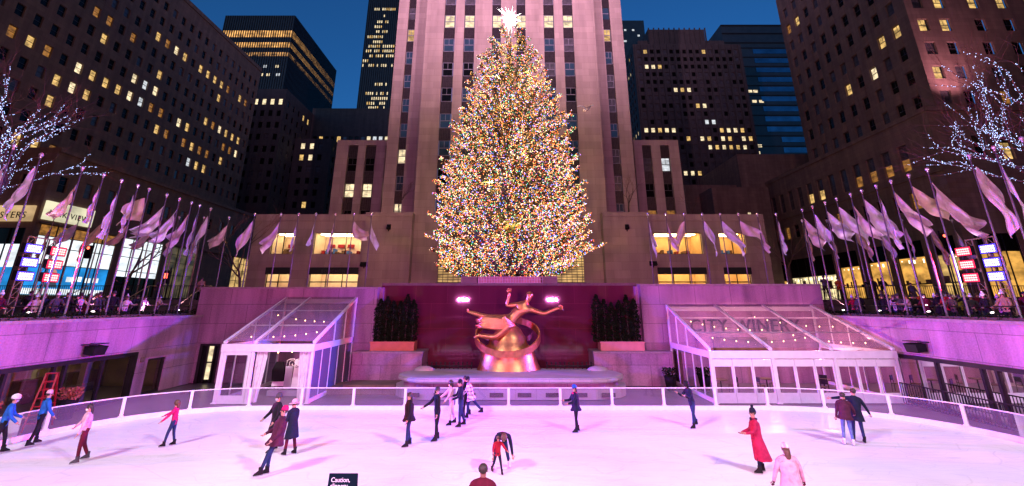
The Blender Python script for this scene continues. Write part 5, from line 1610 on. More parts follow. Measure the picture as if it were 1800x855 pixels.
# nearest ones, leaning into the frame edge
mk = 'flag_silver flag_silver flag_rose flag_rose flag_gold flag_rose flag_silver flag_silver flag_rose flag_silver flag_silver flag_silver flag_rose'.split()
ys = [17.9, 19.05, 20.2, 22.45, 23.6, 24.8, 25.9, 27.05, 28.0, 29.3, 30.45, 31.8, 33.0]
lens = [2.4, 2.7, 2.7, 2.9, 2.4, 2.4, 2.7, 2.6, 2.5, 2.4, 2.4, 2.3, 2.1]
drs = [.85, .85, .8, .35, .85, .9, .9, .6, .75, .9, .85, .95, 1.05]
for i, y in enumerate(ys):
    flagpole(21.4, y, Z_SIDE, 11.42, 1, mk[i], 200 + i, drs[i], lens[i],
             'flagpole with blown %s flag, %s from the near end of the right wall row' % (WORD[mk[i]], ORD[i]), 'flagpoles along the right side wall', sy=rr.uniform(-.2, .2))
# back rows behind the tall walls
mk = 'flag_rose flag_rose flag_silver flag_silver flag_rose flag_gold flag_silver'.split()
for i, x in enumerate([-19.75, -17.73, -16.37, -15.03, -13.53, -12.12, -10.75]):
    flagpole(x, 34.75, Z_BACK, 11.45, 1 if i > 4 else -1, mk[i], 300 + i, [1.15, 1.05, 1.05, 1.3, 1.35, .45, .95][i], [2.2, 2.1, 2.1, 1.9, 2.2, 1.7, 1.7][i],
             'flagpole with %s flag, %s from the left in the row behind the small tent' % (WORD[mk[i]], ORD[i]), 'flagpoles behind the left back wall')
mk = 'flag_silver flag_rose flag_gold flag_silver flag_silver flag_rose flag_rose flag_silver'.split()
for i, x in enumerate([10.55, 11.95, 13.35, 14.75, 16.15, 17.55, 19.0, 20.45]):
    flagpole(x, 34.75, Z_BACK, 11.45, -1 if i in (2,) else 1, mk[i], 320 + i, [1.2, 1.4, 1.0, .95, .95, .55, 1.1, 1.2][i], [1.9, 1.9, 1.9, 2.2, 2.3, 1.9, 1.9, 2.0][i],
             'flagpole with %s flag, %s from the left in the row behind the long pavilion' % (WORD[mk[i]], ORD[i]), 'flagpoles behind the right back wall')
# farther rows along the street beyond the side plazas
for i in range(8):
    m_ = ('flag_rose', 'flag_rose', 'flag_silver', 'flag_silver', 'flag_rose', 'flag_gold', 'flag_silver', 'flag_rose')[i]
    flagpole(-22.6 - 2.0 * i, 36.2, Z_BACK, 11.45, -1, m_, 340 + i, 1.0 + .15 * sin(i * 2), 2.3,
             'street-side flagpole with %s flag, %s outward from the left steps' % (WORD[m_], ORD[i]), 'flagpoles on the far left street side')
for i in range(8):
    m_ = ('flag_gold', 'flag_rose', 'flag_gold', 'flag_silver', 'flag_rose', 'flag_gold', 'flag_silver', 'flag_rose')[i]
    flagpole(23.3 + 2.0 * i, 36.2, Z_BACK, 11.2, 1, m_, 360 + i, 1.15 + .15 * sin(i * 2), 2.2,
             'street-side flagpole with %s flag, %s outward from the right steps' % (WORD[m_], ORD[i]), 'flagpoles on the far right street side')

# ================================================================== LED LAMP TOWERS at the rink side
def lamp_tower(s):
    rt = root('stage_lamp_tower', (s * 23, 22.6, Z_SIDE), 'red and blue stage lamps on a truss stand %s' % ('before the white show windows' if s < 0 else 'before the amber shop windows'), 'stage lights')
    x = s * 23.1
    q = MB()
    for yy in (21.9, 22.25, 22.95, 23.3):
        q.beam((x, yy, 3.7), (x, yy, 7.9), .045, .045)
    for k in range(10):
        z = 3.9 + .4 * k
        for (a, b) in ((21.9, 22.25), (22.95, 23.3)):
            q.beam((x, a, z), (x, b, z + .4), .025, .025); q.beam((x, a, z), (x, b, z), .025, .025)
    q.beam((x, 21.9, 7.9), (x, 23.3, 7.9), .05, .05); q.beam((x, 21.9, 4.3), (x, 23.3, 4.3), .05, .05)
    q.box(x - .5, x + .5, 21.8, 22.35, 3.7, 3.75); q.box(x - .5, x + .5, 22.85, 23.4, 3.7, 3.75)
    q.build('truss', M['handrail'], rt)
    cols = (('red', 23.35, (1.0, .015, .07)), ('blue', 22.1, (.10, .07, 1.0)))
    for nm, yy, c in cols:
        for k in range(3):
            z = 6.1 + .64 * k
            q = MB(); q.loft([[(x, yy - .40, z - .22), (x, yy + .40, z - .22), (x, yy + .40, z + .22), (x, yy - .40, z + .22)], [(x - s * .22, yy - .42, z - .26), (x - s * .22, yy + .42, z - .26), (x - s * .22, yy + .42, z + .18), (x - s * .22, yy - .42, z + .18)]], sm=False)
            hs = q.build('lamp_housing', M['black'], rt)
            q = MB(); xx = x - s * .235
            q.poly([(xx, yy - .40, z - .235), (xx, yy + .40, z - .235), (xx + s * .01, yy + .40, z + .165), (xx + s * .01, yy - .40, z + .165)])
            q.build('lamp_panel', M['led_' + nm], hs)
            q = MB(); xx = x - s * .245
            for i_ in range(6):
                for j_ in range(3): q.ball((xx, yy - .28 + .112 * i_, z - .15 + .11 * j_), .045, 6, 4)
            q.build('lamp_lenses', M['led_hot_' + nm], hs)
            spot('stage_lamp', (xx - s * .05, yy, z - .03), (-s * 20, (24, 18, 12)[k] + (4 if nm == 'blue' else 0), 4.6), 23000 if nm == 'red' else 44000, c, 50, 1.0, .02)
M['lens_white'] = emit('lens_white', (1.0, .9, .85), 6.0)
M['led_red'] = emit('led_red', (1.0, .01, .05), 2.2)
M['led_hot_red'] = emit('led_hot_red', (1.0, .22, .20), 5.0)
M['led_hot_blue'] = emit('led_hot_blue', (.55, .50, 1.0), 5.0)
M['led_blue'] = emit('led_blue', (.08, .05, 1.0), 2.4)
lamp_tower(-1); lamp_tower(1)
# small uplights at the foot of the flagpoles
for s in (-1, 1):
    for i, y in enumerate((19.0, 22.4, 25.8, 29.2, 32.4)):
        rt = root('ground_spotlight', (s * 22.5, y, Z_SIDE), 'small white ground lamp tilted up at the %s wall flags, %s from the viewer' % ('left' if s < 0 else 'right', ('first', 'second', 'third', 'fourth', 'fifth')[i]), 'lamp', 'ground lamps under the flags')
        q = MB(); q.tube([(0, 0, 0), (0, 0, .5)], .03, 6); q.tube([(0, 0, .5), (-s * .03, 0, .72)], [.09, .12], 8); q.build('can', M['black'], rt, world=False)
        q = MB(); q.ball((-s * .03, 0, .73), .085, 8, 5, sq=(1, 1, .5)); q.build('lens', M['lens_white'], rt, world=False)
        spot('flag_uplight', (s * 22.46, y, Z_SIDE + .82), (s * 21.3, y, 10.5), 620, (1.0, .55, .88), 105, 1.0, .03)
for s in (-1, 1):
    for i, x in enumerate((12.0, 16.0, 20.0)):
        rt = root('ground_spotlight', (s * x, 35.6, Z_BACK), 'small white ground lamp behind the %s back wall, %s from the tree' % ('left' if s < 0 else 'right', ('first', 'second', 'third')[i]), 'lamp', 'ground lamps under the flags')
        q = MB(); q.tube([(0, 0, 0), (0, 0, .3)], .03, 6); q.tube([(0, 0, .3), (0, -.03, .52)], [.09, .12], 8); q.build('can', M['black'], rt, world=False)
        q = MB(); q.ball((0, -.03, .53), .085, 8, 5, sq=(1, 1, .5)); q.build('lens', M['lens_white'], rt, world=False)
        spot('flag_uplight', (s * x, 35.55, Z_BACK + .62), (s * x, 34.5, 11), 500, (1.0, .62, .84), 100, 1.0, .03)
# two floodlight stands by the viewer; the granite mirrors them
for s in (-1, 1):
    x = -6.8 if s < 0 else 5.9
    rt = root('floodlight_stand', (x, -2, 3.2), 'stand of three white floodlights mirrored in the granite %s of the gilded figure' % ('left' if s < 0 else 'right'), 'stage lights')
    q = MB(); q.tube([(x, -2, 3.2), (x, -2, 5.4)], .03, 6); q.beam((x - .8, -2, 5.55), (x + .8, -2, 5.55), .05, .05)
    for a in (0, 2.1, 4.2): q.tube([(x, -2, 3.9), (x + .6 * cos(a), -2 + .6 * sin(a), 3.2)], .02, 5)
    q.build('stand', M['black'], rt)
    for k in (-1, 0, 1):
        area('floodlight', (x + k * .56, -1.93, 5.45), (x * 1.5 + k * 3, 31, 2.6), 700, (.95, .16, .60), .20, .14, 140)

# ================================================================== BIG LIT TREE
PROF = [(7.0, 3.6), (7.7, 5.5), (9.0, 6.1), (11.0, 6.35), (13.0, 6.2), (15.5, 5.75), (18.2, 5.15), (21, 4.45), (23.6, 3.65), (26, 2.9), (27.5, 2.2), (29, 1.35), (30.0, .7), (30.6, .12)]
def prof(z):
    for (a, ra), (b, rb) in zip(PROF, PROF[1:]):
        if a <= z <= b: return ra + (rb - ra) * (z - a) / (b - a)
    return .1
TC = Vector((-.05, 37.5, 0))
BULB = {'bulb_warm': ((1.0, .48, .13), 4.6), 'bulb_amber': ((1.0, .24, .03), 5), 'bulb_red': ((1.0, .05, .03), 4.5), 'bulb_white': ((1.0, .78, .52), 6.0), 'bulb_blue': ((.16, .24, 1.0), 7), 'bulb_green': ((.10, .9, .40), 4.0), 'bulb_pink': ((1.0, .25, .50), 5)}
for k, (c, s_) in BULB.items(): M[k] = emit(k, c, s_)
BK = ['bulb_warm'] * 8 + ['bulb_amber'] * 5 + ['bulb_red'] * 3 + ['bulb_white'] * 2 + ['bulb_blue'] * 3 + ['bulb_green'] * 3 + ['bulb_pink'] * 1
def big_tree():
    r = random.Random(99)
    rt = root('christmas_tree', (TC.x, TC.y, 6.0), 'giant spruce wrapped in thousands of coloured lights before the tower', 'christmas tree')
    q = MB(); q.tube([(TC.x, TC.y, 5.1), (TC.x, TC.y, 9), (TC.x + .1, TC.y, 16), (TC.x, TC.y, 24), (TC.x, TC.y, 30.2)], [.42, .38, .28, .16, .04], 10); q.build('trunk', M['bark'], rt)
    br = MB(); fo = MB(); bulbs = []
    nb = 700
    for i in range(nb):
        z = 7.4 + 23.2 * (1 - sqrt(1 - (i + r.random()) / nb))
        az = i * 2.39996 + r.uniform(-.3, .3)
        R = prof(z) * (r.choice([r.uniform(.82, 1.02), r.uniform(.9, 1.08), r.uniform(.70, .95)]) if z < 19 else r.uniform(.86, 1.05))
        # a few boughs stick out, as on the real crown
        if z < 20 and r.random() < .06: R *= r.uniform(1.06, 1.16)
        up = .10 + .30 * (z - 7) / 23 + r.uniform(-.08, .10)
        d = Vector((cos(az), sin(az), 0))
        pts = []
        for k in range(6):
            t = k / 5; rad = .1 + R * t
            pts.append(Vector((TC.x, TC.y, z - up * R * .8)) + d * rad + Vector((0, 0, up * R * t ** 1.5 - .10 * R * sin(pi * t))))
        br.tube(pts, [.05 * (1 - t / 6) + .008 for t in range(6)], 4, cap=False)
        side = Vector((-d.y, d.x, 0))
        nsp = int(6 + R * 9); dens = r.choice((.8, 1.2, 1.5, 2.0))
        for k in range(nsp):
            t = 1 - (r.random() ** 1.5) * .68
            j = min(4, int(t * 5)); f = t * 5 - j; p = pts[j].lerp(pts[j + 1], f)
            sl = (.18 + .62 * (1 - t) * R * .25 + .2) * r.uniform(.5, 1.2)
            sd = (side * r.choice((-1, 1)) * r.uniform(.5, 1) + d * r.uniform(.2, .9) + Vector((0, 0, r.uniform(-.25, .35)))).normalized()
            tip = p + sd * sl
            # needle spray: two crossed narrow blades
            nrm = sd.cross(Vector((0, 0, 1))).normalized() if abs(sd.z) < .95 else side
            for (nn) in (nrm, sd.cross(nrm).normalized()):
                w = r.uniform(.05, .09)
                m1 = p.lerp(tip, .45)
                fo.poly([p, m1 + nn * w, tip, m1 - nn * w])
            nbz = int(dens * 2.3 + r.random())
            for _ in range(nbz):
                b = p.lerp(tip, r.uniform(.3, 1.05)) + Vector((r.uniform(-.05, .05), r.uniform(-.05, .05), r.uniform(-.05, .05)))
                bulbs.append(b)
    br.build('branches', M['bark'], rt)
    o = fo.build('crown', M['spruce'], rt)
    # bulbs: a hundred of the nearest one by one, the rest as one mass
    r.shuffle(bulbs)
    front = sorted([b for b in bulbs if b.y < TC.y - 3.5], key=lambda b: -seen_size(b, 1))[:3000]
    first = set(id(b) for b in front[::30][:100])
    mk = {}
    for k in BULB:
        b_ = MB(); b_.ball((0, 0, 0), .036, 6, 4); mk[k] = b_.mesh('light_bulb', [M[k]])
    keys = list(BULB); mass = MB()
    for b in bulbs:
        k = r.choice(BK)
        if id(b) in first:
            o = bpy.data.objects.new('light_bulb', mk[k]); COL.objects.link(o); o.parent = rt; o.location = b - gloc(rt)
        else: mass.octa(b, r.uniform(.016, .033), keys.index(k))
    o = mass.build('light_bulbs', [M[k] for k in keys], rt); o['kind'] = 'stuff'
    # the strings inside the crown light the needles
    for k in range(26):
        z = 8 + 20.5 * (k + .5) / 26; a = k * 2.4; R = prof(z) * .55
        point('string_light_glow', (TC.x + R * cos(a), TC.y + R * sin(a), z), 300 + 100 * R, (1.0, .58, .18), .05)
    return len(bulbs)
M['spruce'] = mat('spruce', (0.075, 0.09, 0.038), 0.6, var=0.4, scale=1.2)
NB = big_tree()
# star
def star():
    c = Vector((-.1, 37.3, 30.75)); r = random.Random(8)
    rt = root('tree_star', c, 'spiky white glowing star on top of the giant lit spruce', 'star')
    q = MB(); q.ball((0, 0, 0), .24, 12, 8); q.build('core', M['star'], rt, world=False)
    n = 44
    for i in range(n):
        z = 1 - 2 * (i + .5) / n; a = i * 2.39996; s_ = sqrt(1 - z * z); d = Vector((s_ * cos(a), s_ * sin(a), z))
        L = (1.55, .95, .75, 1.2)[i % 4]
        q = MB(); u = d.orthogonal().normalized(); v = d.cross(u)
        w = .024
        b = [d * .3 + u * w, d * .3 + v * w, d * .3 - u * w, d * .3 - v * w]
        for k in range(4): q.poly([b[k], b[(k + 1) % 4], d * L])
        q.build('ray', M['star'], rt, world=False)
    point('star_lamp', (c.x, c.y - 1.6, c.z), 900, (1.0, .93, .85), .08)
M['star'] = emit('star', (1.0, .95, .90), 22.0)
star()
M['pink_lattice'] = mat('pink_lattice', (0.70, 0.40, 0.40), 0.5, var=.2, scale=6)
rt = root('tree_planter', (-.1, 36, Z_BACK), 'low pink lattice box at the foot of the giant spruce', 'planter')
mb = MB(); mb.box(-2.4, 2.35, 34.9, 39.5, Z_BACK, 6.75); mb.build('box', M['pink_lattice'], rt)
mb = MB()
for k in range(25): mb.box(-2.42 + k * .198, -2.38 + k * .198, 34.86, 34.9, 6.3, 6.75)
for z in (6.3, 6.52, 6.74): mb.box(-2.44, 2.39, 34.84, 34.86, z, z + .03)
mb.build('lattice', M['white_frame'], rt)
for x in (-3.1, 2.85):
    mb = MB(); mb.box(x - .6, x + .6, 34.9, 36.4, Z_BACK, 6.8); tag(mb.build('stone_pedestal', M['limestone']), 'square stone pedestal %s of the pink lattice box' % ('left' if x < 0 else 'right'), 'pedestal')
# ================================================================== STREET TREES
def bare_tree(loc, h, seed, label, name='bare_tree', lit=False, group=None, lean=(0, 0), spread=1.0, depth=5, first=.32, twigs=True):
    r = random.Random(seed)
    rt = root(name, loc, label, 'tree', group)
    tr = MB(); tw = MB(); pts_lit = []
    def grow(p, d, L, rad, lev):
        n = 4; pts = [p]; q = p
        for k in range(n):
            d = (d + Vector((r.uniform(-.22, .22), r.uniform(-.22, .22), r.uniform(-.06, .14)))).normalized()
            q = q + d * (L / n); pts.append(q)
        r1 = rad * .62
        (tr if lev < 3 else tw).tube(pts, [rad + (r1 - rad) * k / n for k in range(n + 1)], 6 if lev < 2 else 4, cap=False)
        if lit and 1 <= lev <= 4:
            m = int(L * (13 if lev < 4 else 8))
            for k in range(m):
                t = r.random() * n * .999; j = int(t); c = pts[j].lerp(pts[j + 1], t - j)
                rr_ = rad + .03; a = r.uniform(0, 6.28); pts_lit.append(c + Vector((rr_ * cos(a), rr_ * sin(a), r.uniform(-.03, .03))))
        if lev < depth:
            for k in range(3 if lev < 2 else r.choice((2, 3))):
                a = r.uniform(0, 6.28); sp = r.uniform(.45, .95) * spread
                o = d.orthogonal().normalized(); o2 = d.cross(o)
                nd = (d + (o * cos(a) + o2 * sin(a)) * sp + Vector((lean[0], lean[1], .06))).normalized()
                grow(pts[-1] if k < 2 else pts[-2], nd, L * r.uniform(.66, .86), r1 * .8, lev + 1)
    grow(Vector((0, 0, 0)), Vector((lean[0] * .3, lean[1] * .3, 1)).normalized(), h * first, h * .018, 0)
    tr.build('trunk', M['bark'], rt, world=False)
    if twigs and tw.v: tw.build('twigs', M['twig'], rt, world=False)
    if lit:
        b = MB(); b.octa((0, 0, 0), .020); bm_ = b.mesh('light_bulb', [M['bulb_ice']])
        base = gloc(rt); r.shuffle(pts_lit)
        pts_lit.sort(key=lambda p: -seen_size(p + base, 1) * (1 + .0 * p.x))
        for p in pts_lit[:100]:
            o = bpy.data.objects.new('light_bulb', bm_); COL.objects.link(o); o.parent = rt; o.location = p
        b = MB()
        for p in pts_lit[100:]: b.octa(p, r.uniform(.013, .024))
        o = b.build('light_bulbs', [M['bulb_ice']], rt, world=False); o['kind'] = 'stuff'
M['twig'] = mat('twig', (0.20, 0.09, 0.07), 0.8, var=.3)
M['bulb_ice'] = emit('bulb_ice', (.42, .56, 1.0), 5.5)
bare_tree((-33.0, 28.5, Z_SIDE), 18.5, 12, 'leafless tree at the far left wrapped in blue-white string lights', lit=True, spread=.95, lean=(.02, 0), depth=6, first=.30)
bare_tree((37.0, 28.0, Z_SIDE), 19.5, 45, 'leafless tree at the far right, its long low boughs wrapped in blue-white lights', lit=True, spread=1.0, lean=(-.10, 0), depth=6, first=.30)
bare_tree((-33.5, 41, Z_BACK), 9.5, 15, 'dark bare street tree before the white show windows, unlit', group=None, depth=5)
bare_tree((-24.6, 43, Z_BACK), 8.5, 16, 'dark bare street tree beside the gold doorway left of the shop wing', depth=5)
bare_tree((27.5, 46, Z_BACK), 8.0, 17, 'dark bare street tree at the right end of the right shop wing', depth=5)
for i, (x, y, z, h, lab) in enumerate(((-22.0, 59, 15.2, 4.5, 'small bare tree on the left wing roof, outer side'), (-14.3, 57.6, 15.3, 5.5, 'small bare tree on the left block roof beside the tower'), (15.0, 57.6, 15.3, 6.0, 'small bare tree on the right block roof beside the tower'), (23.8, 59, 15.2, 4.2, 'small bare tree on the right wing roof, outer side'))):
    bare_tree((x, y, z), h, 60 + i, lab, name='roof_tree', depth=4)

# ================================================================== TRAFFIC SIGNALS
def signal(x, y, z, label, facing, red=True, ped=False):
    rt = root('traffic_signal', (x, y, Z_BACK), label, 'traffic light')
    q = MB(); q.tube([(0, 0, 0), (0, 0, z - Z_BACK + .8)], .07, 7); q.build('mast', M['dark_metal'], rt, world=False)
    q = MB(); q.box(-.2, .2, -.42, -.1, z - Z_BACK - .55, z - Z_BACK + .55); hd = q.build('signal_head', M['black'], rt, world=False)
    q = MB(); zz = z - Z_BACK + (.32 if red else -.2)
    if ped: q.box(-.13, .13, -.45, -.43, z - Z_BACK - .1, z - Z_BACK + .3)
    else: q.ball((0, -.43, zz), .12, 10, 6, sq=(1, .5, 1))
    q.build('red_lamp', M['signal_red'], hd, world=False)
M['signal_red'] = emit('signal_red', (1.0, .10, .05), 6.0)
signal(-36.3, 40, 9.1, 'traffic signal showing red in front of the white show windows', 0)
signal(-29.1, 40, 7.0, 'pedestrian signal showing an orange-red hand by the left steps', 0, ped=True)
signal(40.6, 40, 11.2, 'traffic signal showing red high behind the right stage lamps', 0)
signal(36.6, 39.0, 10.0, 'traffic signal showing red lower behind the right stage lamps', 0)
# white bird in flight before the tower
rt = root('bird', (8.9, 49, 26.5), 'white bird in flight in front of the right side of the pink tower', 'bird')
mb = MB()
V_ = [(0, 0, 0), (.18, 0, .02), (.32, -.02, .06), (.42, -.02, .05), (-.2, 0, -.02), (-.42, 0, -.06)]
mb.tube(V_[4:6][::-1] + [V_[4], V_[0], V_[1], V_[2], V_[3]], [.10, .05, .07, .10, .09, .06, .02], 8)
for s in (-1, 1):
    mb.poly([(.12, s * .05, .05), (-.12, s * .05, .04), (-.22, s * .38, .30), (.0, s * .42, .36), (.14, s * .3, .26)]); mb.poly([(.0, s * .42, .36), (-.22, s * .38, .30), (-.34, s * .72, .26), (-.12, s * .66, .36)])
M['feather'] = mat('feather', (.8, .78, .78), .7)
o = mb.build('body', M['feather'], rt, world=False); rt.rotation_euler = (.2, -.3, .9); rt.scale = (1.5, 1.5, 1.5)
# ================================================================== PEOPLE
def cloth(name, c, var=.18, rough=.8):
    return mat(name, c, rough, var=var * 1.6, scale=7, bump=.9, bscale=14, spec=.2)
PAL = {
 'skin': (.38, .21, .15), 'skin_dark': (.20, .11, .075), 'navy': (.006, .010, .026), 'black_c': (.007, .007, .009), 'blue_bright': (.012, .10, .34),
 'maroon': (.08, .005, .018), 'hotpink': (.42, .010, .10), 'palepink': (.52, .34, .38), 'jeans': (.012, .024, .07), 'jeans_light': (.09, .15, .30),
 'plum': (.055, .012, .030), 'cream_c': (.50, .42, .42), 'rosecoat': (.30, .012, .06), 'olive': (.06, .055, .03), 'orange_c': (.35, .07, .02), 'grey_c': (.05, .048, .055),
 'redc': (.26, .008, .02), 'hair_dark': (.022, .014, .010), 'hair_brown': (.08, .04, .02), 'hair_blond': (.32, .20, .09), 'beanie_blue': (.01, .09, .36), 'white_c': (.72, .70, .70), 'mask_c': (.40, .45, .52), 'tan_c': (.30, .19, .11), 'yellow_c': (.5, .42, .06)}
for k, c in PAL.items():
    if k.startswith('skin'): M[k] = mat(k, c, .55, var=.06)
    elif k.startswith('hair'): M[k] = mat(k, c, .5, var=.4, scale=30, bump=.5, bscale=60)
    else: M[k] = cloth(k, c)
def plaid():
    m, nt, p, o = nt_new('plaid')
    co = texco(nt); sp = nt.nodes.new('ShaderNodeSeparateXYZ'); nt.links.new(co, sp.inputs[0])
    outs = []
    for ax, fr in (('X', 48), ('Z', 42)):
        w = nt.nodes.new('ShaderNodeMath'); w.operation = 'MULTIPLY'; w.inputs[1].default_value = fr; nt.links.new(sp.outputs[ax], w.inputs[0])
        s_ = nt.nodes.new('ShaderNodeMath'); s_.operation = 'SINE'; nt.links.new(w.outputs[0], s_.inputs[0])
        g = nt.nodes.new('ShaderNodeMath'); g.operation = 'GREATER_THAN'; g.inputs[1].default_value = .35; nt.links.new(s_.outputs[0], g.inputs[0]); outs.append(g)
    a = nt.nodes.new('ShaderNodeMath'); a.operation = 'ADD'; nt.links.new(outs[0].outputs[0], a.inputs[0]); nt.links.new(outs[1].outputs[0], a.inputs[1])
    h = nt.nodes.new('ShaderNodeMath'); h.operation = 'MULTIPLY'; h.inputs[1].default_value = .5; nt.links.new(a.outputs[0], h.inputs[0])
    r = nt.nodes.new('ShaderNodeValToRGB'); r.color_ramp.elements[0].color = (.70, .58, .58, 1); r.color_ramp.elements[1].color = (.10, .03, .08, 1)
    nt.links.new(h.outputs[0], r.inputs['Fac']); nt.links.new(r.outputs[0], p.inputs['Base Color']); p.inputs['Roughness'].default_value = .8
    return m
M['plaid'] = plaid()
M['skate_white'] = mat('skate_white', (.6, .58, .58), .4)
M['steel'] = mat('steel', (.6, .6, .62), .2, metal=1.0)

def rotx(v, a):      # tilt toward the facing direction (-Y)
    return Vector((v.x, v.y * cos(a) - v.z * sin(a), v.y * sin(a) + v.z * cos(a)))
def roty(v, a):
    return Vector((v.x * cos(a) + v.z * sin(a), v.y, -v.x * sin(a) + v.z * cos(a)))

class Person:
    """joints laid out from a pose; facing -Y locally"""
    def __init__(s, **k):
        s.k = k; g = k.get; h = g('h', 1.72) / 1.75; s.s = h
        D = radians
        tl, tr = D(g('lean', 4)), D(g('roll', 0))
        T = rotx(Vector((0, 0, 1)), tl); T = roty(T, tr).normalized()
        S = Vector((1, 0, 0)); S = roty(S, tr).normalized(); F = S.cross(T).normalized()
        s.T, s.S, s.F = T, S, F
        P0 = Vector((0, 0, .95)) * h
        up = lambda a: P0 + T * a * h
        ht = D(g('nod', 0)); hy = D(g('turn', 0))
        HT = (T * cos(ht) + F * sin(ht)).normalized()
        HF = (F * cos(ht) - T * sin(ht)).normalized(); HS = S
        HF2 = (HF * cos(hy) + HS * sin(hy)).normalized(); HS2 = (HS * cos(hy) - HF * sin(hy)).normalized()
        neck = up(.555); s.HC = neck + HT * .125 * h; s.HT, s.HF, s.HS = HT, HF2, HS2
        b = g('bulk', 1.0); fm = g('slim', 1.0)
        V_ = [P0, up(.14), up(.33), up(.485), neck, s.HC - HT * .045 * h + HF2 * .012 * h, s.HC + HT * .055 * h]
        R_ = [(.155 * fm * b, .115 * b), (.135 * fm * b, .105 * b), (.165 * fm * b, .115 * b), (.095 * b, .075 * b), .052, (.070, .082), (.078, .092)]
        E_ = [(0, 1), (1, 2), (2, 3), (3, 4), (4, 5), (5, 6)]
        L_ = ['top', 'top', 'top', 'top', 'skin', 'skin']
        s.hands = []
        for i, sd in enumerate((1, -1)):          # +X side first (the figure's left)
            af, as_, ae = g('arms', ((8, 8, 15), (8, 8, 15)))[i]
            base = len(V_)
            sh = up(.445) + S * sd * .185 * h * (.5 + .5 * b) * fm
            def dirv(f, sdw):
                v = Vector((0, 0, -1)); v = rotx(v, -D(f))
                return Vector((v.x * cos(D(sdw)) + sd * sin(D(sdw)), v.y * cos(D(sdw)), v.z * cos(D(sdw)))).normalized()
            ud = dirv(af, as_); fd = dirv(af + ae, as_ * g('fore', .6))
            el = sh + ud * .285 * h; wr = el + fd * .245 * h; hd = wr + fd * .07 * h
            V_ += [sh, el, wr, hd]; ab = .6 + .4 * b
            R_ += [.072 * b * fm, .054 * ab, .040 * ab, (.040, .024)]
            E_ += [(3, base), (base, base + 1), (base + 1, base + 2), (base + 2, base + 3)]
            L_ += ['top', 'top', 'top', 'glove']
            s.hands.append((hd, fd, sd))
        s.feet = []
        for i, sd in enumerate((1, -1)):
            hf, hs, kn = g('legs', ((4, 4, 4), (-4, 4, 6)))[i]
            base = len(V_)
            def dirv(f, sdw):
                v = rotx(Vector((0, 0, -1)), -D(f))
                return Vector((sd * sin(D(sdw)), v.y * cos(D(sdw)), v.z * cos(D(sdw)))).normalized()
            hp = P0 + S * sd * .088 * h - Vector((0, 0, .03)) * h
            t = dirv(hf, hs); sh_ = dirv(hf - kn, hs)
            kne = hp + t * .41 * h; ank = kne + sh_ * .40 * h
            V_ += [hp, kne, ank]
            lb = g('legbulk', 1.0)
            R_ += [.098 * lb, .064 * lb, .050 * lb]
            E_ += [(0, base), (base, base + 1), (base + 1, base + 2)]; L_ += ['legs', 'legs', 'legs']
            s.feet.append((ank, sh_, sd))
        R_ = [((r * h, r * h) if not hasattr(r, '__len__') else (r[0] * h, r[1] * h)) for r in R_]
        s.gz = min(f[0].z for f in s.feet) - .125 * h * (1 if k.get('skates', True) else .75)
        sh = Vector((0, 0, -s.gz))
        # centre over the feet
        c = (s.feet[0][0] + s.feet[1][0]) / 2; sh.x = -c.x; sh.y = -c.y
        V_ = [v + sh for v in V_]; s.V, s.E, s.R, s.L = V_, E_, R_, L_
        s.HC += sh; s.hands = [(a + sh, b_, c_) for a, b_, c_ in s.hands]; s.feet = [(a + sh, b_, c_) for a, b_, c_ in s.feet]
        s.P0 = P0 + sh
    def start(s): s.o = skinned('person', s.V, s.E, s.R, [], 1); return s.o
    def finish(s):
        k = s.k; g = k.get; h = s.s; o = s.o; me = o.data
        mats = {'top': M[g('top', 'navy')], 'legs': M[g('pants', 'jeans')], 'skin': M[g('skin', 'skin')], 'glove': M[g('glove', g('skin', 'skin'))]}
        names = ['top', 'legs', 'skin', 'glove', 'dark', 'mask']
        q = MB(); q.v = [tuple(v.co) for v in me.vertices]
        V_ = s.V
        for p in me.polygons:
            c = p.center; best = 1e9; lab = 'top'
            for (a, b), l, in zip(s.E, s.L):
                A = V_[a]; B = V_[b]; d = B - A; t = max(0, min(1, (c - A).dot(d) / max(1e-9, d.length_squared)))
                rr_ = s.R[a][0] * (1 - t) + s.R[b][0] * t
                dist = (c - (A + d * t)).length - rr_ * .9
                if dist < best: best = dist; lab = l
            q.face(list(p.vertices), names.index(lab), True)
        HC, HT, HF, HS = s.HC, s.HT, s.HF, s.HS
        # face: eyes, nose, ears, mouth or mask
        e = HC + HT * .012 * h + HF * .082 * h
        for sd in (-1, 1):
            q.ball(tuple(e + HS * sd * .030 * h), .011 * h, 6, 4, 4); q.ball(tuple(HC + HS * sd * .082 * h + HT * .0), .022 * h, 6, 4, 2, sq=(.5, 1, 1.3))
        q.tube([e + HT * .005 * h, e - HT * .022 * h + HF * .022 * h, e - HT * .032 * h], [.008 * h, .013 * h, .009 * h], 6, 2)
        if g('mask'):
            c = HC - HT * .038 * h + HF * .052 * h; q.ball(tuple(c), .056 * h, 8, 6, 5, sq=(.95, .95, .85))
        else: q.tube([e - HT * .058 * h - HS * .022 * h + HF * -.004, e - HT * .060 * h + HF * .004, e - HT * .058 * h + HS * .022 * h + HF * -.004], .006 * h, 5, 4)
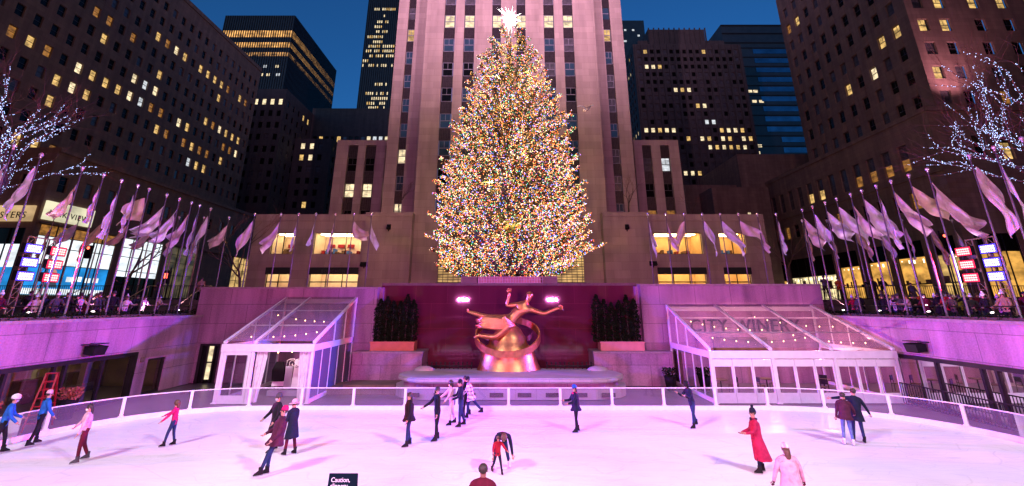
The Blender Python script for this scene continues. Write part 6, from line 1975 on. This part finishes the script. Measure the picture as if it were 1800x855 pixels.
        # fingers: four of different length plus a thumb from the side of the palm
        for (hd, fd, sd) in s.hands:
            w = fd.cross(Vector((0, 1, 0))); w = w.normalized() if w.length > .1 else Vector((1, 0, 0)); n_ = fd.cross(w).normalized()
            for kf in range(4):
                a = hd + w * (kf - 1.5) * .018 * h; L = (.062, .074, .078, .064)[kf] * h
                q.tube([a, a + fd * L * .5, a + fd * L * .8 + n_ * .014 * h, a + fd * L * .9 + n_ * .030 * h], [.0095 * h, .009 * h, .008 * h, .006 * h], 5, 3)
            a = hd - fd * .03 * h + w * .034 * h
            q.tube([a, a + (w * .8 + fd * .6).normalized() * .035 * h, a + (w * .4 + fd).normalized() * .06 * h], [.012 * h, .010 * h, .007 * h], 5, 3)
        nm = q.mesh('person', [mats['top'], mats['legs'], mats['skin'], mats['glove'], M['black'], M[g('mask') or 'mask_c']])
        o.data = nm; bpy.data.meshes.remove(me)
        def child(qq, name, m_): return qq.build(name, m_, o, world=False)
        # hair
        hr = g('hair', 'short'); hc = M[g('haircol', 'hair_dark')]
        if hr:
            c = MB(); n = 10
            top = HC + HT * .040 * h - HF * .020 * h
            c.ball((0, 0, 0), .098 * h * (1.18 if hr == 'curly' else 1), 12, 8)
            rr_ = random.Random(5)
            vv = []
            for (x, y, z) in c.v:
                j = 1 + (rr_.uniform(-.12, .14) if hr == 'curly' else rr_.uniform(-.03, .03))
                d = Vector((x, y, z)) * j
                p = top + HS * d.x + (-HF) * (d.y * 1.02) * 1 + HT * d.z * .95
                vv.append(tuple(p))
            c.v = vv
            if hr in ('long', 'curly', 'pony'):
                ln = {'long': .34, 'curly': .20, 'pony': .30}[hr] * h; wd = {'long': .085, 'curly': .12, 'pony': .035}[hr] * h
                rings = []
                for j in range(6):
                    t = j / 5; cc = HC - HF * (.062 + .03 * sin(t * 3)) * h + HT * (.02 * h) - (HT * .4 + Vector((0, 0, .6))) * ln * t
                    ww = wd * (1 - .45 * t * t)
                    rings.append([cc + HS * ww * cos(2 * pi * m_ / 8) - HF * ww * .55 * sin(2 * pi * m_ / 8) for m_ in range(8)])
                c.loft(rings)
            child(c, 'hair', hc)
        hat = g('hat')
        if hat:
            c = MB(); hm = M[g('hatcol', 'navy')]
            rings = []
            prof_ = [(.098, .030), (.104, .045), (.104, .075), (.098, .080), (.094, .11), (.070, .150), (.03, .168)]
            if hat == 'hood': prof_ = [(.11, -.07), (.125, -.02), (.13, .05), (.115, .11), (.07, .15), (.02, .165)]
            if hat == 'helmet': prof_ = [(.115, .02), (.125, .06), (.12, .11), (.085, .155), (.03, .175)]
            if hat == 'band': prof_ = [(.102, .035), (.106, .045), (.106, .085), (.100, .095)]
            off = -.014 if hat != 'hood' else -.03
            for r_, z_ in prof_:
                rings.append([HC + HT * z_ * h - HF * (-off) * h + HS * r_ * h * cos(2 * pi * m_ / 12) * .95 - HF * r_ * h * sin(2 * pi * m_ / 12) for m_ in range(12)])
            c.loft(rings)
            if hat == 'pompom': c.ball(tuple(HC + HT * .20 * h - HF * .02 * h), .048 * h, 8, 6)
            if hat == 'brim':
                c.loft([[HC + HT * z_ * h + HS * r_ * h * cos(2 * pi * m_ / 14) - HF * r_ * h * sin(2 * pi * m_ / 14) for m_ in range(14)] for r_, z_ in ((.09, .045), (.19, .028), (.19, .022), (.09, .035))])
            child(c, {'beanie': 'beanie', 'pompom': 'beanie', 'brim': 'sun_hat', 'hood': 'hood', 'helmet': 'helmet', 'band': 'headband'}[hat], hm)
            if hat == 'helmet':
                c = MB(); c.poly([tuple(HC + HT * z_ * h + HF * .15 * h + HS * x_ * h) for x_, z_ in ((-.09, .06), (.09, .06), (.08, -.08), (-.08, -.08))]); child(c, 'visor', M['clear_glass'])
        if g('coat'):
            hem = g('coat'); cm = M[g('coatcol', g('top', 'navy'))]; rings = []; b = g('bulk', 1.0)
            legd = (s.feet[0][0] + s.feet[1][0]) / 2 - s.P0; legd.normalize()
            kmid = s.P0 + legd * hem * h
            T, S, F = s.T, s.S, s.F
            pts = [(s.P0 + T * .46 * h, .12, .10), (s.P0 + T * .40 * h, .190 * b, .135 * b), (s.P0 + T * .28 * h, .192 * b, .145 * b), (s.P0 + T * .12 * h, .168 * b, .14 * b), (s.P0, .185 * b, .15 * b)]
            for t in (.35, .7, 1.0): pts.append((s.P0.lerp(kmid, t), (.19 + .055 * t) * b, (.155 + .06 * t) * b))
            fl = g('flare', 0)
            for i, (c_, rx, ry) in enumerate(pts):
                fx = max(0, i - 4) / 3 * fl
                rings.append([c_ - F * fx * h + S * rx * h * cos(2 * pi * m_ / 16) - F * ry * h * sin(2 * pi * m_ / 16) * (1 + fx) + Vector((0, 0, .012 * sin(m_ * 2.3 + i))) for m_ in range(16)])
            c = MB(); c.loft(rings[:1] + rings[1:], cap=False); child(c, 'coat', cm)
        if g('scarf'):
            c = MB(); n_ = 12; base = s.P0 + s.T * .515 * h
            ring = [base + s.S * .085 * h * cos(2 * pi * m_ / n_) - s.F * .085 * h * sin(2 * pi * m_ / n_) + s.T * .01 * h * sin(m_) for m_ in range(n_ + 1)]
            c.tube(ring, .036 * h, 7); child(c, 'scarf', M[g('scarf')])
        # footwear
        for (ank, sh_, sd) in s.feet:
            c = MB(); F = Vector((s.k.get('toe', 0) * sd, -1, 0)).normalized(); U = Vector((0, 0, 1)); Sx = F.cross(U).normalized()
            if g('skates', True):
                F2 = F
                def ring(cen, w, l, n=10): return [cen + Sx * w * h * cos(2 * pi * m_ / n) + F2 * l * h * sin(2 * pi * m_ / n) for m_ in range(n)]
                z0 = ank.z
                c.loft([ring(ank + U * .10 * h, .055, .062), ring(ank + U * .02 * h, .050, .060), ring(ank - U * .04 * h + F * .045 * h, .047, .115), ring(ank - U * .075 * h + F * .055 * h, .044, .135), ring(ank - U * .085 * h + F * .055 * h, .044, .135)])
                c.beam(ank - U * .103 * h - F * .07 * h, ank - U * .103 * h + F * .18 * h, .006, .036, 1)
                for t_ in (-.03, .12): c.beam(ank + F * t_ * h - U * .080 * h, ank + F * t_ * h - U * .10 * h, .03, .03, 1)
                c.build('ice_skate', [M[g('boot', 'black')], M['steel']], o, world=False)
            else:
                def ring(cen, w, l, n=8): return [cen + Sx * w * h * cos(2 * pi * m_ / n) + F * l * h * sin(2 * pi * m_ / n) for m_ in range(n)]
                c.loft([ring(ank + U * .03 * h, .045, .05), ring(ank - U * .03 * h + F * .03 * h, .044, .09), ring(ank - U * .09 * h + F * .05 * h, .046, .13)])
                c.build('shoe', [M['black']], o, world=False)
        o.rotation_euler = (radians(g('tiltx', 0)), radians(g('tilty', 0)), radians(g('yaw', 0)))
        o.location = g('loc')
        tag(o, g('label'), 'person', g('group'))
        return o

STILL = ((5, 7, 12), (5, 7, 12))
SK = 'skaters on the ice'
people = [
 dict(loc=(-17.3, 17.5, .0), h=1.80, yaw=130, top='blue_bright', pants='black_c', bulk=1.12, hat='helmet', hatcol='white_c', hair='short', mask='mask_c', arms=((20, 12, 40), (15, 14, 30)), legs=((16, 6, 10), (-10, 6, 8)), lean=10, label='steward in bright blue jacket with clear face visor, at the very edge of the ice'),
 dict(loc=(-17.1, 18.55, .0), h=1.76, yaw=150, top='blue_bright', pants='black_c', bulk=1.12, hat='beanie', hatcol='palepink', scarf='black_c', arms=((6, 10, 15), (14, 12, 20)), legs=((10, 10, 6), (-12, 10, 10)), lean=5, label='steward in bright blue jacket and pale cap, back turned, next to the red ladder'),
 dict(loc=(-13.75, 16.82, 0), h=1.66, yaw=-50, top='palepink', pants='maroon', bulk=1.08, hair='long', mask='white_c', glove='skin', arms=((12, 22, 10), (28, 42, 14)), legs=((6, 5, 8), (-8, 6, 16)), lean=3, roll=-4, boot='grey_c', label='woman in pale pink jacket and dark red trousers, arms held low to the side'),
 dict(loc=(-12.15, 18.48, 0), h=1.46, yaw=-75, top='hotpink', pants='jeans', bulk=1.05, hair='curly', haircol='hair_brown', arms=((40, 8, 8), (58, 8, 8)), legs=((18, 4, 10), (-2, 4, 10)), lean=4, label='girl in hot pink jacket with curly hair, arms stretched forward'),
 dict(loc=(-8.15, 17.9, 0), h=1.78, yaw=-42, top='black_c', pants='black_c', bulk=1.15, coat=.34, hat='beanie', hatcol='grey_c', mask='mask_c', arms=((16, 18, 25), (20, 24, 25)), legs=((12, 4, 8), (-6, 4, 8)), lean=4, label='man in open black coat and grey beanie skating behind a plum-coated skater'),
 dict(loc=(-7.25, 15.5, 0), h=1.80, yaw=-55, top='plum', pants='jeans', bulk=1.22, coat=.18, hat='beanie', hatcol='hotpink', scarf='grey_c', arms=((16, 10, 30), (24, 12, 40)), legs=((30, 4, 10), (16, 4, 14)), lean=-8, boot='black', label='skater in padded plum coat and pink patterned beanie, leaning back on long blue legs'),
 dict(loc=(-7.4, 17.5, 0), h=1.64, yaw=-115, top='navy', pants='maroon', bulk=1.05, coat=.42, hat='brim', hatcol='palepink', arms=((8, 6, 16), (10, 8, 18)), legs=((8, 4, 8), (-4, 4, 8)), lean=5, label='woman in long navy coat and pale pink brimmed hat'),
 dict(loc=(-3.65, 18.48, 0), h=1.72, yaw=-65, top='black_c', pants='jeans', bulk=1.15, coat=.12, hair='long', arms=((6, 10, 14), (4, 8, 10)), legs=((8, 4, 6), (-4, 4, 8)), lean=3, label='long-haired woman in short black jacket gliding alone near the middle'),
 dict(loc=(-2.75, 19.18, 0), h=1.80, yaw=-60, top='black_c', pants='black_c', bulk=1.0, hair='short', mask='black_c', arms=((4, 8, 12), (38, 20, 22)), legs=((8, 3, 5), (-3, 3, 8)), lean=4, label='bare-headed man all in black with one hand held out, black face mask'),
 dict(loc=(-2.45, 21.5, 0), h=1.68, yaw=-72, top='palepink', pants='cream_c', bulk=1.1, hair='curly', mask='white_c', arms=((30, 10, 14), (46, 10, 10)), legs=((10, 5, 8), (-8, 5, 12)), lean=7, label='skater in pale jacket and cream trousers, half behind a friend in navy'),
 dict(loc=(-2.02, 21.2, 0), h=1.74, yaw=-80, top='navy', pants='jeans', bulk=1.1, hat='beanie', hatcol='black_c', arms=((22, 8, 50), (26, 8, 55)), legs=((6, 5, 6), (-8, 4, 10)), lean=5, label='skater in navy jacket, blue jeans and black beanie beside one in cream trousers'),
 dict(loc=(-1.62, 22.75, 0), h=1.66, yaw=-95, top='plaid', pants='jeans', bulk=1.12, coat=.20, hat='beanie', hatcol='black_c', arms=((24, 8, 30), (20, 10, 30)), legs=((16, 4, 14), (-34, 6, 12)), lean=14, label='skater in plaid coat kicking one leg back near the far fence'),
 dict(loc=(-2.0, 23.1, 0), h=1.64, yaw=-90, top='black_c', pants='black_c', bulk=1.05, hair='short', arms=((30, 8, 30), (20, 8, 30)), legs=((8, 4, 6), (-8, 4, 10)), lean=6, label='dark-clothed skater hidden behind the one in the plaid coat'),
 dict(loc=(-.30, 16.2, 0), h=1.70, yaw=8, top='navy', pants='jeans', bulk=1.12, hair='long', haircol='hair_brown', scarf='plum', arms=((-5, 14, 12), (-8, 12, 12)), legs=((-6, 13, 10), (8, 12, 8)), lean=80, nod=10, boot='skate_white', label='adult bent double over a small child in red, hair hanging down'),
 dict(loc=(-.42, 15.75, 0), h=1.02, yaw=20, top='redc', pants='navy', bulk=1.2, hair='short', haircol='hair_brown', arms=((40, 24, 30), (40, 24, 30)), legs=((14, 8, 12), (-14, 8, 20)), lean=8, label='small child in red jacket held up by a bending adult'),
 dict(loc=(-.56, 10.5, 0), h=1.74, yaw=175, top='maroon', pants='black_c', bulk=1.25, hair='short', skin='skin_dark', arms=((6, 14, 20), (6, 14, 20)), lean=3, label='man in maroon sweater seen from behind, only head and shoulders in view'),
 dict(loc=(2.62, 20.36, 0), h=1.66, yaw=-80, top='navy', pants='black_c', bulk=1.12, coat=.14, hair='long', hat='beanie', hatcol='beanie_blue', scarf='hotpink', arms=((30, 6, 50), (34, 6, 52)), legs=((6, 3, 5), (-3, 3, 8)), lean=4, label='lone woman in bright blue beanie and pink scarf before the fountain'),
 dict(loc=(7.55, 21.06, 0), h=1.74, yaw=-72, top='navy', pants='jeans', bulk=1.02, hat='hood', hatcol='black_c', hair=None, arms=((34, 6, 80), (38, 6, 84)), legs=((12, 4, 6), (-16, 8, 8)), lean=14, nod=14, label='hooded skater in navy with both hands raised to the chest'),
 dict(loc=(7.5, 15.8, 0), h=1.70, yaw=-100, top='rosecoat', pants='navy', bulk=1.08, coat=.60, flare=.10, hat='pompom', hatcol='navy', scarf='navy', arms=((24, 8, 60), (18, 8, 50)), legs=((8, 3, 6), (-3, 3, 6)), lean=2, label='woman in ankle-length rose coat and navy bobble hat'),
 dict(loc=(6.55, 12.4, 0), h=1.60, yaw=178, top='palepink', pants='navy', bulk=1.3, coat=.30, hair='long', haircol='hair_brown', hat='beanie', hatcol='plaid', scarf='tan_c', arms=((8, 22, 6), (8, 22, 6)), lean=3, glove='maroon', label='girl in pale pink parka and patterned hat, seen from behind at the near edge'),
 dict(loc=(12.1, 18.61, 0), h=1.70, yaw=165, top='plum', pants='jeans_light', bulk=1.15, coat=.10, hair='short', arms=((4, 8, 12), (20, 30, 30)), legs=((4, 2, 3), (0, 5, 4)), lean=2, tilty=-4, boot='skate_white', label='woman in short dark puffer and pale jeans, hugged by a partner in navy'),
 dict(loc=(12.72, 18.95, 0), h=1.78, yaw=160, top='navy', pants='jeans', bulk=1.08, coat=.26, hair='short', arms=((4, 85, 4), (10, 32, 6)), legs=((2, 3, 4), (-4, 5, 6)), lean=2, tilty=-5, fore=.9, label='partner in knee-length navy coat with one arm round the woman in pale jeans'),
]
# spectators on the side plazas: a few built figures, then copies in other clothes
protos = [
 dict(h=1.70, yaw=0, top='black_c', pants='black_c', bulk=1.22, hair='short', mask='mask_c', arms=((30, 10, 60), (30, 10, 60)), lean=8, skates=False),
 dict(h=1.64, yaw=0, top='cream_c', pants='jeans', bulk=1.22, hair='long', haircol='hair_brown', arms=((50, 10, 40), (10, 10, 20)), lean=6, skates=False),
 dict(h=1.76, yaw=0, top='grey_c', pants='black_c', bulk=1.25, hat='beanie', hatcol='grey_c', arms=((8, 10, 15), (70, 10, 60)), lean=5, skates=False),
 dict(h=1.68, yaw=0, top='navy', pants='black_c', bulk=1.3, coat=.3, hair='short', arms=((14, 10, 30), (14, 10, 30)), lean=3, skates=False),
 dict(h=1.62, yaw=0, top='redc', pants='black_c', bulk=1.2, hat='pompom', hatcol='white_c', arms=((20, 16, 50), (20, 16, 50)), lean=4, skates=False),
]
CROWD = [  # x, y, z, yaw, proto, top colour, label
 (-22.6, 18.9, 3.7, 80, 1, 'palepink', 'spectator in pale pink leaning at the left railing, nearest the frame edge'),
 (-23.0, 20.1, 3.7, 60, 2, 'cream_c', 'spectator in cream jacket by the foot of the left lamp stand'),
 (-23.6, 21.0, 3.7, 95, 3, 'black_c', 'dark-coated spectator directly behind the left lamp stand'),
 (-22.7, 24.3, 3.7, 70, 0, 'black_c', 'spectator in black with a phone just right of the left lamp stand'),
 (-22.9, 25.3, 3.7, 90, 1, 'palepink', 'masked spectator with a pale scarf and dark coat at the left railing'),
 (-23.6, 26.6, 3.7, 100, 3, 'maroon', 'spectator in dark red by the left railing, beneath the blue screen'),
 (-23.9, 27.6, 3.7, 60, 2, 'olive', 'spectator in olive with arm raised, under the right end of the blue screen'),
 (-22.6, 28.0, 3.7, 75, 1, 'cream_c', 'spectator in pink-lit cream jacket bending at the left railing'),
 (-23.3, 28.9, 3.7, 40, 4, 'redc', 'spectator in red with a white bobble hat on the left plaza'),
 (-22.6, 29.3, 3.7, 85, 0, 'palepink', 'person in pale padded jacket crouched over the left railing'),
 (-24.5, 30.3, 3.7, 110, 3, 'grey_c', 'spectator in grey coat walking toward the left steps'),
 (-25.6, 31.6, 3.7, 170, 2, 'black_c', 'spectator in black at the foot of the left steps'),
 (-27.0, 33.2, 4.3, 180, 0, 'navy', 'person in navy climbing the left steps'),
 (-24.0, 36.6, 5.1, 10, 3, 'tan_c', 'person in tan coat standing at the top of the left steps'),
 (-27.5, 37.0, 5.1, 30, 1, 'grey_c', 'person in grey at the street railing above the left steps'),
 (-30.5, 37.4, 5.1, -20, 2, 'black_c', 'person in black at the street railing, farther out on the left'),
 (22.7, 31.6, 3.7, -60, 4, 'redc', 'spectator in red with a white bobble hat at the foot of the right steps'),
 (23.6, 32.3, 3.9, -40, 3, 'black_c', 'dark-coated spectator just beside the red-jacketed one on the right steps'),
 (23.2, 34.9, 5.1, -20, 2, 'grey_c', 'person in grey looking down from the top of the right steps'),
 (24.4, 35.2, 5.1, -10, 0, 'orange_c', 'person in rust jacket at the handrail, top of the right steps'),
 (24.6, 31.0, 3.7, 200, 3, 'navy', 'spectator in navy hunched at the right steps'),
 (25.8, 33.0, 4.2, 160, 1, 'grey_c', 'woman in grey climbing the right steps'),
 (26.4, 34.4, 4.9, -50, 2, 'black_c', 'tall spectator in black high on the right steps, left of the rust-hatted one'),
 (27.4, 34.8, 5.1, -20, 0, 'black_c', 'spectator in black with hood at the top of the right steps'),
 (22.9, 28.4, 3.7, -80, 1, 'cream_c', 'blond spectator in cream jacket at the right railing'),
 (24.0, 28.2, 3.7, -90, 3, 'black_c', 'large dark-coated figure behind the blond spectator in cream'),
 (26.6, 31.0, 3.9, 0, 0, 'orange_c', 'spectator in orange with both arms raised, before the amber shop window'),
 (24.2, 26.9, 3.7, 170, 3, 'black_c', 'dark figure with back turned between the right flagpoles'),
 (27.2, 29.0, 3.7, 30, 2, 'yellow_c', 'child-high figure in yellow-green behind the right crowd'),
 (23.4, 25.6, 3.7, -70, 0, 'navy', 'spectator in navy left of the red stage lamps'),
 (24.6, 25.1, 3.7, -30, 1, 'maroon', 'spectator in maroon behind the red stage lamps'),
 (29.0, 29.5, 3.7, 10, 4, 'yellow_c', 'figure in lime jacket before the second amber window'),
 (25.2, 22.2, 3.7, -70, 3, 'navy', 'spectator in navy coat lit blue behind the blue stage lamps'),
 (24.6, 20.9, 3.7, -80, 2, 'black_c', 'seated-height spectator in black right of the blue stage lamps'),
 (25.8, 19.9, 3.7, -80, 0, 'navy', 'tall spectator in navy at the right frame edge'),
 (28.6, 33.8, 4.7, -10, 3, 'grey_c', 'person in grey coat on the upper right steps'),
]
_cols = ['black_c', 'grey_c', 'navy', 'maroon', 'black_c', 'olive', 'black_c', 'tan_c', 'palepink', 'navy', 'redc', 'grey_c']
_cn = {'black_c': 'black', 'grey_c': 'grey', 'navy': 'navy', 'maroon': 'maroon', 'cream_c': 'cream', 'olive': 'olive', 'tan_c': 'tan', 'palepink': 'pale pink', 'redc': 'red'}
_rc = random.Random(40)
_o = ['first', 'second', 'third', 'fourth', 'fifth', 'sixth', 'seventh', 'eighth', 'ninth', 'tenth', 'eleventh', 'twelfth', 'thirteenth']
for _s in (-1, 1):
    for _r, (_x, _w) in enumerate(((22.75, 'plaza railing'), (24.6, 'plaza, one row back'))):
        for _i in range(12):
            _c = _cols[(_i * 5 + _r * 3 + (_s > 0) * 4) % 12]
            CROWD.append((_s * (_x + _rc.uniform(-.25, .45)), 18.4 + 1.12 * _i + _rc.uniform(-.35, .35), 3.7, -_s * 80 + _rc.uniform(-50, 50), _rc.randrange(5), _c,
                          'onlooker in %s at the %s %s, %s from the viewer' % (_cn[_c], 'left' if _s < 0 else 'right', _w, _o[_i])))
PP = [Person(**d) for d in people]
PR = []
used = {}
for (x, y, z, yaw, pi_, top, lab) in CROWD:
    if pi_ not in used:
        d = dict(protos[pi_]); d.update(loc=(x, y, z), yaw=yaw, label=lab, top=top, group='spectators on the side plazas'); p = Person(**d); used[pi_] = p; PR.append(p)
for p in PP + PR: p.start()
bake([p.o for p in PP + PR])
for p in PP + PR: p.finish()
trees_ = {k: tree_of(p.o) for k, p in used.items()}
seen_ = set()
rr = random.Random(12)
for (x, y, z, yaw, pi_, top, lab) in CROWD:
    if pi_ not in seen_: seen_.add(pi_); continue
    c = copy_tree(used[pi_].o, trees_[pi_]); c.location = (x, y, z); c.rotation_euler = (0, 0, radians(yaw)); s_ = rr.uniform(.94, 1.05); c.scale = (s_, s_, s_)
    c['label'] = lab
    c.material_slots[0].link = 'OBJECT'; c.material_slots[0].material = M[top]
    for ch in c.children:
        if ch.name.startswith('coat'): ch.material_slots[0].link = 'OBJECT'; ch.material_slots[0].material = M[top]
